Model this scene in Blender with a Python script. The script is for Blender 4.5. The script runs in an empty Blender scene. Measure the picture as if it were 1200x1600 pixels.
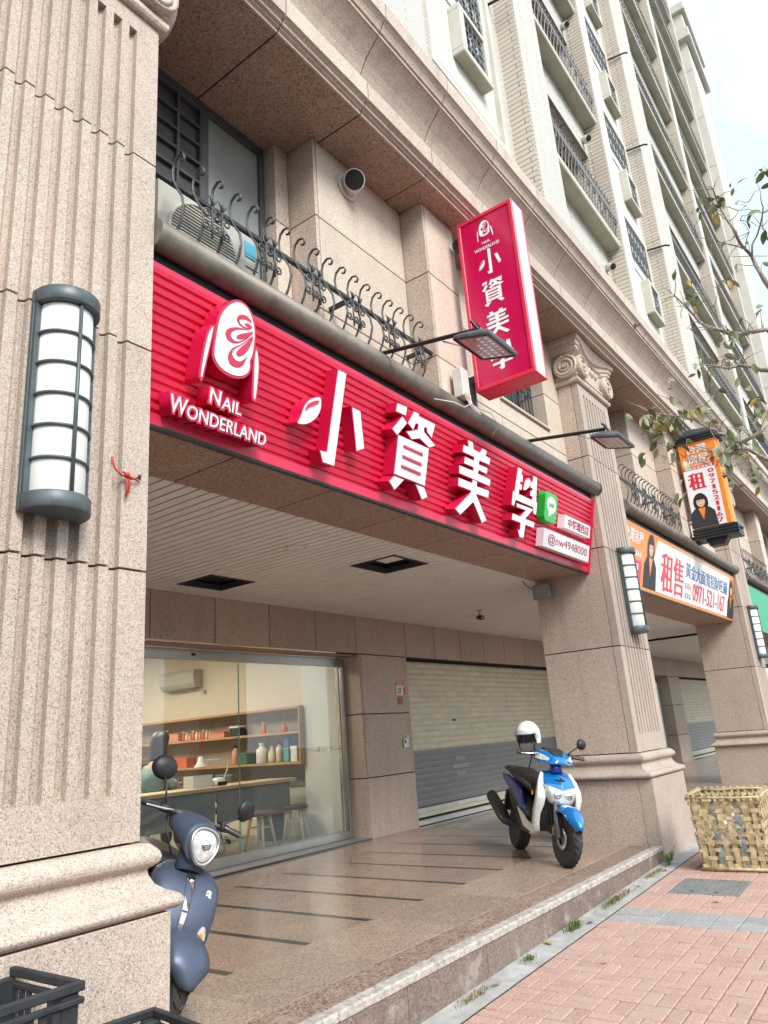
import bpy, bmesh, math, random
from mathutils import Vector, Matrix
R = math.radians
rnd = random.Random(7)
scene = bpy.context.scene
COL = scene.collection

# ------------------------------------------------------------------ camera
cam_d = bpy.data.cameras.new('camera')
cam = bpy.data.objects.new('camera', cam_d); COL.objects.link(cam)
scene.camera = cam
_y, _p, _r = 0.948794, 0.298432, -0.0752397
_f = Vector((math.sin(_y)*math.cos(_p), math.cos(_y)*math.cos(_p), math.sin(_p)))
_r0 = Vector((math.cos(_y), -math.sin(_y), 0)); _u0 = _r0.cross(_f)
_r2 = _r0*math.cos(_r) + _u0*math.sin(_r); _u2 = -_r0*math.sin(_r) + _u0*math.cos(_r)
cam.matrix_world = Matrix(((_r2.x, _u2.x, -_f.x, 0), (_r2.y, _u2.y, -_f.y, 0), (_r2.z, _u2.z, -_f.z, 1.52), (0, 0, 0, 1)))
cam_d.sensor_fit = 'VERTICAL'; cam_d.sensor_height = 24.0; cam_d.sensor_width = 18.0
cam_d.lens = 1151.8/1600*24.0
cam_d.clip_start = 0.05; cam_d.clip_end = 2000

# ------------------------------------------------------------------ world, sun, exposure
SUN_EL, SUN_AZ = 40.0, 205.0        # azimuth clockwise from +Y: the sun stands over the street, behind thin cloud
w = bpy.data.worlds.new('World'); scene.world = w; w.use_nodes = True
nt = w.node_tree; nt.nodes.clear()
sky = nt.nodes.new('ShaderNodeTexSky'); sky.sky_type = 'NISHITA'; sky.sun_disc = False
sky.sun_elevation = R(SUN_EL); sky.sun_rotation = R(SUN_AZ); sky.air_density = 1.0; sky.dust_density = 3.0; sky.ozone_density = 1.0
tc = nt.nodes.new('ShaderNodeTexCoord')
cn = nt.nodes.new('ShaderNodeTexNoise'); cn.inputs['Scale'].default_value = 3.0; cn.inputs['Detail'].default_value = 5
cr = nt.nodes.new('ShaderNodeValToRGB'); cr.color_ramp.elements[0].position = 0.44; cr.color_ramp.elements[0].color = (3.0, 3.75, 4.1, 1)
cr.color_ramp.elements[1].position = 0.66; cr.color_ramp.elements[1].color = (7.2, 7.6, 7.7, 1)
mx = nt.nodes.new('ShaderNodeMix'); mx.data_type = 'RGBA'; mx.inputs[0].default_value = 0.86   # thin cloud over most of the sky
bg = nt.nodes.new('ShaderNodeBackground'); bg.inputs['Strength'].default_value = 0.118
out = nt.nodes.new('ShaderNodeOutputWorld')
nt.links.new(tc.outputs['Generated'], cn.inputs['Vector']); nt.links.new(cn.outputs[0], cr.inputs[0])
nt.links.new(sky.outputs[0], mx.inputs[6]); nt.links.new(cr.outputs[0], mx.inputs[7])
nt.links.new(mx.outputs[2], bg.inputs[0]); nt.links.new(bg.outputs[0], out.inputs[0])
sun_d = bpy.data.lights.new('sun', 'SUN'); sun_d.energy = 1.5; sun_d.angle = R(24); sun_d.color = (1, 0.97, 0.92)
sun = bpy.data.objects.new('sun', sun_d); COL.objects.link(sun)
_sd = Vector((math.sin(R(SUN_AZ))*math.cos(R(SUN_EL)), math.cos(R(SUN_AZ))*math.cos(R(SUN_EL)), math.sin(R(SUN_EL))))
sun.rotation_euler = _sd.to_track_quat('Z', 'Y').to_euler(); sun.location = (0, -12, 25)
vs = scene.view_settings; vs.view_transform = 'Standard'; vs.look = 'None'; vs.gamma = 1.0; vs.exposure = 1.47; vs.use_curve_mapping = False
scene.render.engine = 'CYCLES'
cy = scene.cycles; cy.max_bounces = 10; cy.diffuse_bounces = 8; cy.glossy_bounces = 3; cy.transmission_bounces = 4; cy.transparent_max_bounces = 8
cy.use_denoising = True; cy.sample_clamp_indirect = 6.0; cy.caustics_reflective = False; cy.caustics_refractive = False
try: cy.denoiser = 'OPENIMAGEDENOISE'
except Exception: pass

# ------------------------------------------------------------------ materials
MATS = {}
def new_mat(name):
    m = bpy.data.materials.new(name); m.use_nodes = True
    MATS[name] = m
    return m, m.node_tree, m.node_tree.nodes['Principled BSDF']
def lk(t, a, b): t.links.new(a, b)
def coords(t, rand=True, scale=1.0):
    tc = t.nodes.new('ShaderNodeTexCoord')
    if not rand: return tc.outputs['Object']
    oi = t.nodes.new('ShaderNodeObjectInfo')
    mu = t.nodes.new('ShaderNodeMath'); mu.operation = 'MULTIPLY'; mu.inputs[1].default_value = 37.0
    ad = t.nodes.new('ShaderNodeVectorMath'); ad.operation = 'ADD'
    lk(t, oi.outputs['Random'], mu.inputs[0]); lk(t, tc.outputs['Object'], ad.inputs[0]); lk(t, mu.outputs[0], ad.inputs[1])
    return ad.outputs[0]
def noise(t, vec, scale, detail=4, rough=0.55):
    n = t.nodes.new('ShaderNodeTexNoise'); n.inputs['Scale'].default_value = scale; n.inputs['Detail'].default_value = detail
    n.inputs['Roughness'].default_value = rough; lk(t, vec, n.inputs['Vector']); return n.outputs[0]
def ramp(t, fac, stops, interp='LINEAR'):
    r = t.nodes.new('ShaderNodeValToRGB'); r.color_ramp.interpolation = interp
    el = r.color_ramp.elements
    while len(el) < len(stops): el.new(0.5)
    for e, (p, c) in zip(el, stops): e.position = p; e.color = (*c, 1)
    lk(t, fac, r.inputs[0]); return r.outputs[0]
def mixc(t, fac, a, b, mode='MIX'):
    m = t.nodes.new('ShaderNodeMix'); m.data_type = 'RGBA'; m.blend_type = mode
    for i, s in ((0, fac), (6, a), (7, b)):
        if isinstance(s, (int, float)): m.inputs[i].default_value = s
        elif isinstance(s, tuple): m.inputs[i].default_value = (*s, 1)
        else: lk(t, s, m.inputs[i])
    return m.outputs[2]
def bump(t, h, strength, dist, bsdf):
    b = t.nodes.new('ShaderNodeBump'); b.inputs['Strength'].default_value = strength; b.inputs['Distance'].default_value = dist
    lk(t, h, b.inputs['Height']); lk(t, b.outputs[0], bsdf.inputs['Normal'])
def granite(name, tones, scale=120, rough=0.6, bmp=0.25, tint=0.18, wear=None, spec=0.4, stain=None, streak=0.0):
    m, t, b = new_mat(name); v = coords(t)
    vo = t.nodes.new('ShaderNodeTexVoronoi'); vo.inputs['Scale'].default_value = scale; vo.inputs['Randomness'].default_value = 1
    dn = t.nodes.new('ShaderNodeTexNoise'); dn.inputs['Scale'].default_value = scale*0.8
    sc = t.nodes.new('ShaderNodeVectorMath'); sc.operation = 'SCALE'; sc.inputs['Scale'].default_value = 1.6/scale
    ad = t.nodes.new('ShaderNodeVectorMath'); ad.operation = 'ADD'
    lk(t, v, dn.inputs['Vector']); lk(t, dn.outputs['Color'], sc.inputs[0]); lk(t, v, ad.inputs[0]); lk(t, sc.outputs[0], ad.inputs[1]); lk(t, ad.outputs[0], vo.inputs['Vector'])
    sp = t.nodes.new('ShaderNodeSeparateColor'); lk(t, vo.outputs['Color'], sp.inputs[0])
    col = ramp(t, sp.outputs[0], tones, 'CONSTANT')
    big = noise(t, v, 2.3, 5); col = mixc(t, tint, col, ramp(t, big, [(0.3, tuple(c*0.72 for c in tones[1][1])), (0.7, tuple(min(1, c*1.12) for c in tones[1][1]))]), 'MIX')
    oi = t.nodes.new('ShaderNodeObjectInfo'); hv = t.nodes.new('ShaderNodeHueSaturation')
    mr = t.nodes.new('ShaderNodeMapRange'); mr.inputs[3].default_value = 0.92; mr.inputs[4].default_value = 1.06
    lk(t, oi.outputs['Random'], mr.inputs[0]); lk(t, mr.outputs[0], hv.inputs['Value']); lk(t, col, hv.inputs['Color']); col = hv.outputs[0]
    if stain:
        sn = noise(t, v, stain[0], 6, 0.65); col = mixc(t, ramp(t, sn, [(stain[1], (0, 0, 0)), (stain[1]+0.16, (stain[3],)*3)]), col, stain[2])
    if streak:      # rain streaks running down the stone
        mp = t.nodes.new('ShaderNodeMapping'); mp.inputs['Scale'].default_value = (7.0, 7.0, 0.55); lk(t, v, mp.inputs['Vector'])
        st = noise(t, mp.outputs[0], 1.0, 5, 0.6); col = mixc(t, ramp(t, st, [(0.52, (0, 0, 0)), (0.72, (streak,)*3)]), col, tuple(c*0.45 for c in tones[1][1]))
    lk(t, col, b.inputs['Base Color'])
    b.inputs['Specular IOR Level'].default_value = spec
    if wear:
        rn = noise(t, v, wear[0], 4); lk(t, ramp(t, rn, [(0.3, (rough,)*3), (0.75, (wear[1],)*3)]), b.inputs['Roughness'])
    else: b.inputs['Roughness'].default_value = rough
    if bmp: bump(t, sp.outputs[1], bmp, 0.002, b)
    return m
def plain(name, col, rough=0.5, metal=0.0, var=0.12, vscale=6, bmp=0.0, bscale=60, coat=0.0, spec=0.5, dirt=None, emit=None):
    m, t, b = new_mat(name); v = coords(t)
    n = noise(t, v, vscale, 5)
    c = ramp(t, n, [(0.3, tuple(max(0, x*(1-var)) for x in col)), (0.7, tuple(min(1, x*(1+var)) for x in col))])
    if dirt:
        n2 = noise(t, v, dirt[0], 6, 0.7); c = mixc(t, ramp(t, n2, [(dirt[1], (0, 0, 0)), (min(1, dirt[1]+0.2), (dirt[3],)*3)]), c, dirt[2])
    lk(t, c, b.inputs['Base Color'])
    lk(t, ramp(t, n, [(0.25, (max(0, rough-0.06),)*3), (0.75, (min(1, rough+0.08),)*3)]), b.inputs['Roughness'])
    b.inputs['Metallic'].default_value = metal; b.inputs['Coat Weight'].default_value = coat; b.inputs['Coat Roughness'].default_value = 0.08
    b.inputs['Specular IOR Level'].default_value = spec
    if bmp: bump(t, noise(t, v, bscale, 4), bmp, 0.004, b)
    if emit: b.inputs['Emission Color'].default_value = (*emit[0], 1); b.inputs['Emission Strength'].default_value = emit[1]
    return m
def glass_mat(name, tint=(0.86, 0.93, 0.91), refl=1.0, rough=0.0):
    m = bpy.data.materials.new(name); m.use_nodes = True; MATS[name] = m
    t = m.node_tree; t.nodes.clear()
    o = t.nodes.new('ShaderNodeOutputMaterial'); tr = t.nodes.new('ShaderNodeBsdfTransparent'); tr.inputs[0].default_value = (*tint, 1)
    gl = t.nodes.new('ShaderNodeBsdfGlossy'); gl.inputs['Roughness'].default_value = rough; gl.inputs['Color'].default_value = (refl, refl, refl, 1)
    fr = t.nodes.new('ShaderNodeFresnel')
    ge = t.nodes.new('ShaderNodeNewGeometry'); ir = t.nodes.new('ShaderNodeMapRange'); ir.inputs[3].default_value = 1.5; ir.inputs[4].default_value = 1/1.5
    lk(t, ge.outputs['Backfacing'], ir.inputs[0]); lk(t, ir.outputs[0], fr.inputs['IOR'])      # a thin pane: the same reflection entering and leaving
    mx = t.nodes.new('ShaderNodeMixShader'); lk(t, fr.outputs[0], mx.inputs[0]); lk(t, tr.outputs[0], mx.inputs[1]); lk(t, gl.outputs[0], mx.inputs[2])
    lk(t, mx.outputs[0], o.inputs[0]); return m
PK = [(0.0, (0.13, 0.105, 0.09)), (0.09, (0.43, 0.345, 0.285)), (0.45, (0.535, 0.45, 0.385)), (0.74, (0.64, 0.57, 0.51)), (0.93, (0.28, 0.215, 0.18))]
granite('granite_front', PK, 240, 0.62, 0.0, 0.35, streak=0.22, stain=(1.3, 0.60, (0.34, 0.275, 0.225), 0.3))
granite('granite_panel', [(0.0, (0.16, 0.115, 0.09)), (0.09, (0.47, 0.37, 0.305)), (0.5, (0.58, 0.485, 0.41)), (0.82, (0.67, 0.585, 0.515)), (0.94, (0.30, 0.215, 0.17))], 180, 0.5, 0.0, 0.25, streak=0.2, stain=(1.7, 0.62, (0.33, 0.27, 0.21), 0.35))
granite('granite_pale', [(0.0, (0.28, 0.225, 0.185)), (0.08, (0.55, 0.455, 0.37)), (0.45, (0.64, 0.55, 0.46)), (0.8, (0.73, 0.65, 0.57))], 180, 0.55, 0.0, 0.3, streak=0.2)
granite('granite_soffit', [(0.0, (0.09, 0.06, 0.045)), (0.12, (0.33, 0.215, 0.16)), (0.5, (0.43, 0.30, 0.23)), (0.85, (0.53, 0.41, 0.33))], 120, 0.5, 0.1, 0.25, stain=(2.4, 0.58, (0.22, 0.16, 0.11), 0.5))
granite('granite_cornice', [(0.0, (0.24, 0.185, 0.15)), (0.10, (0.49, 0.395, 0.325)), (0.5, (0.60, 0.505, 0.43)), (0.85, (0.70, 0.62, 0.545))], 180, 0.55, 0.0, 0.3, streak=0.35, stain=(3.2, 0.60, (0.36, 0.29, 0.24), 0.4))
granite('granite_floor', [(0.0, (0.10, 0.065, 0.05)), (0.12, (0.29, 0.205, 0.16)), (0.5, (0.365, 0.27, 0.215)), (0.85, (0.45, 0.36, 0.30))], 130, 0.10, 0.0, 0.35, wear=(3.5, 0.24), spec=0.6, stain=(5, 0.60, (0.36, 0.29, 0.23), 0.45))
granite('granite_band', [(0.0, (0.10, 0.065, 0.05)), (0.12, (0.295, 0.215, 0.17)), (0.5, (0.37, 0.28, 0.23)), (0.85, (0.46, 0.375, 0.315))], 130, 0.26, 0.05, 0.3, stain=(6, 0.55, (0.44, 0.37, 0.31), 0.5))
granite('granite_rough', [(0.0, (0.09, 0.055, 0.045)), (0.22, (0.22, 0.15, 0.115)), (0.5, (0.29, 0.205, 0.16)), (0.8, (0.38, 0.29, 0.235))], 80, 0.6, 0.3, 0.3, stain=(5, 0.55, (0.40, 0.34, 0.29), 0.5))
granite('granite_kerb', [(0.0, (0.11, 0.08, 0.07)), (0.2, (0.18, 0.135, 0.115)), (0.5, (0.225, 0.175, 0.15)), (0.8, (0.29, 0.235, 0.205))], 110, 0.65, 0.2, 0.35, streak=0.3, stain=(6, 0.54, (0.44, 0.40, 0.36), 0.6))
plain('kerb_edge', (0.42, 0.395, 0.36), 0.85, var=0.25, vscale=22, bmp=0.9, bscale=55, dirt=(26, 0.47, (0.20, 0.145, 0.115), 0.8))
plain('joint', (0.035, 0.028, 0.024), 0.9)
plain('black_stone', (0.035, 0.036, 0.038), 0.14, spec=0.6, var=0.3, vscale=30)
granite('paver_red', [(0.0, (0.31, 0.18, 0.145)), (0.15, (0.45, 0.285, 0.24)), (0.55, (0.49, 0.335, 0.285)), (0.85, (0.54, 0.405, 0.355))], 180, 0.85, 0.3, 0.35, stain=(2.2, 0.50, (0.40, 0.335, 0.29), 0.55))
granite('paver_grey', [(0.0, (0.16, 0.165, 0.17)), (0.2, (0.32, 0.325, 0.325)), (0.6, (0.40, 0.40, 0.39))], 160, 0.88, 0.5, 0.35, stain=(6, 0.58, (0.24, 0.24, 0.23), 0.5))
plain('sand_joint', (0.16, 0.125, 0.10), 0.95, var=0.3, vscale=9, bmp=0.6, bscale=160)
plain('concrete', (0.36, 0.36, 0.35), 0.9, var=0.25, vscale=7, bmp=0.5, bscale=70, dirt=(10, 0.58, (0.17, 0.16, 0.14), 0.6))
plain('asphalt', (0.085, 0.085, 0.086), 0.9, var=0.25, vscale=40, bmp=0.7, bscale=180)
plain('ceil_white', (0.80, 0.81, 0.79), 0.42, var=0.06, vscale=3, dirt=(1.6, 0.60, (0.60, 0.58, 0.54), 0.35))
plain('dark_void', (0.012, 0.011, 0.010), 0.9)
plain('sign_red', (0.70, 0.022, 0.085), 0.38, var=0.07, vscale=3, coat=0.15, dirt=(5, 0.66, (0.38, 0.02, 0.05), 0.4))
plain('letter_red', (0.56, 0.008, 0.060), 0.32, var=0.05, coat=0.2)
plain('box_red', (0.55, 0.003, 0.075), 0.22, var=0.03, coat=0.4)
plain('frame_red', (0.70, 0.03, 0.075), 0.3, var=0.05)
plain('panel_pink', (0.78, 0.57, 0.63), 0.35, var=0.05, dirt=(7, 0.64, (0.75, 0.25, 0.36), 0.5))
plain('letter_white', (0.84, 0.87, 0.90), 0.35, var=0.03)
plain('plate_white', (0.80, 0.77, 0.79), 0.4, var=0.04)
plain('line_green', (0.010, 0.46, 0.055), 0.35, var=0.04)
plain('text_maroon', (0.36, 0.02, 0.07), 0.5)
plain('pipe', (0.165, 0.145, 0.122), 0.5, metal=0.3, var=0.28, vscale=9, bmp=0.2, dirt=(6, 0.55, (0.29, 0.24, 0.20), 0.6))
plain('iron', (0.075, 0.078, 0.080), 0.5, metal=0.3, var=0.35, vscale=30, dirt=(24, 0.58, (0.30, 0.30, 0.295), 0.65))
plain('lamp_black', (0.025, 0.027, 0.03), 0.42, metal=0.2, var=0.2)
plain('lamp_grey', (0.085, 0.105, 0.115), 0.45, metal=0.3, var=0.22, vscale=12, dirt=(30, 0.62, (0.26, 0.28, 0.28), 0.6))
plain('lamp_diffuser', (0.78, 0.80, 0.77), 0.45, var=0.05, vscale=8, dirt=(9, 0.60, (0.62, 0.61, 0.54), 0.5))
plain('alu', (0.46, 0.455, 0.43), 0.34, metal=0.75, var=0.1)
plain('steel_bright', (0.62, 0.62, 0.60), 0.22, metal=0.9, var=0.08)
plain('win_frame', (0.085, 0.085, 0.088), 0.45, metal=0.3, var=0.15)
plain('louvre', (0.055, 0.055, 0.057), 0.4, var=0.2)
plain('frosted', (0.27, 0.285, 0.28), 0.22, var=0.25, vscale=1.6, spec=0.7)
plain('ac_white', (0.40, 0.385, 0.345), 0.5, var=0.06, dirt=(8, 0.62, (0.48, 0.45, 0.39), 0.4))
plain('ac_grille', (0.20, 0.185, 0.15), 0.6, var=0.15)
plain('ac_label', (0.05, 0.33, 0.48), 0.5)
plain('shutter_cream', (0.66, 0.625, 0.49), 0.45, var=0.12, vscale=4, dirt=(3, 0.56, (0.40, 0.36, 0.25), 0.5))
plain('shutter_grey', (0.21, 0.215, 0.22), 0.42, var=0.1, vscale=5, dirt=(9, 0.66, (0.33, 0.34, 0.34), 0.5))
plain('shutter_bar', (0.66, 0.65, 0.60), 0.4, var=0.08)
plain('pvc', (0.60, 0.575, 0.53), 0.45, var=0.1)
plain('cable_white', (0.68, 0.66, 0.60), 0.55)
plain('rubber', (0.034, 0.034, 0.035), 0.75, var=0.35, vscale=14, dirt=(20, 0.55, (0.10, 0.095, 0.088), 0.5))
plain('plastic_black', (0.016, 0.016, 0.018), 0.5, var=0.25, vscale=10)
plain('crate_black', (0.020, 0.023, 0.027), 0.6, var=0.4, vscale=14, dirt=(26, 0.60, (0.13, 0.13, 0.125), 0.6))
plain('navy_matt', (0.078, 0.098, 0.150), 0.42, metal=0.35, var=0.05, spec=0.5, dirt=(30, 0.72, (0.16, 0.17, 0.20), 0.35))
plain('blue_paint', (0.006, 0.19, 0.56), 0.2, metal=0.35, var=0.05, coat=0.8)
plain('blue_dark', (0.010, 0.030, 0.26), 0.24, metal=0.35, var=0.05, coat=0.7)
plain('white_paint', (0.76, 0.765, 0.755), 0.28, var=0.03, coat=0.5, dirt=(16, 0.70, (0.5, 0.48, 0.44), 0.4))
plain('chrome', (0.74, 0.74, 0.74), 0.10, metal=1.0, var=0.02)
plain('fork_grey', (0.14, 0.145, 0.15), 0.4, metal=0.5)
plain('caliper', (0.42, 0.30, 0.10), 0.4, metal=0.7)
plain('seat_vinyl', (0.014, 0.014, 0.015), 0.38, bmp=0.3, bscale=220)
plain('lens_white', (0.66, 0.69, 0.70), 0.12, metal=0.35, var=0.22, vscale=40, coat=1.0)
plain('lens_amber', (0.80, 0.30, 0.02), 0.2, coat=0.7)
plain('bamboo', (0.44, 0.345, 0.195), 0.55, var=0.35, vscale=18, dirt=(14, 0.60, (0.20, 0.155, 0.10), 0.6))
plain('bamboo_blue', (0.20, 0.225, 0.23), 0.6, var=0.5, vscale=30, dirt=(24, 0.5, (0.42, 0.33, 0.17), 0.8))
plain('rag_white', (0.66, 0.66, 0.64), 0.8, var=0.15)
plain('bark', (0.27, 0.24, 0.205), 0.85, var=0.4, vscale=22, bmp=0.9, bscale=45)
plain('leaf_green', (0.13, 0.17, 0.065), 0.42, var=0.3, vscale=3)
plain('leaf_pale', (0.30, 0.33, 0.205), 0.45, var=0.25, vscale=3)
plain('leaf_yellow', (0.36, 0.25, 0.045), 0.5, var=0.25, vscale=4)
plain('weed_green', (0.12, 0.165, 0.035), 0.6, var=0.3)
plain('weed_dry', (0.26, 0.215, 0.11), 0.75, var=0.3)
plain('orange', (0.80, 0.235, 0.025), 0.38, var=0.05)
plain('banner_white', (0.77, 0.80, 0.83), 0.45, var=0.03)
plain('banner_red', (0.66, 0.018, 0.035), 0.45, var=0.04)
plain('banner_blue', (0.035, 0.09, 0.30), 0.45)
plain('banner_green', (0.03, 0.42, 0.20), 0.45, var=0.15)
plain('skin_print', (0.66, 0.44, 0.34), 0.5)
plain('hair', (0.014, 0.011, 0.010), 0.45)
plain('suit', (0.022, 0.024, 0.028), 0.6)
plain('skin', (0.56, 0.36, 0.27), 0.5, var=0.05)
plain('sweater', (0.21, 0.33, 0.335), 0.9, var=0.2, vscale=12, bmp=0.6, bscale=90)
plain('trousers', (0.04, 0.045, 0.055), 0.85)
plain('wall_cream', (0.62, 0.57, 0.46), 0.8, var=0.03)
plain('wall_white', (0.66, 0.65, 0.60), 0.8, var=0.03)
plain('wood_light', (0.64, 0.49, 0.30), 0.5, var=0.12, vscale=5)
plain('wood_shelf', (0.44, 0.245, 0.10), 0.5, var=0.14, vscale=5)
plain('shelf_back', (0.30, 0.265, 0.225), 0.7)
plain('panel_grey', (0.24, 0.25, 0.255), 0.35, var=0.1)
plain('stool_seat', (0.085, 0.088, 0.09), 0.5)
plain('floor_grey', (0.22, 0.215, 0.20), 0.4, var=0.12)
plain('paper', (0.72, 0.70, 0.66), 0.7)
plain('box_orange', (0.62, 0.12, 0.03), 0.6); plain('box_teal', (0.10, 0.36, 0.34), 0.5); plain('box_blue', (0.06, 0.12, 0.36), 0.5)
plain('box_pink', (0.60, 0.27, 0.19), 0.6); plain('bottle_cream', (0.62, 0.54, 0.40), 0.4); plain('box_green', (0.05, 0.15, 0.09), 0.6)
plain('lamp_lit', (0.9, 0.9, 0.86), 0.4, emit=((1, 0.95, 0.86), 6.0))
plain('ceiling_lit', (0.9, 0.9, 0.86), 0.4, emit=((1, 0.90, 0.76), 11.0))
plain('rope_red', (0.46, 0.05, 0.04), 0.8, var=0.3, vscale=40)
plain('plate_orange', (0.42, 0.13, 0.035), 0.5, var=0.15)
plain('plate_ink', (0.10, 0.07, 0.08), 0.6)
plain('iron_cover', (0.25, 0.27, 0.265), 0.6, metal=0.5, var=0.2, vscale=16, bmp=0.4, bscale=90)
plain('stencil', (0.50, 0.51, 0.51), 0.6, var=0.3, vscale=40)
plain('tower_white', (0.58, 0.555, 0.505), 0.7, var=0.07, vscale=1.5, dirt=(1.1, 0.60, (0.52, 0.51, 0.46), 0.35))
plain('tower_trim', (0.55, 0.53, 0.475), 0.75, var=0.08, vscale=2, dirt=(3, 0.60, (0.44, 0.41, 0.34), 0.4))
plain('tower_box', (0.54, 0.53, 0.47), 0.75, var=0.08, vscale=2)
plain('slab_olive', (0.44, 0.42, 0.33), 0.8, var=0.2, vscale=2.5, dirt=(2.5, 0.54, (0.28, 0.26, 0.19), 0.6))
plain('recess_brown', (0.185, 0.145, 0.11), 0.7, var=0.12)
plain('window_dark', (0.035, 0.045, 0.058), 0.08, var=0.2, spec=0.8)
plain('window_teal', (0.085, 0.12, 0.13), 0.06, var=0.2, vscale=2, spec=0.8)
plain('grille_pale', (0.21, 0.22, 0.225), 0.5, metal=0.3)
glass_mat('shop_glass', (0.965, 0.985, 0.975), 1.0)
glass_mat('visor', (0.75, 0.78, 0.78), 1.0)
def tile_course(name, c1, c2, joint, ph, pw, vertical=False, flat=False):
    """tiles too small and far to build: courses of split-face tile with darker joints"""
    m, t, b = new_mat(name); v = coords(t, rand=False)
    br = t.nodes.new('ShaderNodeTexBrick'); br.inputs['Scale'].default_value = 1.0; br.offset = 0.0 if vertical else 0.5
    br.inputs['Color1'].default_value = (*c1, 1); br.inputs['Color2'].default_value = (*c2, 1); br.inputs['Mortar'].default_value = (*joint, 1)
    br.inputs['Mortar Size'].default_value = ph*0.10; br.inputs['Mortar Smooth'].default_value = 0.2; br.inputs['Brick Width'].default_value = pw; br.inputs['Row Height'].default_value = ph
    sp = t.nodes.new('ShaderNodeSeparateXYZ'); cb = t.nodes.new('ShaderNodeCombineXYZ'); ad = t.nodes.new('ShaderNodeMath'); ad.operation = 'ADD'
    lk(t, v, sp.inputs[0]); lk(t, sp.outputs[0], ad.inputs[0]); lk(t, sp.outputs[1], ad.inputs[1])
    if flat: lk(t, sp.outputs[0], cb.inputs[0]); lk(t, sp.outputs[1], cb.inputs[1]); br.offset = 0.0
    elif vertical: lk(t, sp.outputs[2], cb.inputs[0]); lk(t, ad.outputs[0], cb.inputs[1])
    else: lk(t, ad.outputs[0], cb.inputs[0]); lk(t, sp.outputs[2], cb.inputs[1])
    lk(t, cb.outputs[0], br.inputs['Vector'])
    n = noise(t, v, 1.3, 5); c = mixc(t, ramp(t, n, [(0.55, (0, 0, 0)), (0.8, (0.3,)*3)]), br.outputs[0], tuple(x*0.75 for x in c1))
    lk(t, c, b.inputs['Base Color']); b.inputs['Roughness'].default_value = 0.7
    bp = t.nodes.new('ShaderNodeBump'); bp.invert = True; bp.inputs['Strength'].default_value = 0.5; bp.inputs['Distance'].default_value = 0.01
    lk(t, br.outputs[1], bp.inputs['Height']); lk(t, bp.outputs[0], b.inputs['Normal']); return m
tile_course('tile_beige', (0.54, 0.475, 0.405), (0.58, 0.51, 0.44), (0.24, 0.19, 0.155), 0.085, 0.60)
tile_course('tile_white', (0.59, 0.57, 0.52), (0.565, 0.545, 0.495), (0.25, 0.235, 0.21), 0.07, 0.9)
tile_course('tile_brown', (0.42, 0.335, 0.265), (0.44, 0.355, 0.28), (0.11, 0.08, 0.06), 0.20, 0.55, False, True)

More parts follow.
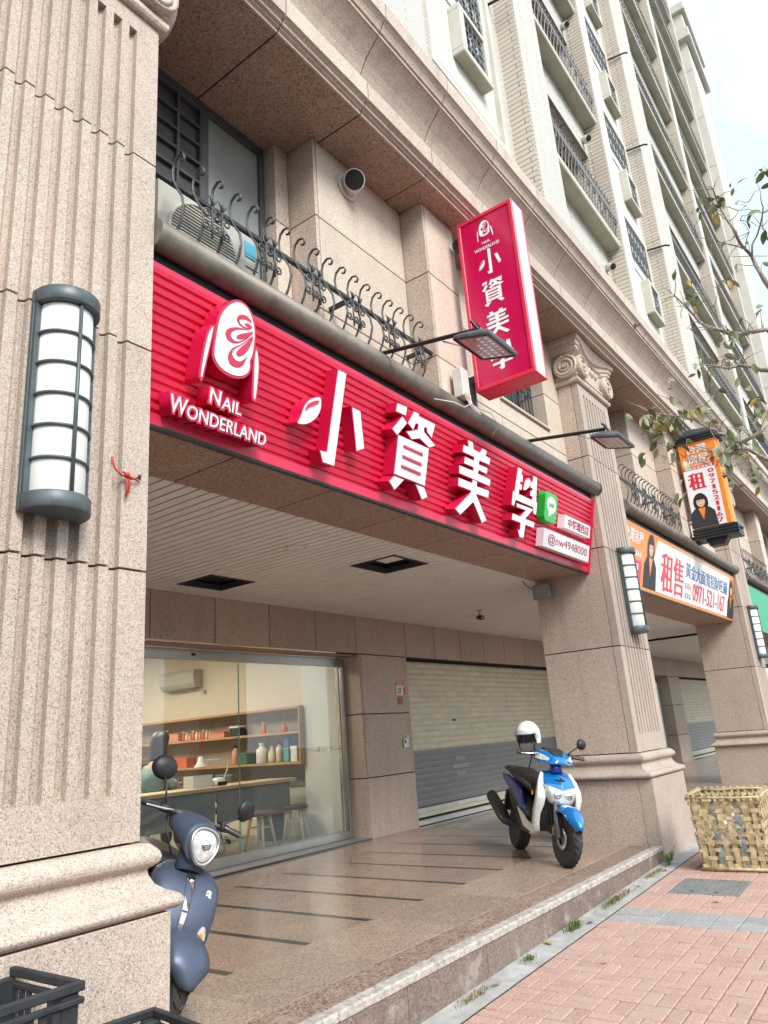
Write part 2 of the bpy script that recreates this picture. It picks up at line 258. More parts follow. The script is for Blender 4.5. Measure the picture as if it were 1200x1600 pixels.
# ------------------------------------------------------------------ mesh helpers
class MB:
    def __init__(s): s.v = []; s.f = []; s.sm = []
    def add(s, vs, fs, smooth=False):
        n = len(s.v); s.v += [tuple(p) for p in vs]
        for f in fs: s.f.append(tuple(i+n for i in f)); s.sm.append(smooth)
        return s
    def box(s, x0, x1, y0, y1, z0, z1):
        vs = [(x, y, z) for z in (z0, z1) for y in (y0, y1) for x in (x0, x1)]
        return s.add(vs, [(0, 2, 3, 1), (4, 5, 7, 6), (0, 1, 5, 4), (2, 6, 7, 3), (0, 4, 6, 2), (1, 3, 7, 5)])
    def rings(s, rings, cap=True, closed=True, smooth=True):
        n = len(rings[0]); vs = [p for r in rings for p in r]; fs = []
        m = n if closed else n-1
        for i in range(len(rings)-1):
            for j in range(m):
                a = i*n+j; b = i*n+(j+1) % n; fs.append((a, b, b+n, a+n))
        s.add(vs, fs, smooth)
        if cap and closed:
            k = len(s.v)-len(vs)
            s.f.append(tuple(k+i for i in reversed(range(n)))); s.sm.append(False)
            s.f.append(tuple(k+len(vs)-n+i for i in range(n))); s.sm.append(False)
        return s
    def tube(s, path, rad, n=8, cap=True, flat=1.0, smooth=True):
        P = [Vector(p) for p in path]; rs = rad if isinstance(rad, (list, tuple)) else [rad]*len(P)
        ring = []; up = None
        for i, p in enumerate(P):
            d = (P[min(i+1, len(P)-1)]-P[max(i-1, 0)]).normalized()
            if up is None: up = Vector((0, 0, 1)) if abs(d.z) < 0.9 else Vector((1, 0, 0))
            a = d.cross(up)
            if a.length < 1e-5: a = d.cross(Vector((0, 1, 0)))
            a.normalize(); b = a.cross(d).normalized(); up = b
            ring.append([p+a*math.cos(2*math.pi*k/n)*rs[i]+b*math.sin(2*math.pi*k/n)*rs[i]*flat for k in range(n)])
        return s.rings(ring, cap, True, smooth)
    def lathe(s, prof, n=24, c=(0, 0, 0), axis='z', smooth=True, cap=True, a0=0.0, a1=2*math.pi):
        full = abs(a1-a0-2*math.pi) < 1e-6; rr = []
        for (r, h) in prof:
            ring = []
            for k in range(n if full else n+1):
                t = a0+(a1-a0)*k/n; x, y = r*math.cos(t), r*math.sin(t)
                q = (x, y, h) if axis == 'z' else ((h, x, y) if axis == 'x' else (y, h, x))
                ring.append((q[0]+c[0], q[1]+c[1], q[2]+c[2]))
            rr.append(ring)
        return s.rings(rr, cap and full, full, smooth)
    def prism(s, pts, fn, a, b, smooth=False):
        """polygon pts (2D) pushed from depth a to depth b; fn(u, v, depth) gives the point"""
        n = len(pts); ar = sum(pts[i][0]*pts[(i+1) % n][1]-pts[(i+1) % n][0]*pts[i][1] for i in range(n))
        if ar < 0: pts = pts[::-1]
        k = len(s.v); s.v += [tuple(fn(u, v, a)) for u, v in pts]+[tuple(fn(u, v, b)) for u, v in pts]
        s.f.append(tuple(k+i for i in reversed(range(n)))); s.f.append(tuple(k+n+i for i in range(n))); s.sm += [False, False]
        for i in range(n): j = (i+1) % n; s.f.append((k+i, k+j, k+n+j, k+n+i)); s.sm.append(smooth)
        return s
    def mesh(s, name, mat, bevel=0.0, seg=1):
        me = bpy.data.meshes.new(name); me.from_pydata(s.v, [], s.f)
        me.polygons.foreach_set('use_smooth', s.sm); me.update()
        bm = bmesh.new(); bm.from_mesh(me)
        bmesh.ops.recalc_face_normals(bm, faces=bm.faces)
        if bevel:
            es = [e for e in bm.edges if len(e.link_faces) == 2 and e.calc_face_angle(0) > 0.5]
            bmesh.ops.bevel(bm, geom=es, offset=bevel, segments=seg, affect='EDGES', profile=0.5, clamp_overlap=True)
        bm.to_mesh(me); bm.free()
        me.materials.append(MATS[mat]); return me
    def build(s, name, mat, parent=None, bevel=0.0, world=True, seg=1):
        return link(name, s.mesh(name, mat, bevel, seg), parent, world)
def link(name, data, parent=None, world=True, loc=None):
    o = bpy.data.objects.new(name, data); COL.objects.link(o)
    if loc is not None: o.location = loc
    if parent is not None:
        o.parent = parent
        if world: o.matrix_parent_inverse = parent.matrix_basis.inverted()
    return o
def tag(o, label=None, cat=None, group=None, kind=None):
    if label: o['label'] = label
    if cat: o['category'] = cat
    if group: o['group'] = group
    if kind: o['kind'] = kind
    return o
def thing(name, label, cat, loc=(0, 0, 0), rz=0.0, group=None):
    o = bpy.data.objects.new(name, None); COL.objects.link(o); o.location = loc; o.rotation_euler = (0, 0, rz); o.empty_display_size = 0.1
    return tag(o, label, cat, group)
PC = {}
def piece(name, parent, x0, x1, y0, y1, z0, z1, mat, bevel=0.004, rot=None):
    """one block of stone, tile or slat: alike blocks share a mesh"""
    k = (name, round(x1-x0, 3), round(y1-y0, 3), round(z1-z0, 3), mat, bevel)
    if k not in PC:
        a, b, c = (x1-x0)/2, (y1-y0)/2, (z1-z0)/2
        PC[k] = MB().box(-a, a, -b, b, -c, c).mesh(name, mat, bevel)
    o = link(name, PC[k], parent, True, ((x0+x1)/2, (y0+y1)/2, (z0+z1)/2))
    return o
def copy_tree(o, parent=None, world_off=None):
    c = o.copy(); COL.objects.link(c)
    if parent is not None: c.parent = parent
    for ch in o.children: copy_tree(ch, c)
    return c
def text_mesh(body, size, mat, extrude=0.0, offset=0.0, align='CENTER', sx=1.0, spacing=1.0, vertical=False):
    c = bpy.data.curves.new('text', 'FONT'); c.body = body; c.size = size; c.extrude = extrude; c.offset = offset; c.align_x = align; c.align_y = 'CENTER'
    c.space_character = spacing; c.resolution_u = 3; c.fill_mode = 'BOTH'
    o = bpy.data.objects.new('text', c); COL.objects.link(o)
    dg = bpy.context.evaluated_depsgraph_get()
    me = bpy.data.meshes.new_from_object(o.evaluated_get(dg)); bpy.data.objects.remove(o); bpy.data.curves.remove(c)
    if sx != 1.0:
        for v in me.vertices: v.co.x *= sx
    me.materials.clear(); me.materials.append(MATS[mat]); return me
def place_text(name, body, size, mat, M, parent, extrude=0.003, offset=0.0, align='CENTER', sx=1.0, fit=None):
    me = text_mesh(body, size, mat, extrude, offset, align, sx)
    if fit:     # stretch to a given width and height about the centre
        xs = [v.co.x for v in me.vertices]; ys = [v.co.y for v in me.vertices]
        cx, cy_ = (min(xs)+max(xs))/2, (min(ys)+max(ys))/2; kx = fit[0]/(max(xs)-min(xs)); ky = fit[1]/(max(ys)-min(ys))
        for v in me.vertices: v.co.x = (v.co.x-cx)*kx; v.co.y = (v.co.y-cy_)*ky
    me.transform(M); me.update()
    o = link(name, me, parent, True); return o
def smudge(name, fn, u0, u1, v0, v1, n, d, mat, parent, world=True):
    """a row of print too small to read: little bars and blocks"""
    q = MB(); w_ = (u1-u0)/n; h = v1-v0
    for i in range(n):
        a = u0+w_*i; b = a+w_*0.78
        for k in range(3):
            y = v0+h*(0.04+0.34*k); q.prism([(a, y), (b, y), (b, y+h*0.17), (a, y+h*0.17)], fn, d, d+0.0012)
        x = a+w_*rnd.uniform(0.15, 0.55); q.prism([(x, v0+h*0.22), (x+w_*0.16, v0+h*0.22), (x+w_*0.16, v0+h*0.37), (x, v0+h*0.37)], fn, d, d+0.0012)
    return q.build(name, mat, parent, 0, world)
def heavy_text(name, tx, mat, MF, parent, w_, h, bold):
    for k, dx_ in enumerate((0, -bold, bold)):
        place_text(name, tx, 0.1, mat, MF(dx_) @ Matrix.Translation((0, 0, 0.0004*k)), parent, 0.0008, 0.0, fit=(w_-2*bold, h))
# ------------------------------------------------------------------ ground: road, pavement, kerb, arcade floor
ZF, YK = 0.24, 2.81
def zp(x): return 0.024*(min(max(x, -2.0), 9.0)-4.6)
m = MB()
xs = [-60, -20, -8, -2, 4.6, 9, 14, 40, 120]
m.rings([[(x, -1.2, zp(x)-0.012), (x, YK+0.1, zp(x)-0.012)] for x in xs], False, False, False)
pave = tag(m.build('pavement', 'sand_joint'), kind='structure')
m = MB(); m.rings([[(x, -400, -0.16), (x, -1.0, zp(x)-0.14)] for x in [-400]+xs+[400]], False, False, False)
tag(m.build('road', 'asphalt'), kind='structure')
m = MB()
for i in range(len(xs)-1):
    a, b = xs[i], xs[i+1]; m.rings([[(a, -1.35, zp(a)-0.2), (a, -1.35, zp(a)), (a, -1.2, zp(a)), (a, -1.2, zp(a)-0.2)], [(b, -1.35, zp(b)-0.2), (b, -1.35, zp(b)), (b, -1.2, zp(b)), (b, -1.2, zp(b)-0.2)]], True, True, False)
tag(m.build('street_kerb', 'concrete'), kind='structure')
# concrete strip along the foot of the arcade step
strip = tag(MB().rings([[(x, 2.60, zp(x)-0.004), (x, YK+0.02, zp(x)-0.004)] for x in xs], False, False, False).build('gutter_strip', 'concrete'), kind='structure')
strip.location.z = 0.004
# pavers: basket weave of red bricks with one cross band of grey setts
G = 0.009
BL = 0.195
cells = []
near = []
def lay(x0, x1, y0, y1, mat, name):
    near.append((x0, x1, y0, y1, mat, name))
y_rows = [2.595-BL*(k+1) for k in range(20)]
for k, y0 in enumerate(y_rows):
    x = 6.575; i = 0
    while x < 13.5:
        for (a, b, c, d) in ([(0, BL, 0, BL/2), (0, BL, BL/2, BL)] if (i+k) % 2 else [(0, BL/2, 0, BL), (BL/2, BL, 0, BL)]): lay(x+a, x+b, y0+c, y0+d, 'paver_red', 'brick')
        x += BL; i += 1
    x = 6.185-BL; i = 0
    while x > 2.2:
        for (a, b, c, d) in ([(0, BL, 0, BL/2), (0, BL, BL/2, BL)] if (i+k) % 2 else [(0, BL/2, 0, BL), (BL/2, BL, 0, BL)]): lay(x+a, x+b, y0+c, y0+d, 'paver_red', 'brick')
        x -= BL; i += 1
    for x0 in (6.185, 6.38): lay(x0, x0+BL, y0, y0+BL, 'paver_grey', 'sett')
MH = (7.165, 7.74, 1.82, 2.395)      # manhole cover opening
def hits(a): return a[0] < MH[1] and a[1] > MH[0] and a[2] < MH[3] and a[3] > MH[2]
def seen(p):
    d = Vector((p[0], p[1], zp(p[0])-1.52)); w_ = d.dot(_f)
    if w_ < 0.3: return None
    u_, v_ = 600+1151.8*d.dot(_r2)/w_, 800-1151.8*d.dot(_u2)/w_
    return w_ if -30 < u_ < 1230 and -30 < v_ < 1640 else None
vis = []; rest = []
for a in near:
    if hits(a): continue
    dd = seen(((a[0]+a[1])/2, (a[2]+a[3])/2))
    (vis if dd else rest).append((dd, a))
vis.sort(key=lambda t: t[0])
red = [q for q in vis if q[1][5] == 'brick'][:300]; gry = [q for q in vis if q[1][5] == 'sett']
chosen = set(id(q) for q in red+gry)
slope = math.atan(0.024)
for q in red+gry:
    x0, x1, y0, y1, mt, nm = q[1]; h = zp((x0+x1)/2)
    o = piece(nm, pave, x0+G/2, x1-G/2, y0+G/2, y1-G/2, h-0.03, h+rnd.uniform(-0.0015, 0.0015), mt, 0.004)
    o.rotation_euler = (rnd.uniform(-0.004, 0.004), -(slope if (x0+x1)/2 < 9 else 0)+rnd.uniform(-0.004, 0.004), 0)
mr_ = MB(); mg_ = MB()
for q in vis+rest:
    if id(q) in chosen: continue
    x0, x1, y0, y1, mt, nm = q[1]; h = zp((x0+x1)/2)
    (mr_ if nm == 'brick' else mg_).box(x0+G/2, x1-G/2, y0+G/2, y1-G/2, h-0.03, h)
tag(mr_.build('bricks', 'paver_red', pave), kind='stuff'); tag(mg_.build('setts', 'paver_grey', pave), kind='stuff')
# arcade floor: step, rough band, smooth band, polished slabs with black inlay strips
floor = tag(MB().box(-8, 40, YK+0.012, 7.1, 0.0, ZF-0.012).build('arcade_floor', 'joint'), kind='structure')
X0, X1 = -7.0, 34.0
k = 0; x = X0
while x < X1:
    L = 0.90; xe = x+L
    piece('step_facing', floor, x+0.003, xe-0.003, YK-0.002, YK+0.012, -0.12, ZF-0.052, 'granite_kerb', 0.003)
    piece('step_edge_stone', floor, x+0.002+0.31, xe-0.002+0.31, YK-0.010, YK+0.085, ZF-0.050, ZF+0.002, 'kerb_edge', 0.010)
    piece('step_band', floor, x+0.002, xe-0.002, YK+0.087, 3.138, ZF-0.03, ZF, 'granite_rough', 0.002)
    piece('floor_slab', floor, x+0.0015+0.2, xe-0.0015+0.2, 3.140, 3.850, ZF-0.03, ZF+0.001, 'granite_band', 0.0015)
    x = xe
PX = 0.6895; xs0 = 3.434-PX*15
for i in range(0, 58):
    a = xs0+PX*i
    piece('inlay_strip', floor, a-0.033, a+0.033, 3.853, 6.10, ZF-0.03, ZF, 'black_stone', 0.0015)
    piece('floor_slab', floor, a+0.034, a+PX-0.034, 3.853, 4.80, ZF-0.03, ZF, 'granite_floor', 0.0012)
    piece('floor_slab', floor, a+0.034, a+PX-0.034, 4.802, 6.10, ZF-0.03, ZF, 'granite_floor', 0.0012)
    piece('floor_slab', floor, a-0.033, a+PX-0.0345, 6.102, 6.735, ZF-0.03, ZF, 'granite_floor', 0.0012)

# ------------------------------------------------------------------ the building
bld = thing('apartment_building', 'tall granite and tile apartment block with a shop arcade at street level', 'building', (5.3, 5.0, 0))
SH = 1.18
CAP_Z = 5.73; SOF = 6.35
def column(x0):
    x1 = x0+1.06; y0, y1 = 2.92, 3.87
    core = MB().box(x0+0.012, x1-0.012, y0+0.065, y1-0.012, 0.0, SOF).build('column', 'joint', bld)
    # plinth
    p = 0.07
    MB().box(x0-p, x1+p, y0-0.128, y0+0.03, -0.05, 0.905).build('plinth_slab', 'granite_front', core, 0.004)
    MB().box(x0-p, x1+p, y0+0.034, y1+p, -0.05, 0.905).build('plinth_slab', 'granite_panel', core, 0.004)
    prof = [(0.055, 0.908), (0.105, 0.912), (0.124, 0.93), (0.126, 0.948), (0.112, 0.968), (0.075, 0.985), (0.045, 1.01), (0.028, 1.045), (0.024, 1.072), (0.040, 1.078), (0.058, 1.092), (0.064, 1.115), (0.058, 1.14), (0.040, 1.158), (0.030, 1.168), (0.006, 1.172)]
    def ring(o, z, a, b): return [(x0-o, a-o*1.18, z), (x1+o, a-o*1.18, z), (x1+o, b+o, z), (x0-o, b+o, z)]
    MB().rings([ring(o, z, y0, y1) for o, z in prof], True, True, False).build('base_moulding', 'granite_front', core, 0.006)
    # shaft stones: fluted front slab and the body slab behind it
    fl = [x0+0.175+0.1015*i for i in range(8)]
    def front(za, zb, fluted):
        pts = [(x0, 0.085), (x0, 0.0)]
        if fluted:
            for c in fl:
                for t in range(7):
                    an = math.pi*t/6; pts.append((c-0.026*math.cos(an), 0.046*math.sin(an)**0.55))
        pts += [(x1, 0.0), (x1, 0.085)]
        return MB().prism(pts, lambda u, v, d: (u, y0+v, d), za, zb)
    z = SH
    zs = [1.176, 2.36, 3.54, 4.72, CAP_Z]
    for i in range(4):
        a, b = zs[i]+0.006, zs[i+1]-0.006
        if i == 0:
            q = front(a, 1.375, False); q2 = front(1.375, b, True); q.add(q2.v, q2.f)
        elif i == 3:
            q = front(a, 5.60, True); q2 = front(5.60, b, False); q.add(q2.v, q2.f)
        else: q = front(a, b, True)
        q.build('shaft_slab', 'granite_front', core, 0.0)
        MB().box(x0, x1, y0+0.094, y1, a, b).build('shaft_slab', 'granite_panel', core, 0.003)
    # capital
    cap = MB()
    def sq(o, zz): return [(x0-o, y0-o, zz), (x1+o, y0-o, zz), (x1+o, y1, zz), (x0-o, y1, zz)]
    cap.rings([sq(o, zz) for o, zz in [(0.03, CAP_Z), (0.045, CAP_Z+0.02), (0.045, CAP_Z+0.055), (0.02, CAP_Z+0.065), (0.02, CAP_Z+0.09), (0.035, CAP_Z+0.10), (0.035, CAP_Z+0.13), (0.01, CAP_Z+0.14), (0.01, 6.12), (0.05, 6.15)]], True, True, False)
    c = cap.build('capital', 'granite_cornice', core, 0.004)
    # abacus: stepped, its sides hollow between the corners
    def abz(o, zz, hollow):
        r = []; n = 12; corners = [(x0-o, y0-o), (x1+o, y0-o), (x1+o, y1), (x0-o, y1)]
        for s in range(4):
            (ax, ay), (bx, by) = corners[s], corners[(s+1) % 4]
            for t in range(n):
                f = t/n; hx = math.sin(math.pi*min(1, max(0, (f-0.10)/0.80)))*hollow if s == 0 else 0
                r.append((ax+(bx-ax)*f, ay+(by-ay)*f+hx, zz-(hx*0.9 if s == 0 else 0)))
        return r
    MB().rings([abz(o, zz, h) for o, zz, h in [(0.06, 6.155, 0.12), (0.085, 6.175, 0.12), (0.085, 6.215, 0.11), (0.105, 6.225, 0.10), (0.105, 6.27, 0.09), (0.135, 6.285, 0.08), (0.14, SOF-0.003, 0.02)]], True, True, False).build('abacus', 'granite_cornice', core, 0.003)
    # volutes
    def volute(fn, name='volute'):
        v = MB(); rr = 0.158
        n = 28
        v.rings([[fn(rr*k*math.cos(2*math.pi*i/n), rr*k*math.sin(2*math.pi*i/n), d) for i in range(n)] for k, d in [(0.85, -0.10), (1.0, 0.0), (1.0, 0.055), (0.93, 0.065), (0.86, 0.050), (0.3, 0.045), (0.0001, 0.045)]], False)
        pth = []
        for i in range(64):
            t = i/63; a = math.pi*0.5-t*4.6*math.pi; q = rr*(0.90-0.80*t); pth.append(fn(q*math.cos(a), q*math.sin(a), 0.052))
        v.tube(pth, [0.017*(1-0.45*i/63) for i in range(64)], 6)
        v.tube([fn(0, 0, 0.03), fn(0, 0, 0.075)], 0.026, 10)
        v.build(name, 'granite_cornice', core)
    zc = 5.965
    volute(lambda a, b, d: (x0+0.10+a, y0-0.035-d, zc+b)); volute(lambda a, b, d: (x1-0.08-a, y0-0.035-d, zc+b))
    volute(lambda a, b, d: (x0-0.035-d, y0+0.10+a, zc+b)); volute(lambda a, b, d: (x1+0.035+d, y0+0.10+a, zc+b))
    eg = MB()
    for i in range(4):
        xc = x0+0.35+0.12*i; eg.lathe([(0.001, -0.06), (0.03, -0.04), (0.042, 0), (0.03, 0.035), (0.001, 0.05)], 10, (xc, y0-0.015, 6.06))
    eg.build('egg_moulding', 'granite_cornice', core)
    return core
for cx in (1.04, 8.54, 16.04, 23.54, 31.04): column(cx)

# cornice stones and soffit slabs
JP = 0.9425; J0 = 2.946
prof = [(2.722, 6.345), (2.722, 6.372), (2.700, 6.378), (2.700, 6.392), (2.676, 6.396), (2.676, 6.425), (2.656, 6.438), (2.634, 6.444), (2.630, 6.61), (2.700, 6.625), (2.706, 6.68), (2.694, 6.73), (2.668, 6.785), (2.632, 6.845), (2.590, 6.895), (2.545, 6.943), (2.497, 6.985), (2.478, 6.99), (2.478, 7.02), (2.462, 7.025), (2.452, 7.05), (2.436, 7.078), (2.410, 7.105), (2.395, 7.112), (2.388, 7.27), (2.42, 7.285), (3.00, 7.285), (3.00, 6.40)]
cor = MB().box(-7, 38, 2.74, 4.2, SOF+0.05, 7.25).build('cornice', 'joint', bld)
stone = MB().prism(prof, lambda u, v, d: (d, u, v), -JP/2+0.006, JP/2-0.006).mesh('cornice_stone', 'granite_cornice')
sof = MB().box(-7, 38, 2.74, 4.0, SOF+0.012, SOF+0.05).build('soffit', 'joint', bld)
slab_me = MB().box(-JP/2+0.006, JP/2-0.006, 2.735, 3.72, -0.008, 0.008).mesh('soffit_slab', 'granite_soffit', 0.002)
for kk in range(-10, 36):
    xc = J0+JP*(kk+0.5)
    link('cornice_stone', stone, cor, True, (xc, 0, 0))
    link('soffit_slab', slab_me, sof, True, (xc, 0, SOF+0.006))

# first-floor wall behind the railing, one bay at a time (dx shifts the bay)
def upper_bay(dx, detail=True):
    w_ = MB().box(2.0+dx, 9.62+dx, 3.75, 3.95, 4.0, SOF).build('upper_wall', 'joint', bld)
    def pn(x0, x1, y0, y1, z0, z1, mat='granite_pale'): return piece('stone_panel', w_, x0+dx+0.005, x1+dx-0.005, y0, y1, z0+0.005, z1-0.005, mat, 0.003)
    # under the window on the left, and its jamb
    pn(2.10, 3.64, 3.52, 3.76, 4.21, 4.66); pn(3.64, 3.80, 3.46, 3.76, 4.21, 5.58); pn(3.64, 3.80, 3.46, 3.76, 5.58, SOF, 'granite_panel')
    for a, b in ((4.21, 4.72), (4.72, 5.58), (5.58, SOF)):
        pn(3.80, 3.845, 3.18, 3.76, a, b, 'granite_panel'); pn(3.845, 5.06, 3.18, 3.76, a, b)
        pn(5.06, 5.10, 2.93, 3.76, max(a, 4.20), b, 'granite_panel'); pn(5.10, 5.62, 2.93, 3.76, max(a, 4.20), b)
    pn(5.62, 6.80, 3.20, 3.76, 4.21, 4.78); pn(5.62, 6.80, 3.20, 3.76, 4.78, 5.58); pn(5.62, 6.80, 3.20, 3.76, 5.58, SOF)
    for a, b in ((6.80, 7.22), (7.22, 8.12), (8.12, 8.54)):
        pn(a, b, 3.20, 3.76, 4.21, 4.40); pn(a, b, 3.20, 3.76, 4.40, 4.78)
    pn(6.80, 8.07, 3.20, 3.76, 4.78, 4.985); pn(8.07, 8.54, 3.20, 3.76, 4.78, 5.50); pn(8.07, 8.54, 3.20, 3.76, 5.50, SOF); pn(6.80, 8.07, 3.20, 3.76, 6.22, SOF)
    piece('window_sill', w_, 6.80+dx, 8.07+dx, 3.17, 3.5, 4.987, 5.02, 'granite_pale', 0.004)
    # window with grille on the right
    wi = MB(); wi.box(6.80+dx, 8.07+dx, 3.52, 3.56, 5.02, 5.07).box(6.80+dx, 8.07+dx, 3.52, 3.56, 6.17, 6.22).box(6.80+dx, 6.85+dx, 3.52, 3.56, 5.07, 6.17).box(8.02+dx, 8.07+dx, 3.52, 3.56, 5.07, 6.17).box(7.41+dx, 7.46+dx, 3.52, 3.56, 5.07, 6.17)
    wo = wi.build('window', 'win_frame', bld)
    for a, b in ((6.85, 7.41), (7.46, 8.02)): MB().box(a+dx, b+dx, 3.535, 3.545, 5.07, 6.17).build('pane', 'window_teal', wo)
    g = MB()
    for i in range(14): xx = 6.84+0.093*i+dx; g.box(xx-0.006, xx+0.006, 3.36, 3.372, 5.03, 6.2)
    for zz in (5.06, 5.6, 6.18): g.box(6.81+dx, 8.06+dx, 3.357, 3.375, zz-0.008, zz+0.008)
    for i in range(6):
        for sgn in (-1, 1):
            pc = []
            for t in range(18):
                an = t/17*3.2*math.pi; q = 0.075*(1-0.75*t/17); pc.append((6.95+0.19*i+dx+q*math.cos(an), 3.35, 5.33+sgn*0.12+sgn*q*math.sin(an)))
            g.tube(pc, 0.006, 5)
    g.build('grille', 'iron', wo)
    # window on the left: louvred grid and a tall frosted pane
    f = MB(); Y = 3.58
    for a, b, c, d in ((2.10, 3.64, 6.27, SOF), (2.10, 3.64, 4.66, 4.72), (2.10, 2.14, 4.72, 6.27), (3.59, 3.64, 4.72, 6.27), (2.98, 3.05, 4.72, 6.27)): f.box(a+dx, b+dx, Y, Y+0.06, c, d)
    fo = f.build('window', 'win_frame', bld, 0.003)
    g = MB()
    for i in range(5): g.box(2.14+0.21*i+dx-0.011, 2.14+0.21*i+dx+0.011, Y+0.006, Y+0.035, 4.72, 6.27)
    for i in range(10): g.box(2.14+dx, 2.98+dx, Y+0.009, Y+0.033, 4.72+0.172*i-0.011, 4.72+0.172*i+0.011)
    g.build('glazing_bar', 'win_frame', fo)
    MB().box(2.14+dx, 2.98+dx, Y+0.04, Y+0.05, 4.72, 6.27).build('pane', 'louvre', fo)
    MB().box(3.05+dx, 3.59+dx, Y+0.03, Y+0.04, 4.72, 6.27).build('pane', 'frosted', fo)
    # slab edge carrying the railing, lintel beam over the arcade
    MB().box(2.10+dx, 8.54+dx, 3.02, 3.9, 4.10, 4.20).build('balcony_slab', 'granite_panel', bld)
for dx in (0, 7.5, 15.0, 22.5): upper_bay(dx)
bm_ = MB().box(-7, 38, 3.22, 3.80, 3.285, 4.08).build('lintel_beam', 'joint', bld)
for kk in range(-10, 36):
    xc = J0+JP*kk
    piece('lintel_slab', bm_, xc+0.006, xc+JP-0.006, 3.20, 3.828, 3.262, 3.288, 'granite_soffit', 0.002)

# arcade ceiling: narrow metal strips with service openings
HATCH = [(5.0, 5.6, 5.85, 6.38), (5.9, 6.5, 4.15, 4.70)]
ceil = MB().box(-7, 38, 3.84, 6.76, 3.36, 3.40).build('arcade_ceiling', 'dark_void', bld)
for i in range(-20, 310):
    a = 2.0+0.1*i; b = a+0.1
    spans = [(3.832, 5.30), (5.302, 6.745)]
    for h in HATCH:
        if a > h[0]-0.01 and b < h[1]+0.01:
            ns = []
            for s in spans:
                if s[0] < h[2] < s[1]: ns.append((s[0], h[2]))
                if s[0] < h[3] < s[1]: ns.append((h[3], s[1]))
                if not (s[0] < h[2] < s[1] or s[0] < h[3] < s[1]): ns.append(s)
            spans = ns
    if a > 17.4:        # beyond here the strips are too fine to tell apart
        if i % 10 == 0:
            for s in spans: piece('ceiling_panel', ceil, a, a+0.997, s[0], s[1], 3.280, 3.288, 'ceil_white', 0.001)
        continue
    if a < 1.0 and i % 10 != 0: continue
    if a < 1.0:
        for s in spans: piece('ceiling_panel', ceil, a, a+0.995, s[0], s[1], 3.280, 3.288, 'ceil_white', 0.001)
        continue
    for s in spans: piece('ceiling_strip', ceil, a+0.0075, b-0.0075, s[0], s[1], 3.280, 3.288, 'ceil_white', 0.0015)
for h in HATCH:
    q = MB()
    for a, b, c, d in ((h[0]-0.012, h[0]+0.018, h[2]-0.012, h[3]+0.012), (h[1]-0.018, h[1]+0.012, h[2]-0.012, h[3]+0.012), (h[0]+0.018, h[1]-0.018, h[2]-0.012, h[2]+0.018), (h[0]+0.018, h[1]-0.018, h[3]-0.018, h[3]+0.012)): q.box(a, b, c, d, 3.272, 3.33)
    q.build('hatch_frame', 'rubber', ceil)
MB().box(6.02, 6.36, 4.30, 4.58, 3.345, 3.358).build('hatch_duct', 'ceil_white', ceil)

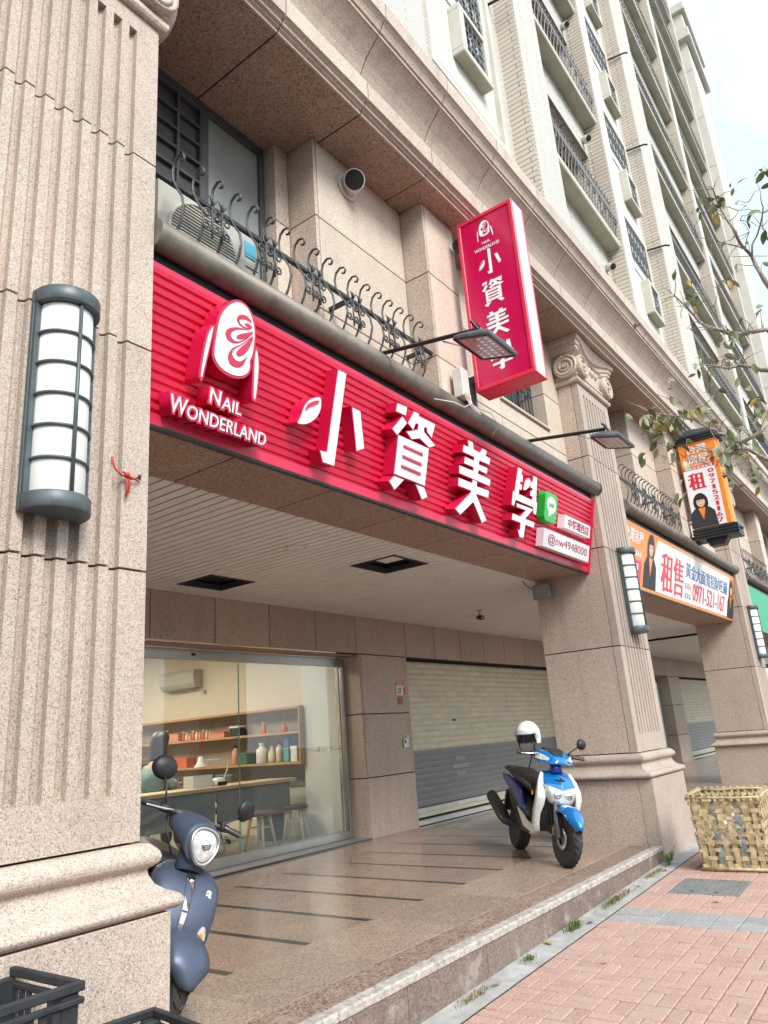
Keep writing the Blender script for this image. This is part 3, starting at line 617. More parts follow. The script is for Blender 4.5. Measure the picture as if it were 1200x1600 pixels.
# arcade back wall: lintel row, jambs, roller shutter, shop front; repeated bay by bay
YW = 6.75
def arcade_bay(dx, first):
    w_ = MB().box(8.545+dx, 9.72+dx, YW+0.03, YW+0.45, 0.2, 3.36).box(9.72+dx, 15.46+dx, YW+0.03, YW+0.3, 2.74, 3.36).box(15.40+dx, 19.80+dx, YW+0.03, YW+0.3, 0.2, 3.36).box(5.0+dx, 8.5+dx, YW+0.03, YW+0.25, 2.78, 3.36).build('arcade_wall', 'joint', bld)
    def pn(x0, x1, y0, y1, z0, z1, mat='granite_panel'): return piece('stone_panel', w_, x0+dx+0.007, x1+dx-0.007, y0, y1, z0+0.007, z1-0.007, mat, 0.003)
    for a, b in ((4.06, 4.92), (4.92, 5.83), (5.83, 6.72), (6.72, 7.60), (7.60, 8.475), (8.475, 9.72), (9.72, 10.57), (10.57, 11.41), (11.41, 12.25), (12.25, 13.08), (13.08, 13.93), (13.93, 14.76), (14.76, 15.56)):
        if a+dx < 4.0 and not first: continue
        pn(a, b, YW, YW+0.05, 2.735, 3.30)
    for a in range(5): pn(15.56+0.86*a, 16.42+0.86*a, YW, YW+0.05, 2.735, 3.30)
    for a, b in ((0.22, 1.02), (1.02, 1.885), (1.885, 2.735)):
        pn(8.55, 9.72, YW, YW+0.05, a, b); pn(8.505, 8.55, YW-0.001, 7.12, a, b)
        for i in range(5): pn((15.42 if i == 0 else 15.56+0.86*i), 16.42+0.86*i, YW, YW+0.05, a, b)
    # soffit over the shop front
    pn(4.92, 8.515, YW+0.052, 7.05, 2.70, 2.733, 'granite_soffit')
    # roller shutter
    r = thing('roller_shutter', 'cream and grey roller shutter pulled down beside the number plates' if first else ('cream and grey roller shutter seen past the third column'), 'shutter', (12.5+dx, 6.9, ZF))
    MB().box(9.725+dx, 15.42+dx, 6.93, 6.97, 0.24, 2.735).build('shutter_backing', 'dark_void', r)
    for i in range(24):
        zz = 2.70-0.0925*(i+1)
        if zz < 0.46: break
        mt = 'shutter_cream' if zz > 1.26 else 'shutter_grey'
        key = ('slat', mt)
        if key not in PC:
            e_ = 1.0 if mt == 'shutter_cream' else 0.35
            PC[key] = MB().prism([(0, 0), (-0.004*e_, 0.008), (-0.010*e_, 0.022), (-0.012*e_, 0.046), (-0.010*e_, 0.070), (-0.004*e_, 0.084), (0, 0.0925)], lambda u, v, d: (d, u, v), -2.84, 2.84).mesh('shutter_slat', mt)
        link('shutter_slat', PC[key], r, True, (12.57+dx, 6.925, zz))
    MB().box(9.73+dx, 15.41+dx, 6.89, 6.935, 0.40, 0.468).build('bottom_bar', 'shutter_bar', r, 0.004)
    MB().box(9.73+dx, 15.41+dx, 6.90, 6.94, 0.335, 0.398).build('bottom_seal', 'shutter_cream', r, 0.004)
    MB().box(9.73+dx, 15.41+dx, 6.84, 6.94, 0.236, 0.30).build('threshold', 'shutter_bar', r, 0.004)
    for a in (9.724, 15.37): MB().box(a+dx, a+0.045+dx, 6.86, 6.93, 0.30, 2.72).build('guide_rail', 'shutter_cream', r, 0.003)
    if first:
        MB().box(11.17, 11.27, 6.893, 6.90, 1.74, 1.765).build('letter_slot', 'dark_void', r)
        for j, (n_, tw) in enumerate(((4, 0.30), (6, 0.50), (4, 0.28))):
            smudge('stencil', lambda u, v, d: (u, 6.9185-d, v), 11.35-tw/2, 11.35+tw/2, 1.10-0.125*j, 1.165-0.125*j, n_, 0.0, 'stencil', r)
    return w_
for dx in (0, 14.95): arcade_bay(dx, dx == 0)
# plain arcade wall left of the shop, hidden behind the first column
aw = MB().box(-7, 4.0, 6.90, 7.0, 0.2, 3.4).build('arcade_wall', 'granite_panel', bld)
# ------------------------------------------------------------------ shop front glass and interior
YG = 7.08
def shop_front(dx, label):
    s = thing('glass_shopfront', label, 'shop window', (6.8+dx, YG, ZF))
    a, b = 4.86+dx, 8.51+dx
    MB().box(a, b, YG-0.035, YG+0.05, 2.58, 2.70).build('header', 'alu', s, 0.004)
    MB().box(a, b, YG-0.06, YG+0.06, 0.262, 0.36).build('bottom_rail', 'alu', s, 0.004)
    MB().box(a, b, YG-0.345, YG-0.06, 0.235, 0.262).build('threshold', 'floor_grey', s, 0.003)
    MB().box(a, b, YG-0.385, YG-0.345, 0.235, 0.259).build('threshold_edge', 'black_stone', s, 0.003)
    MB().box(b-0.05, b, YG-0.05, YG+0.06, 0.36, 2.58).build('jamb', 'alu', s, 0.003)
    MB().box(b-0.13, b-0.09, YG-0.02, YG+0.03, 0.36, 2.58).build('stile', 'steel_bright', s, 0.003)
    MB().box(a, a+0.05, YG-0.05, YG+0.06, 0.36, 2.58).build('jamb', 'alu', s, 0.003)
    for x0, x1, y in ((a+0.05, 6.51+dx, YG+0.012), (6.47+dx, b-0.13, YG-0.012)):
        MB().box(x0, x1, y-0.004, y+0.004, 0.36, 2.58).build('pane', 'shop_glass', s)
    MB().box(6.466+dx, 6.474+dx, YG-0.018, YG-0.006, 0.36, 2.56).build('glass_edge', 'box_teal', s)
    MB().box(7.98+dx, 8.37+dx, YG-0.04, YG-0.02, 1.43, 1.445).build('handle', 'steel_bright', s)
    MB().box(5.72+dx, 5.78+dx, YG-0.038, YG-0.034, 2.625, 2.655).build('maker_plate', 'dark_void', s)
    return s
shop_front(0, 'sliding glass shop front with aluminium frame, a worker sitting inside')
shop_front(14.95, 'dark glass shop front seen past the third column')
# room
room = tag(MB().box(3.6, 8.9, YG-0.1, 13.0, ZF-0.03, ZF+0.004).build('shop_floor', 'floor_grey'), kind='structure')
XW = 8.70
wl = thing('shop_interior_wall', 'cream side wall of the shop with sockets above the counter', 'wall', (XW, 9.5, ZF))
MB().box(XW, XW+0.1, YG+0.05, 13.1, ZF, 3.3).build('wall', 'wall_cream', wl)
MB().box(XW-0.22, XW, YG+0.07, 7.86, ZF, 3.28).build('pilaster', 'wall_white', wl, 0.004)
for yy in (7.36, 7.60): MB().box(XW-0.235, XW-0.22, yy-0.035, yy+0.035, 1.43, 1.50).build('socket', 'shutter_bar', wl, 0.003)
MB().box(3.5, XW+0.1, 13.0, 13.1, ZF, 3.3).build('wall', 'wall_cream', wl)
MB().box(3.5, 3.6, YG+0.05, 13.1, ZF, 3.3).build('wall', 'wall_cream', wl)
MB().box(3.5, XW+0.1, YG+0.05, 13.1, 3.28, 3.33).build('shop_ceiling', 'wall_white', wl)
for yy in (8.6, 10.4, 12.0):
    t_ = thing('ceiling_panel_light', 'flat square light panel set in the shop ceiling', 'ceiling light', (6.4, yy, 3.27), 0, 'light panels in the shop ceiling')
    MB().box(5.8, 7.0, yy-0.3, yy+0.3, 3.262, 3.276).build('diffuser', 'ceiling_lit', t_)
    q = MB()
    for a_, b_, c_, d_ in ((5.76, 5.8, yy-0.34, yy+0.34), (7.0, 7.04, yy-0.34, yy+0.34), (5.8, 7.0, yy-0.34, yy-0.3), (5.8, 7.0, yy+0.3, yy+0.34)): q.box(a_, b_, c_, d_, 3.255, 3.279)
    q.build('frame', 'wall_white', t_)
# second dark shop behind bay two
MB().box(19.0, 24.0, 9.0, 9.05, ZF, 3.3).build('arcade_wall', 'panel_grey', bld); MB().box(19.0, 24.0, YG+0.1, 9.0, ZF-0.02, ZF).build('arcade_wall', 'floor_grey', bld)
# shelf unit on the side wall
sh = thing('wall_shelves', 'long wooden wall shelves with brown backing along the shop side wall', 'shelf', (XW-0.15, 10, 1.3))
MB().box(XW-0.03, XW-0.002, 7.88, 12.9, 0.95, 2.08).build('back_panel', 'shelf_back', sh)
for zz, mt in ((2.08, 'wood_shelf'), (1.72, 'wood_shelf'), (1.285, 'wood_shelf')): MB().box(XW-0.32, XW-0.032, 7.87, 12.9, zz-0.018, zz+0.018).build('shelf_board', mt, sh, 0.003)
MB().box(XW-0.32, XW-0.032, 7.845, 7.868, 1.26, 2.10).build('end_panel', 'wood_shelf', sh)
# things on the shelves
def bottle(x, y, z, h, r, mat, cap, label):
    b = thing('bottle', label, 'bottle', (x, y, z), 0, 'bottles and jars on the shop shelves')
    MB().lathe([(r*0.9, 0), (r, 0.01), (r, h*0.68), (r*0.45, h*0.8), (r*0.42, h*0.86)], 14, (x, y, z)).build('body', mat, b)
    MB().lathe([(r*0.5, h*0.86), (r*0.5, h)], 12, (x, y, z)).build('cap', cap, b)
def carton(x, y, z, sx, sy, sz, mat, label, lid='paper'):
    b = thing('carton', label, 'box', (x, y, z), 0, 'boxes on the shop shelves')
    MB().box(x-sx/2, x+sx/2, y-sy/2, y+sy/2, z, z+sz*0.8).build('body', mat, b, 0.004)
    MB().box(x-sx/2-0.004, x+sx/2+0.004, y-sy/2-0.004, y+sy/2+0.004, z+sz*0.8, z+sz).build('lid', lid, b, 0.003)
z1_, z2_ = 1.304, 1.739
xs_ = XW-0.17
carton(xs_, 8.02, z1_, 0.22, 0.13, 0.22, 'paper', 'white carton at the near end of the lower shelf')
carton(xs_-0.02, 8.22, z1_, 0.10, 0.11, 0.20, 'box_teal', 'teal box at the near end of the lower shelf', 'box_teal')
carton(xs_-0.02, 8.22, z1_+0.205, 0.09, 0.09, 0.17, 'box_blue', 'blue upright pack standing on the teal box', 'box_blue')
bottle(xs_, 8.42, z1_, 0.30, 0.055, 'bottle_cream', 'hair', 'cream bottle with dark cap beside the teal box')
bottle(xs_, 8.58, z1_, 0.24, 0.06, 'bottle_cream', 'bottle_cream', 'cream jar beside the dark capped bottle')
bottle(xs_, 8.80, z1_, 0.30, 0.09, 'paper', 'paper', 'white round container in the middle of the lower shelf')
carton(xs_, 9.15, z1_, 0.2, 0.22, 0.16, 'box_green', 'dark green box on the lower shelf', 'box_green')
bottle(xs_, 9.40, z1_, 0.30, 0.06, 'box_pink', 'hair', 'pink bottle with dark cap on the lower shelf')
carton(xs_-0.03, 10.62, z1_, 0.2, 0.34, 0.16, 'box_orange', 'orange open box on the lower shelf', 'box_orange')
carton(xs_, 10.95, z1_, 0.2, 0.20, 0.13, 'paper', 'pale box beside the orange box')
carton(xs_, 11.45, z1_, 0.24, 0.5, 0.10, 'suit', 'black flat case on the far end of the lower shelf', 'suit')
carton(xs_, 9.35, z2_, 0.12, 0.25, 0.16, 'suit', 'dark framed box on the upper shelf', 'paper')
carton(xs_, 9.75, z2_, 0.16, 0.34, 0.09, 'box_pink', 'pink low box at the middle of the upper shelf', 'box_orange')
for i in range(9): bottle(xs_-0.03, 9.98+0.085*i, z2_, 0.11+0.02*(i % 3), 0.03, ('box_pink', 'bottle_cream', 'box_orange')[i % 3], 'paper', 'little polish bottle in the row on the upper shelf')
carton(xs_, 10.85, z2_, 0.2, 0.26, 0.13, 'box_pink', 'pink box at the end of the bottle row', 'box_pink')
carton(xs_, 11.30, z2_, 0.03, 0.30, 0.20, 'paper', 'pale picture frame leaning on the upper shelf', 'paper')
bottle(xs_, 8.75, z2_, 0.17, 0.04, 'box_orange', 'wood_light', 'amber jar on the upper shelf')
bottle(xs_, 8.30, z2_, 0.12, 0.05, 'box_orange', 'box_orange', 'orange jar at the near end of the upper shelf')
# wall air conditioner
ac = thing('wall_air_conditioner', 'white split air conditioner high on the cream shop wall', 'air conditioner', (XW, 10.9, 2.6))
MB().prism([(0, 2.62), (-0.16, 2.62), (-0.21, 2.70), (-0.22, 2.88), (-0.18, 2.93), (0, 2.93)], lambda u, v, d: (XW+u, d, v), 10.40, 11.35).build('body', 'ac_white', ac, 0.01)
MB().box(XW-0.19, XW-0.03, 10.45, 11.30, 2.612, 2.622).build('outlet_flap', 'panel_grey', ac)
MB().box(XW-0.05, XW-0.01, 10.30, 10.38, 2.50, 2.56).build('pipe_cover', 'ac_white', ac, 0.004)
# counter along the glass
ct = thing('shop_counter', 'long light wood counter with grey front panels inside the shop window', 'counter', (6.4, 8.2, ZF))
MB().box(3.9, XW-0.25, 8.0, 8.55, 1.035, 1.082).build('counter_top', 'wood_light', ct, 0.004)
for a, b in ((3.95, 5.55), (5.58, 6.98), (7.02, 8.40)): MB().box(a, b, 8.10, 8.12, 0.62, 1.03).build('front_panel', 'panel_grey', ct, 0.004)
for xx in (4.0, 5.56, 7.0, 8.36): MB().box(xx-0.02, xx+0.02, 8.14, 8.18, ZF, 1.035).build('leg', 'shutter_bar', ct)
def stool(x, y, label, rz):
    s = thing('wooden_stool', label, 'stool', (x, y, ZF), rz, 'stools along the counter')
    MB().lathe([(0.16, 0.43), (0.185, 0.44), (0.19, 0.47), (0.17, 0.485), (0.001, 0.487)], 20).build('seat', 'stool_seat', s, 0, False)
    for i in range(4):
        a = math.pi/4+i*math.pi/2; MB().tube([(0.12*math.cos(a), 0.12*math.sin(a), 0.435), (0.21*math.cos(a), 0.21*math.sin(a), 0.004)], [0.022, 0.015], 8).build('leg', 'wood_light', s, 0, False)
    MB().tube([(0.15*math.cos(math.pi/4+i*math.pi/2), 0.15*math.sin(math.pi/4+i*math.pi/2), 0.28) for i in range(5)], 0.008, 6).build('stretcher', 'wood_light', s, 0, False)
stool(7.48, 7.78, 'wooden stool behind the middle of the counter glass', 0.2)
stool(8.18, 7.80, 'wooden stool beside the dark bin at the end of the counter', 0.5)
stool(5.25, 7.80, 'wooden stool half hidden behind the first column', 0.1)
bn = thing('waste_bin', 'dark square bin under the end of the counter', 'bin', (8.36, 8.35, ZF))
MB().box(8.16, 8.46, 8.22, 8.52, ZF+0.004, 0.72).build('body', 'suit', bn, 0.015); MB().box(8.15, 8.47, 8.21, 8.53, 0.72, 0.75).build('lid', 'plastic_black', bn, 0.008)
oc = thing('office_chair', 'office chair with castors behind the counter', 'chair', (7.75, 9.05, ZF))
MB().box(-0.22, 0.22, -0.22, 0.22, 0.42, 0.49).build('seat', 'stool_seat', oc, 0.03, False)
MB().box(0.2, 0.25, -0.2, 0.2, 0.55, 0.95).build('backrest', 'stool_seat', oc, 0.02, False)
MB().tube([(0, 0, 0.1), (0, 0, 0.43)], 0.025, 10).build('stem', 'chrome', oc, 0, False)
for i in range(5):
    a = i*2*math.pi/5; MB().tube([(0, 0, 0.1), (0.27*math.cos(a), 0.27*math.sin(a), 0.075)], 0.016, 6).build('foot', 'chrome', oc, 0, False)
    MB().lathe([(0.015, -0.012), (0.03, -0.01), (0.03, 0.01), (0.015, 0.012)], 10, (0.27*math.cos(a), 0.27*math.sin(a), 0.034), 'x').build('castor', 'rubber', oc, 0, False)
# desk lamp, tray and paper on the counter
dl = thing('desk_lamp', 'white jointed desk lamp lit over the counter', 'lamp', (7.38, 8.42, 1.084))
MB().lathe([(0.07, 0), (0.07, 0.012), (0.02, 0.02)], 16).build('base', 'shutter_bar', dl, 0, False)
MB().tube([(0, 0, 0.01), (0.12, 0.02, 0.20), (0.16, 0.02, 0.34), (-0.10, 0, 0.33), (-0.36, -0.03, 0.34)], 0.010, 8).build('arm', 'shutter_bar', dl, 0, False)
MB().lathe([(0.02, 0.12), (0.035, 0.10), (0.045, 0.05), (0.085, -0.01), (0.088, -0.015)], 18, (-0.40, -0.03, 0.27)).build('lamp_shade', 'paper', dl, 0, False)
MB().lathe([(0.001, 0), (0.07, 0)], 16, (-0.40, -0.03, 0.265), cap=False).build('bulb', 'lamp_lit', dl, 0, False)
ty = thing('storage_tray', 'translucent white storage tray on the counter', 'tray', (6.86, 8.3, 1.084))
q = MB(); q.box(-0.16, 0.16, -0.1, 0.1, 0, 0.01)
for a, b, c, d in ((-0.16, 0.16, -0.1, -0.09), (-0.16, 0.16, 0.09, 0.1), (-0.16, -0.15, -0.09, 0.09), (0.15, 0.16, -0.09, 0.09)): q.box(a, b, c, d, 0.01, 0.15)
q.build('tray', 'panel_pink' if 0 else 'banner_white', ty, 0, False)
MB().box(-0.165, 0.165, -0.105, -0.0995, 0.14, 0.155).build('rim', 'shutter_bar', ty, 0, False)
hd = thing('nail_dryer', 'white rounded nail dryer on the counter', 'machine', (7.14, 8.22, 1.084))
MB().rings([[(0.12*k*math.cos(2*math.pi*i/16), 0.09*k*math.sin(2*math.pi*i/16), z) for i in range(16)] for k, z in ((0.95, 0), (1, 0.03), (0.9, 0.075), (0.6, 0.1), (0.05, 0.108))]).build('shell', 'white_paint', hd, 0, False)
MB().box(-0.07, 0.07, -0.095, -0.06, 0.005, 0.05).build('opening', 'dark_void', hd, 0, False)

# person at the counter: sits facing along the counter, bent over her work
def skin_mesh(name, joints, edges, mat, sub=2):
    me = bpy.data.meshes.new(name); me.from_pydata([j[:3] for j in joints], edges, []); o = bpy.data.objects.new(name, me); COL.objects.link(o)
    md = o.modifiers.new('s', 'SKIN'); md.use_smooth_shade = True; sb = o.modifiers.new('d', 'SUBSURF'); sb.levels = sub; sb.render_levels = sub
    for i, j in enumerate(joints):
        sv = me.skin_vertices[0].data[i]; sv.radius = (j[3], j[4] if len(j) > 4 else j[3]); sv.use_root = (i == 0)
    dg = bpy.context.evaluated_depsgraph_get(); r = bpy.data.meshes.new_from_object(o.evaluated_get(dg)); bpy.data.objects.remove(o)
    r.materials.clear(); r.materials.append(MATS[mat]); return r
pr = thing('person', 'person in a teal sweater sitting at the counter, head bent over their hands', 'person', (6.50, 8.85, ZF), 0.1)
J = [(0, 0, 0.62, 0.13, 0.12), (0.02, 0, 0.78, 0.12, 0.12), (0.06, 0, 0.98, 0.13, 0.14), (0.10, 0, 1.14, 0.10, 0.12), (0.13, 0, 1.22, 0.052), (0.16, 0, 1.30, 0.055),
     (0.20, 0, 1.38, 0.088, 0.078), (0.21, 0, 1.47, 0.085, 0.078),
     (0.10, 0.17, 1.12, 0.058), (0.16, 0.21, 0.90, 0.048), (0.38, 0.10, 0.90, 0.036), (0.46, 0.06, 0.90, 0.030),
     (0.10, -0.17, 1.12, 0.058), (0.16, -0.21, 0.90, 0.048), (0.38, -0.10, 0.90, 0.036), (0.46, -0.06, 0.90, 0.030),
     (0.05, 0.10, 0.60, 0.095), (0.42, 0.12, 0.60, 0.070), (0.42, 0.12, 0.12, 0.045), (0.50, 0.12, 0.05, 0.035), (0.05, -0.10, 0.60, 0.095), (0.42, -0.12, 0.60, 0.070), (0.42, -0.12, 0.12, 0.045), (0.50, -0.12, 0.05, 0.035)]
E_ = [(0, 1), (1, 2), (2, 3), (3, 4), (4, 5), (5, 6), (6, 7), (3, 8), (8, 9), (9, 10), (10, 11), (3, 12), (12, 13), (13, 14), (14, 15), (0, 16), (16, 17), (17, 18), (18, 19), (0, 20), (20, 21), (21, 22), (22, 23)]
link('body', skin_mesh('body', J, E_, 'skin'), pr, False)
Js = [(j[0], j[1], j[2], j[3]*1.30+0.022, (j[4] if len(j) > 4 else j[3])*1.22+0.012) for j in J]
link('sweater', skin_mesh('sweater', [Js[i] for i in (0, 1, 2, 3, 8, 9, 10, 12, 13, 14)], [(0, 1), (1, 2), (2, 3), (3, 4), (4, 5), (5, 6), (3, 7), (7, 8), (8, 9)], 'sweater'), pr, False)
link('trousers', skin_mesh('trousers', [Js[i] for i in (0, 16, 17, 18, 20, 21, 22)], [(0, 1), (1, 2), (2, 3), (0, 4), (4, 5), (5, 6)], 'trousers'), pr, False)
hm = MB()
hm.rings([[(0.185+dxx+rx*math.cos(2*math.pi*i/20), ry*math.sin(2*math.pi*i/20), z) for i in range(20)] for dxx, rx, ry, z in ((-0.06, 0.06, 0.11, 1.20), (-0.055, 0.085, 0.13, 1.26), (-0.045, 0.105, 0.135, 1.36), (-0.03, 0.12, 0.132, 1.45), (-0.01, 0.128, 0.122, 1.53), (0.0, 0.10, 0.095, 1.59), (0.0, 0.03, 0.03, 1.618))])
hm.build('hair', 'hair', pr, 0, False)
for sgn in (-1, 1):
    fm = MB()
    for k in range(4):
        fm.tube([(0.465, sgn*(0.085-0.02*k), 0.905), (0.50, sgn*(0.08-0.02*k), 0.915), (0.525, sgn*(0.075-0.018*k), 0.895)], [0.010, 0.009, 0.007], 6)
    fm.tube([(0.45, sgn*0.03, 0.90), (0.475, sgn*0.015, 0.905), (0.495, sgn*0.015, 0.895)], [0.011, 0.010, 0.008], 6)
    fm.build('hand_fingers', 'skin', pr, 0, False)
fc = MB(); fc.tube([(0.285, 0, 1.43), (0.305, 0, 1.40), (0.29, 0, 1.385)], [0.010, 0.014, 0.008], 8); fc.build('nose', 'skin', pr, 0, False)
fe = MB()
for sgn in (-1, 1): fe.lathe([(0.001, -0.008), (0.010, 0), (0.001, 0.008)], 8, (0.285, sgn*0.032, 1.435), 'x')
fe.build('eyes', 'hair', pr, 0, False)
MB().box(0.272, 0.284, -0.022, 0.022, 1.352, 1.360).build('mouth', 'box_pink', pr, 0, False)
pc = thing('desk_chair', 'grey padded chair the worker sits on', 'chair', (6.48, 8.85, ZF), 0.1)
MB().box(-0.2, 0.24, -0.22, 0.22, 0.42, 0.485).build('seat', 'stool_seat', pc, 0.03, False); MB().box(-0.27, -0.215, -0.2, 0.2, 0.5, 0.86).build('backrest', 'stool_seat', pc, 0.02, False)
MB().tube([(0, 0, 0.06), (0, 0, 0.42)], 0.03, 10).build('stem', 'chrome', pc, 0, False)
MB().lathe([(0.26, 0.004), (0.26, 0.02), (0.05, 0.06), (0.03, 0.08)], 20).build('base', 'chrome', pc, 0, False)
# ------------------------------------------------------------------ lettering of the shop sign, in metres on the sign plane
TR = {
 'xiao': [(3.605, 0.776), (3.688, 0.778), (3.68, 0.109), (3.567, 0.107), (3.528, 0.174), (3.597, 0.181)],
 'leaf': [(3.466, 0.532), (3.417, 0.513), (3.37, 0.485), (3.334, 0.442), (3.317, 0.4), (3.31, 0.362), (3.296, 0.322), (3.28, 0.295), (3.318, 0.299), (3.365, 0.315), (3.417, 0.351), (3.454, 0.391), (3.475, 0.44), (3.478, 0.488)],
 'slit': [(3.452, 0.504), (3.407, 0.489), (3.361, 0.458), (3.337, 0.427), (3.331, 0.389), (3.35, 0.418), (3.385, 0.444), (3.432, 0.471), (3.448, 0.489)],
 'dot': [(3.796, 0.563), (3.885, 0.563), (3.975, 0.312), (3.899, 0.275)],
 'zi1': [(4.311, 0.761), (4.436, 0.771), (4.433, 0.702), (4.307, 0.699)],
 'zi2': [(4.392, 0.677), (4.454, 0.646), (4.349, 0.521), (4.285, 0.55)],
 'zi3': [(4.537, 0.765), (4.601, 0.767), (4.596, 0.746), (4.839, 0.749), (4.809, 0.629), (4.742, 0.659), (4.733, 0.691), (4.687, 0.684), (4.695, 0.642), (4.869, 0.578), (4.791, 0.541), (4.651, 0.579), (4.54, 0.542), (4.466, 0.579), (4.614, 0.637), (4.613, 0.688), (4.568, 0.68), (4.547, 0.621), (4.473, 0.652)],
 'zi4': [(4.364, 0.522), (4.782, 0.527), (4.782, 0.218), (4.365, 0.218)],
 's1': [(4.437, 0.466), (4.704, 0.467), (4.705, 0.442), (4.439, 0.442)],
 's2': [(4.437, 0.385), (4.703, 0.384), (4.702, 0.359), (4.439, 0.36)],
 's3': [(4.436, 0.306), (4.704, 0.306), (4.702, 0.281), (4.438, 0.281)],
 'zi5': [(4.368, 0.198), (4.489, 0.198), (4.386, 0.098), (4.312, 0.146)],
 'zi6': [(4.655, 0.198), (4.769, 0.199), (4.83, 0.137), (4.759, 0.1)],
 'mei1': [(5.378, 0.765), (5.456, 0.766), (5.483, 0.708), (5.603, 0.711), (5.63, 0.757), (5.713, 0.758), (5.698, 0.706), (5.789, 0.705), (5.781, 0.645), (5.595, 0.64), (5.594, 0.598), (5.752, 0.604), (5.749, 0.552), (5.594, 0.551), (5.594, 0.512), (5.823, 0.512), (5.821, 0.454), (5.287, 0.447), (5.276, 0.509), (5.517, 0.517), (5.516, 0.555), (5.352, 0.551), (5.356, 0.607), (5.512, 0.61), (5.511, 0.648), (5.313, 0.645), (5.314, 0.703), (5.401, 0.707)],
 'mei2': [(5.52, 0.438), (5.588, 0.439), (5.59, 0.393), (5.809, 0.403), (5.811, 0.34), (5.595, 0.332), (5.592, 0.32), (5.812, 0.128), (5.741, 0.094), (5.558, 0.251), (5.361, 0.096), (5.278, 0.128), (5.507, 0.319), (5.509, 0.34), (5.289, 0.336), (5.282, 0.4), (5.514, 0.405)],
 'xue1': [(6.343, 0.756), (6.431, 0.758), (6.416, 0.707), (6.447, 0.708), (6.456, 0.639), (6.398, 0.629), (6.402, 0.606), (6.452, 0.605), (6.447, 0.558), (6.396, 0.553), (6.396, 0.501), (6.706, 0.502), (6.702, 0.546), (6.653, 0.544), (6.652, 0.588), (6.696, 0.602), (6.692, 0.624), (6.639, 0.625), (6.643, 0.684), (6.686, 0.694), (6.686, 0.752), (6.765, 0.753), (6.788, 0.506), (6.813, 0.503), (6.81, 0.377), (6.751, 0.379), (6.744, 0.441), (6.344, 0.436), (6.319, 0.37), (6.279, 0.374), (6.281, 0.506), (6.317, 0.508)],
 'leaf2': [(6.605, 0.71), (6.542, 0.687), (6.508, 0.644), (6.504, 0.599), (6.488, 0.562), (6.56, 0.585), (6.618, 0.634), (6.63, 0.681)],
 'xue2': [(6.371, 0.402), (6.734, 0.415), (6.581, 0.297), (6.578, 0.284), (6.782, 0.287), (6.776, 0.233), (6.586, 0.233), (6.569, 0.097), (6.492, 0.089), (6.448, 0.148), (6.493, 0.156), (6.489, 0.233), (6.307, 0.232), (6.312, 0.288), (6.48, 0.287), (6.487, 0.301), (6.586, 0.377), (6.382, 0.373)],
 'line': [(7.068, 0.681), (7.34, 0.684), (7.33, 0.378), (7.033, 0.36)],
 'bubble': [(7.181, 0.645), (7.048, 0.529), (7.282, 0.568), (7.167, 0.414)],
 'p1': [(7.56, 0.528), (8.293, 0.523), (8.291, 0.374), (7.563, 0.377)],
 'p2': [(7.063, 0.285), (8.307, 0.284), (8.288, 0.083), (7.063, 0.099)],
 'oval': [(2.619, 0.838), (2.577, 0.796), (2.541, 0.73), (2.53, 0.659), (2.529, 0.58), (2.531, 0.483), (2.549, 0.451), (2.591, 0.421), (2.65, 0.409), (2.715, 0.414), (2.77, 0.437), (2.798, 0.469), (2.805, 0.505), (2.793, 0.542), (2.809, 0.575), (2.81, 0.638), (2.804, 0.718), (2.779, 0.784), (2.744, 0.831), (2.7, 0.853), (2.658, 0.855)],
 'fl': [(2.497, 0.645), (2.495, 0.592), (2.488, 0.505), (2.478, 0.392), (2.473, 0.317), (2.464, 0.324), (2.463, 0.393), (2.464, 0.49), (2.473, 0.584)],
 'fr': [(2.833, 0.633), (2.854, 0.593), (2.872, 0.523), (2.879, 0.436), (2.883, 0.322), (2.869, 0.324), (2.856, 0.415), (2.837, 0.545)],
 'q1': [(2.78, 0.732), (2.726, 0.715), (2.679, 0.718), (2.65, 0.739), (2.656, 0.771), (2.69, 0.794), (2.733, 0.797), (2.771, 0.777)],
 'q1w': [(2.779, 0.737), (2.733, 0.725), (2.69, 0.726), (2.67, 0.741), (2.684, 0.757), (2.725, 0.768), (2.774, 0.764)],
 'q1r': [(2.781, 0.739), (2.745, 0.73), (2.71, 0.734), (2.72, 0.75), (2.753, 0.756)],
 'q2': [(2.782, 0.721), (2.677, 0.707), (2.608, 0.675), (2.582, 0.641), (2.597, 0.601), (2.648, 0.591), (2.71, 0.618), (2.785, 0.703)],
 'q2w': [(2.78, 0.719), (2.688, 0.694), (2.635, 0.663), (2.62, 0.63), (2.653, 0.61), (2.701, 0.622), (2.78, 0.705)],
 'q2r': [(2.784, 0.722), (2.739, 0.695), (2.677, 0.66), (2.661, 0.636), (2.683, 0.628), (2.745, 0.66), (2.786, 0.709)],
 'q3': [(2.792, 0.699), (2.712, 0.609), (2.652, 0.569), (2.622, 0.511), (2.648, 0.461), (2.706, 0.459), (2.752, 0.489), (2.772, 0.562), (2.795, 0.68)],
 'q3w': [(2.792, 0.691), (2.714, 0.601), (2.659, 0.558), (2.654, 0.517), (2.699, 0.497), (2.738, 0.515), (2.778, 0.577), (2.795, 0.673)],
 'q3r': [(2.792, 0.696), (2.735, 0.622), (2.687, 0.563), (2.68, 0.533), (2.71, 0.528), (2.761, 0.577), (2.792, 0.665)],
 'nail': [(2.563, 0.211), (2.789, 0.198), (2.565, 0.282)],
 'wonder': [(2.332, 0.074), (3.023, 0.077), (2.3, 0.168)],
}
E2 = Vector((0, -0.22461, 0.97445)); NN = Vector((0, -0.97445, -0.22461)); B0 = Vector((0, 3.161, 3.262))
def sp(a, b, d): return Vector((a, 0, 0))+B0+E2*b+NN*d
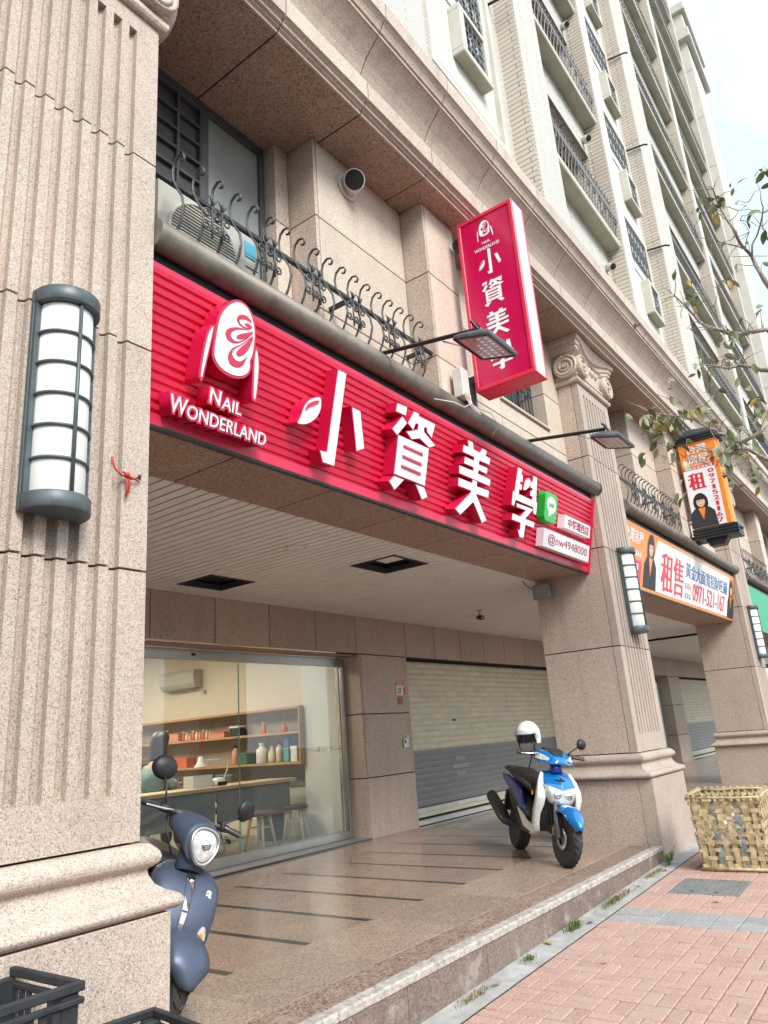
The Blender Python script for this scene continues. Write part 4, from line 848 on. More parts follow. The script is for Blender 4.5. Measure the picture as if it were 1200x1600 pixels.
def SM(a, b, d): p = sp(a, b, d); return Matrix(((1, 0, 0, p.x), (0, E2.y, NN.y, p.y), (0, E2.z, NN.z, p.z), (0, 0, 0, 1)))
def grow(pts, o):
    n = len(pts); ar = sum(pts[i][0]*pts[(i+1) % n][1]-pts[(i+1) % n][0]*pts[i][1] for i in range(n))
    if ar < 0: pts = pts[::-1]
    r = []
    for i in range(n):
        p0, p1, p2 = Vector(pts[i-1]), Vector(pts[i]), Vector(pts[(i+1) % n])
        d1 = (p1-p0).normalized(); d2 = (p2-p1).normalized(); n1 = Vector((d1.y, -d1.x)); n2 = Vector((d2.y, -d2.x))
        b = n1+n2; l = b.length
        if l < 0.2: r.append(tuple(p1+n1*o)); continue
        b /= l; k = min(1/max(0.35, b.dot(n1)), 2.0); r.append(tuple(p1+b*o*k))
    return r
def smooth_poly(pts, it=2):
    for _ in range(it):
        q = []
        for i in range(len(pts)):
            a, b = pts[i], pts[(i+1) % len(pts)]; q += [(a[0]*.75+b[0]*.25, a[1]*.75+b[1]*.25), (a[0]*.25+b[0]*.75, a[1]*.25+b[1]*.75)]
        pts = q
    return pts
sign = thing('shop_sign', 'long red ribbed shop sign with raised white letters above the arcade', 'sign', (5.3, 3.1, 3.27))
LN = 0.8949
pf = [(-0.05, 0.0), (0.0, 0.0), (0.0, 0.065)]
b = 0.065; nr = 15; pt = (LN-0.03-0.065)/nr
for i in range(nr):
    pf += [(-0.022, b+0.006), (-0.022, b+0.020), (-0.004, b+0.027), (0.0, b+pt)]; b += pt
pf += [(0.0, LN), (-0.05, LN)]
MB().prism([(v, u) for u, v in pf], lambda u, v, d: sp(d, u, v), 2.104, 8.522).build('ribbed_board', 'sign_red', sign)
MB().prism([(2.104, -0.018), (8.522, -0.018), (8.522, -0.001), (2.104, -0.001)], sp, -0.06, 0.012).build('bottom_trim', 'lamp_black', sign)
MB().prism([(8.523, -0.005), (8.545, -0.005), (8.545, LN+0.003), (8.523, LN+0.003)], sp, -0.06, 0.02).build('end_trim', 'frame_red', sign)
DD = 0.104
def channel(name, polys, ins=(), smooth=False, fn=sp, z=0.0):
    """raised letter: red body, white face; ins are red insets on the face"""
    root = None
    body = MB(); face = MB()
    for i, p in enumerate(polys):
        p = smooth_poly(p) if smooth else p
        e = 0.0012*i
        body.prism(grow(p, 0.007), fn, z-0.002, z+DD+e); face.prism(p, fn, z+DD+e, z+DD+e+0.004)
    o = body.build(name, 'letter_red', sign); face.build('letter_face', 'letter_white', o)
    for i, q in enumerate(ins):
        MB().prism(smooth_poly(q) if smooth else q, fn, z+DD+0.004, z+DD+0.012).build('letter_inset', 'letter_red', o)
    return o
channel('letter', [TR['xiao'], TR['dot']]); channel('leaf_emblem', [TR['leaf']], [TR['slit']], True)
channel('letter', [TR['zi1'], TR['zi2'], TR['zi3'], TR['zi4'], TR['zi5'], TR['zi6']], [TR['s1'], TR['s2'], TR['s3']])
channel('letter', [TR['mei1'], TR['mei2']]); channel('letter', [TR['xue1'], TR['xue2']]); channel('leaf_emblem', [TR['leaf2']], [], True)
# nail emblem
def emblem(name, fn, parent, solid, mats=('letter_red', 'letter_white')):
    ov = smooth_poly(TR['oval'], 1); fl = smooth_poly(TR['fl'], 1); fr = smooth_poly(TR['fr'], 1)
    if solid:
        bd = MB(); bd.prism(grow(ov, 0.017), fn, -0.002, DD+0.02); bd.prism(grow(fl, 0.014), fn, -0.002, DD+0.0188); bd.prism(grow(fr, 0.014), fn, -0.002, DD+0.0194)
        o = bd.build(name, mats[0], parent); base = DD+0.02
    else: o = None; base = 0.0
    fa = MB(); fa.prism(ov, fn, base, base+0.004); fa.prism(fl, fn, base, base+0.004); fa.prism(fr, fn, base, base+0.004)
    fo = fa.build('emblem_face' if solid else name, mats[1], o or parent)
    for i, k in enumerate(('q1', 'q2', 'q3')):
        for j, (sfx, mt) in enumerate((('', 0), ('w', 1), ('r', 0))):
            MB().prism(smooth_poly(TR[k+sfx], 2), fn, base+0.004+0.002*j+0.0004*i, base+0.006+0.002*j+0.0004*i).build('petal', mats[mt], o or fo)
    return o or fo
emblem('nail_emblem', sp, sign, True)
def word(name, parts, parent, red=True):
    for tx, a0, a1, b0, b1 in parts:
        if red: place_text(name, tx, 0.1, 'letter_red', SM((a0+a1)/2, (b0+b1)/2, 0.053), parent, 0.052, 0.012, fit=(a1-a0+0.022, b1-b0+0.022))
        place_text('letter_face', tx, 0.1, 'letter_white', SM((a0+a1)/2, (b0+b1)/2, 0.107), parent, 0.0025, 0.0, fit=(a1-a0, b1-b0))
word('word', [('N', 2.563, 2.640, 0.205, 0.292), ('AIL', 2.655, 2.805, 0.198, 0.268)], sign)
word('word', [('W', 2.305, 2.420, 0.072, 0.170), ('ONDERLAND', 2.425, 3.03, 0.070, 0.146)], sign)
# green app badge and the two white plates
def rrect(a0, a1, b0, b1, r, n=5):
    p = []
    for cx, cy_, s in ((a1-r, b1-r, 0), (a0+r, b1-r, 1), (a0+r, b0+r, 2), (a1-r, b0+r, 3)):
        for i in range(n+1): t = math.pi/2*(s+i/n); p.append((cx+r*math.cos(t), cy_+r*math.sin(t)))
    return p
bd = MB().prism(rrect(7.035, 7.335, 0.365, 0.682, 0.05), sp, 0.0, 0.09).build('badge', 'line_green', sign, 0.004)
bub = [(7.185+0.108*math.cos(2*math.pi*i/28), 0.548+0.092*math.sin(2*math.pi*i/28)) for i in range(28)]
bub = [p for p in bub if not (p[1] < 0.475 and p[0] > 7.12)]
k = max(range(len(bub)), key=lambda i: 0)
bp = MB().prism([(7.185+0.108*math.cos(t), 0.55+0.092*math.sin(t)) for t in [R(-80)+i*R(320)/26 for i in range(27)]]+[(7.135, 0.415)], sp, 0.09, 0.094).build('bubble', 'letter_white', bd)
place_text('badge_text', 'LINE', 0.1, 'line_green', SM(7.185, 0.552, 0.096), bd, 0.0015, 0.002, fit=(0.13, 0.045))
p1 = MB().prism([(7.56, 0.376), (8.29, 0.376), (8.29, 0.524), (7.56, 0.524)], sp, 0.0, 0.09).build('name_plate', 'plate_white', sign, 0.003)
place_text('plate_text', '中壢環西店', 0.1, 'text_maroon', SM(7.945, 0.449, 0.0915), p1, 0.001, 0.0015, fit=(0.60, 0.105))
p2 = MB().prism([(7.062, 0.09), (8.30, 0.09), (8.30, 0.286), (7.062, 0.286)], sp, 0.0, 0.09).build('account_plate', 'plate_white', sign, 0.003)
place_text('plate_text', '@nw4948000', 0.1, 'text_maroon', SM(7.70, 0.187, 0.0915), p2, 0.001, 0.0, fit=(1.06, 0.125))

# red box sign standing out from the pilaster
XS = 5.45
bx = thing('projecting_sign', 'red upright box sign with white characters fixed to the pilaster', 'sign', (5.57, 2.5, 4.44))
MB().box(XS+0.012, XS+0.235, 2.215, 2.775, 4.455, 6.215).build('sign_box', 'box_red', bx)
q = MB()
for x0, x1 in ((XS, XS+0.03), (XS+0.215, XS+0.245)):
    q.box(x0, x1, 2.20, 2.79, 4.44, 4.475).box(x0, x1, 2.20, 2.79, 6.195, 6.23).box(x0, x1, 2.20, 2.235, 4.475, 6.195).box(x0, x1, 2.755, 2.79, 4.475, 6.195)
q.box(XS+0.03, XS+0.215, 2.20, 2.79, 4.44, 4.452); q.build('sign_frame', 'frame_red', bx, 0.003)
MB().box(XS+0.03, XS+0.215, 2.201, 2.213, 4.452, 6.225).build('edge_panel', 'panel_pink', bx)
for zz in (4.62, 6.10): MB().box(XS+0.07, XS+0.17, 2.79, 2.895, zz-0.05, zz+0.03).build('bracket', 'lamp_black', bx, 0.004)
def vp_(u, v, d): return (XS+0.011-d, 2.79-u, 4.44+v)
def vmap(keys, ucen, vcen, w_, h_):
    al = [p for k_ in keys for p in TR[k_]]; a0, a1 = min(p[0] for p in al), max(p[0] for p in al); b0, b1 = min(p[1] for p in al), max(p[1] for p in al)
    return lambda u, v, d: vp_(ucen+(u-(a0+a1)/2)/(a1-a0)*w_, vcen+(v-(b0+b1)/2)/(b1-b0)*h_, d)
H_ = 1.79
for keys, ins, fr_, ww in ((('xiao', 'dot', 'leaf'), ('slit',), 0.300, 0.235), (('zi1', 'zi2', 'zi3', 'zi4', 'zi5', 'zi6'), ('s1', 's2', 's3'), 0.483, 0.225), (('mei1', 'mei2'), (), 0.665, 0.225), (('xue1', 'xue2', 'leaf2'), (), 0.85, 0.225)):
    fn = vmap(keys, 0.295, H_*(1-fr_), ww, 0.262)
    q = MB()
    for i, k_ in enumerate(keys): q.prism(smooth_poly(TR[k_]) if 'leaf' in k_ else TR[k_], fn, 0.0, 0.0022+0.0004*i)
    o = q.build('character', 'letter_white', bx)
    for k_ in ins: MB().prism(smooth_poly(TR[k_]) if k_ == 'slit' else TR[k_], fn, 0.0048, 0.0062).build('inset', 'box_red', o)
emblem('nail_emblem', vmap(('oval', 'fl', 'fr'), 0.285, H_*(1-0.105), 0.165, 0.20), bx, False, ('box_red', 'letter_white'))
def VM(u, v): p = vp_(u, v, 0.002); return Matrix(((0, 0, -1, p[0]), (-1, 0, 0, p[1]), (0, 1, 0, p[2]), (0, 0, 0, 1)))
place_text('word', 'NAIL', 0.1, 'letter_white', VM(0.287, H_*(1-0.180)), bx, 0.0015, fit=(0.085, 0.026))
place_text('word', 'WONDERLAND', 0.1, 'letter_white', VM(0.287, H_*(1-0.212)), bx, 0.0015, fit=(0.26, 0.034))

# ------------------------------------------------------------------ pipe rail, balcony railings
def pipe_rail(dx, label):
    p = thing('pipe_rail', label, 'pipe', (5.3+dx, 2.93, 4.27))
    MB().tube([(2.104+dx, 2.935, 4.285), (8.60+dx, 2.935, 4.285)], 0.088, 20).build('pipe', 'pipe', p)
    MB().tube([(8.585+dx, 2.935, 4.285), (8.61+dx, 2.935, 4.285)], 0.095, 20).build('end_cap', 'pipe', p)
    MB().box(2.104+dx, 8.53+dx, 2.98, 3.06, 4.09, 4.26).build('back_plate', 'lamp_black', p)
pipe_rail(0, 'fat grey-brown pipe running along the top of the red sign')
pipe_rail(7.5, 'fat grey pipe along the top of the orange and white banner')
pipe_rail(15.0, 'fat grey pipe above the green banner')
PR = [(3.03, 4.22), (2.95, 4.35), (2.895, 4.44), (2.872, 4.52), (2.885, 4.60), (2.93, 4.68), (2.968, 4.76), (2.975, 4.83), (2.958, 4.885), (2.92, 4.912), (2.882, 4.902), (2.866, 4.872), (2.880, 4.850), (2.900, 4.858)]
bar_me = MB().tube([(0, y, z) for y, z in PR], [0.011]*8+[0.0105]*6, 6, True, 0.6).mesh('baluster', 'iron')
def scroll(sgn, up):
    c = []
    for t in range(20):
        a = t/19*2.6*math.pi; q = 0.034*(1-0.72*t/19); c.append((sgn*(0.036-q*math.cos(a)), 2.865, 4.535+up*0.045+up*q*math.sin(a)))
    return c
sm_ = MB()
for sgn in (-1, 1):
    for up in (-1, 1): sm_.tube(scroll(sgn, up), 0.0065, 5)
sm_.tube([(0, 2.862, 4.42), (0, 2.862, 4.66)], 0.007, 5)
for sgn in (-1, 0, 1): sm_.tube([(0, 2.86, 4.65), (sgn*0.02, 2.85, 4.68), (sgn*0.035, 2.855, 4.70)], [0.009, 0.007, 0.002], 5)
scroll_me = sm_.mesh('scroll', 'iron')
def railing(dx, label, n=18):
    r = thing('balcony_railing', label, 'railing', (3.5+dx, 2.95, 4.2))
    MB().box(2.12+dx, 5.06+dx, 2.965, 2.995, 4.735, 4.765).build('top_rail', 'lamp_black', r, 0.002)
    MB().box(2.12+dx, 5.06+dx, 2.985, 3.01, 4.285, 4.305).build('bottom_rail', 'lamp_black', r, 0.002)
    for i in range(n):
        x = 2.26+0.148*i+dx; link('baluster', bar_me, r, True, (x, 0, 0))
        if i % 3 != 0 and i < n-1: link('scroll', scroll_me, r, True, (x+(0.036 if i % 3 == 1 else -0.036)+0.02, 0, 0))
    for x in (3.9, 4.95): MB().box(x+dx, x+dx+0.03, 2.99, 3.2, 4.735, 4.765).build('wall_tie', 'lamp_black', r)
railing(0, 'black wrought iron railing with curled tops above the red sign')
railing(7.5, 'black wrought iron railing above the orange and white banner')
railing(15.0, 'black wrought iron railing above the green banner')

# ------------------------------------------------------------------ floodlights on arms
def floodlight(x, label):
    f = thing('arm_floodlight', label, 'floodlight', (x, 2.93, 4.33), 0, 'floodlights lighting the red sign')
    P0, P1 = Vector((x, 3.0, 4.37)), Vector((x+0.06, 2.10, 4.255))
    MB().tube([P0, P1], 0.019, 4, True, 1.0, False).build('arm', 'lamp_black', f)
    MB().box(x-0.04, x+0.04, 2.94, 3.03, 4.33, 4.39).build('foot', 'lamp_black', f, 0.004)
    # tilted head: local frame u (along X), v (outward, downward), w (normal, up)
    c = Vector((x+0.087, 2.058, 4.108)); v = Vector((0, -0.965, -0.26)).normalized(); u = Vector((1, 0, 0)); w_ = u.cross(v)*-1
    if w_.z < 0: w_ = -w_
    def fn(a, b, d): return c+u*a+v*b+w_*d
    MB().rings([[fn(sa*k, sb*k2, d) for sa, sb in ((-0.205, -0.146), (0.205, -0.146), (0.205, 0.146), (-0.205, 0.146))] for k, k2, d in ((1, 1, 0.0), (1, 1, 0.022), (0.93, 0.90, 0.035), (0.62, 0.55, 0.078), (0.58, 0.5, 0.084))], True, True, False).build('housing', 'lamp_grey', f, 0.003)
    q = MB()
    for a0, a1, b0, b1 in ((-0.205, 0.205, -0.146, -0.131), (-0.205, 0.205, 0.131, 0.146), (-0.205, -0.19, -0.12, 0.12), (0.19, 0.205, -0.12, 0.12)): q.prism([(a0, b0), (a1, b0), (a1, b1), (a0, b1)], fn, -0.008, -0.001)
    q.build('bezel', 'lamp_black', f)
    MB().prism([(-0.19, -0.12), (0.19, -0.12), (0.19, 0.12), (-0.19, 0.12)], fn, -0.003, -0.0015).build('glass', 'frosted', f)
    g = MB()
    for i in range(7):
        for j in range(4): g.prism([(-0.15+0.05*i-0.012, -0.09+0.06*j-0.012), (-0.15+0.05*i+0.012, -0.09+0.06*j-0.012), (-0.15+0.05*i+0.012, -0.09+0.06*j+0.012), (-0.15+0.05*i-0.012, -0.09+0.06*j+0.012)], fn, -0.0042, -0.0031)
    g.build('led_array', 'lens_white', f)
    MB().tube([fn(-0.06, 0.0, 0.07), P1+Vector((-0.06, 0, 0.04)), P1+Vector((0.06, 0, 0.04)), fn(0.06, 0.0, 0.07)], 0.011, 4, True, 1, False).build('bracket', 'lamp_black', f)
    MB().tube([P1+Vector((0, 0.28, 0.02)), P1+Vector((0.03, 0.16, -0.05)), fn(0, -0.06, 0.06)], 0.006, 6).build('cable', 'cable_white', f)
floodlight(4.16, 'black floodlight on a long arm in front of the red upright sign')
floodlight(6.67, 'black floodlight on a long arm beside the column capital')

# ------------------------------------------------------------------ half-round wall lamps on the columns
def wall_lamp(x0, label):
    xc = x0+0.565; y = 2.918; za, zb = 2.53, 3.545
    l = thing('wall_lamp', label, 'wall lamp', (xc, y, za), 0, 'half-round lamps on the column fronts')
    MB().box(xc-0.15, xc+0.15, y-0.025, y, za, zb+0.04).build('back_plate', 'lamp_grey', l, 0.004)
    def half(r, a, b, nm, mat, y_=y-0.025):
        m_ = MB(); n = 20
        rg = [[(xc+r_*math.cos(math.pi+math.pi*i/n), y_+r_*1.05*math.sin(math.pi+math.pi*i/n), z) for i in range(n+1)] for r_, z in ((r*0.97, a), (r, a+0.006), (r, b-0.006), (r*0.97, b))]
        m_.rings(rg, True, True, True); return m_.build(nm, mat, l)
    half(0.150, za, za+0.075, 'bottom_cap', 'lamp_grey'); half(0.150, zb-0.035, zb+0.04, 'top_cap', 'lamp_grey')
    half(0.122, za+0.075, zb-0.035, 'diffuser', 'lamp_diffuser')
    for i in range(1, 6):
        z = za+0.075+(zb-0.035-za-0.075)*i/6
        MB().tube([(xc+0.129*math.cos(math.pi+math.pi*k/18), y-0.025+0.135*math.sin(math.pi+math.pi*k/18), z) for k in range(19)], 0.0075, 6).build('hoop', 'lamp_grey', l)
    for an in (R(270),):
        MB().tube([(xc+0.131*math.cos(an), y-0.025+0.137*math.sin(an), za+0.06), (xc+0.131*math.cos(an), y-0.025+0.137*math.sin(an), zb-0.02)], 0.009, 6).build('upright_bar', 'lamp_grey', l)
    for sx in (-1, 1): MB().box(xc+sx*0.136-0.011, xc+sx*0.136+0.011, y-0.045, y-0.026, za+0.075, zb-0.035).build('side_bar', 'lamp_grey', l)
wall_lamp(1.04, 'half-round lamp beside the red cord on the fluted column'); wall_lamp(8.54, 'half-round lamp on the column between the red sign and the orange banner'); wall_lamp(16.04, 'half-round lamp on the column beside the green banner'); wall_lamp(23.54, 'half-round lamp far along the arcade')

# ------------------------------------------------------------------ letting banner and its box sign
bn2 = thing('letting_banner', 'orange and white printed banner with large red characters over the next arcade bay', 'banner', (12.8, 3.1, 3.27))
MB().prism([(9.604, 0.0), (16.036, 0.0), (16.036, LN), (9.604, LN)], sp, -0.05, 0.0).build('backing', 'pipe', bn2)
def rect(a0, a1, b0, b1): return [(a0, b0), (a1, b0), (a1, b1), (a0, b1)]
MB().prism(rect(9.62, 16.02, 0.015, LN-0.015), sp, 0.002, 0.006).build('sheet', 'orange', bn2)
MB().prism([(11.0, 0.06), (15.55, 0.06), (15.62, LN-0.07), (11.12, LN-0.07), (10.95, 0.5)], sp, 0.006, 0.009).build('white_field', 'banner_white', bn2)
def btext(tx, a0, a1, b0, b1, mat, bold=0.0): place_text('print', tx, 0.1, mat, SM((a0+a1)/2, (b0+b1)/2, 0.0105), bn2, 0.001, bold, fit=(a1-a0, b1-b0))
heavy_text('print', '租售', 'banner_red', lambda q_: SM(11.90+q_, 0.40, 0.0105), bn2, 1.20, 0.60, 0.022)
heavy_text('print', '黃金大面寬招財旺鋪', 'banner_blue', lambda q_: SM(14.03+q_, 0.59, 0.0105), bn2, 2.85, 0.25, 0.008)
heavy_text('print', '0971-521-167', 'banner_red', lambda q_: SM(14.18+q_, 0.27, 0.0105), bn2, 2.25, 0.30, 0.014)
smudge('print', sp, 12.60, 12.98, 0.28, 0.38, 4, 0.0095, 'banner_red', bn2); smudge('print', sp, 12.60, 12.98, 0.12, 0.21, 3, 0.0095, 'plate_ink', bn2)
btext('台灣房屋', 9.68, 10.45, 0.62, 0.82, 'banner_white', 0.001); smudge('print', sp, 9.75, 10.42, 0.46, 0.53, 7, 0.0065, 'banner_white', bn2)
MB().prism(rect(9.70, 10.40, 0.08, 0.40), sp, 0.006, 0.010).build('red_block', 'banner_red', bn2); 
for j in range(2): smudge('print', sp, 9.80, 10.32, 0.27-0.15*j, 0.36-0.15*j, 4-j, 0.0105, 'banner_white', bn2)
def figure(fn, parent, u, v, s, d):
    """printed half-length figure of a long-haired woman in a dark suit"""
    e = lambda cx, cy_, rx, ry, n=18: [(u+s*(cx+rx*math.cos(2*math.pi*i/n)), v+s*(cy_+ry*math.sin(2*math.pi*i/n))) for i in range(n)]
    MB().prism([(u+s*x, v+s*y) for x, y in ((-0.36, 0), (0.36, 0), (0.33, 0.42), (0.20, 0.56), (-0.20, 0.56), (-0.33, 0.42))], fn, d, d+0.0015).build('printed_suit', 'suit', parent)
    MB().prism(e(0, 0.72, 0.20, 0.28), fn, d+0.0017, d+0.0025).build('printed_hair', 'hair', parent)
    MB().prism(e(0, 0.74, 0.115, 0.155), fn, d+0.0028, d+0.0036).build('printed_face', 'skin_print', parent)
    MB().prism([(u+s*(0.118*math.cos(t)), v+s*(0.80+0.10*math.sin(t))) for t in [math.pi*i/10 for i in range(11)]], fn, d+0.0038, d+0.0044).build('printed_fringe', 'hair', parent)
    for ex in (-0.045, 0.045): MB().prism(e(ex, 0.755, 0.020, 0.010, 8), fn, d+0.0038, d+0.0043).build('printed_eye', 'hair', parent)
    MB().prism(e(0, 0.655, 0.034, 0.012, 8), fn, d+0.0038, d+0.0043).build('printed_mouth', 'banner_red', parent)
    MB().prism([(u+s*x, v+s*y) for x, y in ((-0.10, 0.56), (0.10, 0.56), (0, 0.22))], fn, d+0.0018, d+0.0026).build('printed_shirt', 'orange', parent)
figure(sp, bn2, 10.80, 0.06, 0.80, 0.0095); figure(sp, bn2, 15.78, 0.05, 0.74, 0.0095)
MB().prism(rect(16.0, 16.03, 0.0, LN), sp, 0.007, 0.02).build('edge_trim', 'steel_bright', bn2)
gb = thing('green_banner', 'green printed banner over the arcade beyond the third column', 'banner', (20, 3.1, 3.27))
MB().prism(rect(17.104, 23.536, 0.0, LN), sp, -0.05, 0.0).build('backing', 'pipe', gb); MB().prism(rect(17.12, 23.52, 0.015, LN-0.015), sp, 0.002, 0.006).build('sheet', 'banner_green', gb)
ob = thing('letting_box_sign', 'orange upright light box printed with a red character and a phone number', 'sign', (13.15, 2.5, 4.33))
XO = 12.95
MB().prism([(2.24, 0), (2.84, 0), (2.84, 0.34), (2.30, 0.34), (2.22, 0.28), (2.195, 0.17), (2.21, 0.06)], lambda u, v, d: (XO+v, u, d), 4.53, 6.06).build('light_box', 'orange', ob)
for za, zb in ((4.33, 4.53), (6.06, 6.20)):
    q = MB(); n = 4 if zb < 5 else 3
    for i in range(n):
        a = za+(zb-za)*i/n; q.box(XO-0.03, XO+0.37, 2.15, 2.87, a+0.004, a+(zb-za)/n-0.012); q.box(XO-0.01, XO+0.35, 2.19, 2.85, a+(zb-za)/n-0.012, a+(zb-za)/n+0.004)
    q.build('end_cap', 'lamp_black', ob)
MB().prism([(2.25, 6.205), (2.82, 6.205), (2.75, 6.27), (2.55, 6.30), (2.35, 6.27)], lambda u, v, d: (XO+d, u, v), 0.0, 0.30).build('top_hood', 'lamp_grey', ob)
MB().prism([(2.35, 4.33), (2.70, 4.33), (2.65, 4.22), (2.42, 4.22)], lambda u, v, d: (XO+d, u, v), 0.05, 0.27).build('bottom_hood', 'lamp_black', ob)
for zz in (4.42, 6.12): MB().tube([(XO+0.17, 2.85, zz), (XO+0.17, 3.0, zz)], 0.03, 8).build('bracket', 'lamp_black', ob)
def op(u, v, d): return (XO-d, 2.84-u, 4.53+v)
MB().prism(rect(0.012, 0.53, 0.012, 1.04), op, 0.001, 0.004).build('white_field', 'banner_white', ob)
def OMt(u, v): p = op(u, v, 0.0055); return Matrix(((0, 0, -1, p[0]), (-1, 0, 0, p[1]), (0, 1, 0, p[2]), (0, 0, 0, 1)))
def otext(tx, u0, u1, v0, v1, mat, bold=0.0): place_text('print', tx, 0.1, mat, OMt((u0+u1)/2, (v0+v1)/2), ob, 0.001, bold, fit=(u1-u0, v1-v0))
heavy_text('print', '租', 'banner_red', lambda q_: OMt(0.20+q_, 0.83), ob, 0.28, 0.30, 0.012)
for i, ch in enumerate('0971521167'): heavy_text('print', ch, 'banner_red', lambda q_, i=i: OMt(0.45+q_, 0.967-0.098*i), ob, 0.05 if ch == '1' else 0.095, 0.075, 0.006)
heavy_text('print', '台灣', 'banner_white', lambda q_: OMt(0.29+q_, 1.40), ob, 0.34, 0.15, 0.006); heavy_text('print', '房屋', 'banner_white', lambda q_: OMt(0.29+q_, 1.225), ob, 0.34, 0.15, 0.006); MB().prism(rect(0.012, 0.53, 1.042, 1.10), op, 0.001, 0.004).build('red_strip', 'banner_red', ob); smudge('print', op, 0.04, 0.51, 1.05, 1.092, 7, 0.0045, 'banner_white', ob); smudge('print', op, 0.10, 0.48, 1.112, 1.135, 7, 0.001, 'banner_white', ob)
figure(op, ob, 0.19, 0.015, 0.60, 0.0045)
for zz in (4.45, 6.12): MB().lathe([(0.001, -0.03), (0.025, -0.02), (0.03, 0), (0.025, 0.02), (0.001, 0.03)], 12, (XO+0.17, 2.13, zz)).build('end_knob', 'banner_blue', ob)

# ------------------------------------------------------------------ small fittings on the facade
vt = thing('vent_pipe', 'round vent hood with black mouth on the granite wall under the soffit', 'vent', (4.25, 3.18, 6.12))
MB().lathe([(0.125, 3.178), (0.125, 3.166), (0.11, 3.160)], 24, (4.24, 0, 6.12), 'y').build('flange', 'pvc', vt)
MB().tube([(4.24, 3.17, 6.12), (4.225, 3.09, 6.115), (4.20, 3.06, 6.098), (4.175, 3.04, 6.08)], 0.092, 20).build('hood', 'pvc', vt)
MB().tube([(4.1745, 3.0395, 6.0796), (4.172, 3.0375, 6.0778)], 0.083, 20).build('mouth', 'dark_void', vt)
au = thing('outdoor_air_conditioner', 'cream outdoor air conditioner behind the iron railing', 'air conditioner', (2.7, 3.3, 4.2))
MB().box(2.28, 3.08, 3.12, 3.42, 4.20, 4.92).build('casing', 'ac_white', au, 0.02)
MB().lathe([(0.285, 3.119), (0.285, 3.108), (0.265, 3.105), (0.262, 3.117)], 32, (2.62, 0, 4.58), 'y', cap=False).build('fan_ring', 'ac_white', au)
MB().lathe([(0.001, 3.1165), (0.264, 3.1165)], 28, (2.62, 0, 4.58), 'y', cap=False).build('fan_void', 'ac_grille', au)
q = MB()
for i in range(-11, 12):
    h = math.sqrt(max(0, 0.262**2-(0.0235*i)**2)); q.box(2.62-h, 2.62+h, 3.108, 3.113, 4.58+0.0235*i-0.003, 4.58+0.0235*i+0.003)
q.build('fan_grille', 'tower_trim', au)
for i in range(5): MB().box(2.97, 3.085, 3.112, 3.121, 4.32+0.1*i, 4.325+0.1*i).build('groove', 'ac_grille', au)
MB().box(2.965, 3.06, 3.114, 3.1185, 4.70, 4.82).build('sticker', 'ac_label', au)
for x in (2.42, 2.96): MB().box(x-0.03, x+0.03, 3.12, 3.42, 4.20, 4.24).build('foot', 'rubber', au)
jb = thing('junction_box', 'grey cable box with loose white wires below the red upright sign', 'junction box', (5.4, 2.89, 4.3))
MB().box(5.22, 5.34, 2.79, 2.888, 4.34, 4.62).build('box', 'pvc', jb, 0.006)
MB().box(5.36, 5.50, 2.82, 2.888, 4.33, 4.56).build('transformer', 'lamp_black', jb, 0.006); MB().box(5.505, 5.56, 2.84, 2.888, 4.30, 4.55).build('cover', 'ac_white', jb, 0.004)
for i in range(4): MB().tube([(5.25+0.03*i, 2.80, 4.35), (5.24+0.04*i, 2.76, 4.24-0.02*i), (5.36+0.03*i, 2.77, 4.22), (5.43+0.02*i, 2.84, 4.35)], 0.0035, 5).build('wire', 'cable_white', jb)
MB().tube([(5.24, 2.79, 4.36), (5.20, 2.72, 4.30), (5.16, 2.70, 4.20), (5.10, 2.735, 4.16), (4.98, 2.77, 4.18), (4.80, 2.85, 4.175)], 0.0045, 6).build('wire', 'cable_white', jb)
MB().tube([(5.55, 2.85, 4.34), (5.72, 2.80, 4.33), (5.80, 2.78, 4.22), (5.78, 2.84, 4.14)], 0.004, 6).build('wire', 'cable_white', jb)
for i, (x, y, lb) in enumerate(((5.0, 5.66, 'round recessed downlight beside the black ceiling opening'), (4.9, 4.55, 'round recessed downlight above the first column'), (7.54, 5.75, 'round recessed downlight in the middle of the ceiling'), (7.43, 4.55, 'round recessed downlight in front of the second column'), (10.1, 5.75, 'round recessed downlight above the roller shutter'))):
    d_ = thing('ceiling_downlight', lb, 'downlight', (x, y, 3.27))
    MB().lathe([(0.10, 3.281), (0.10, 3.274), (0.083, 3.272), (0.08, 3.279)], 24, (x, y, 0), cap=False).build('ring', 'shutter_bar', d_)
    MB().lathe([(0.001, 3.2775), (0.082, 3.2775)], 24, (x, y, 0), cap=False).build('lens', 'lamp_diffuser', d_)
sc_ = thing('security_camera', 'small black security camera hanging from the arcade ceiling', 'camera', (9.80, 5.4, 3.28))
MB().lathe([(0.035, 0.0), (0.035, -0.02), (0.012, -0.03), (0.012, -0.08)], 14).build('mount', 'ac_white', sc_, 0, False)
MB().tube([(0.03, 0.05, -0.10), (-0.06, -0.07, -0.13)], [0.034, 0.036], 12).build('camera_body', 'plastic_black', sc_, 0, False)
MB().tube([(-0.06, -0.07, -0.13), (-0.068, -0.08, -0.133)], 0.024, 12).build('lens', 'chrome', sc_, 0, False)
fl_ = thing('column_floodlight', 'small square floodlight fixed to the column under the ceiling', 'floodlight', (8.46, 3.75, 3.1))
MB().box(8.36, 8.44, 3.62, 3.84, 3.02, 3.20).build('housing', 'panel_grey', fl_, 0.008); MB().box(8.352, 8.358, 3.64, 3.82, 3.04, 3.18).build('glass', 'frosted', fl_)
for i in range(6): MB().box(8.37+0.012*i, 8.374+0.012*i, 3.60, 3.619, 3.03, 3.19).build('fin', 'panel_grey', fl_)
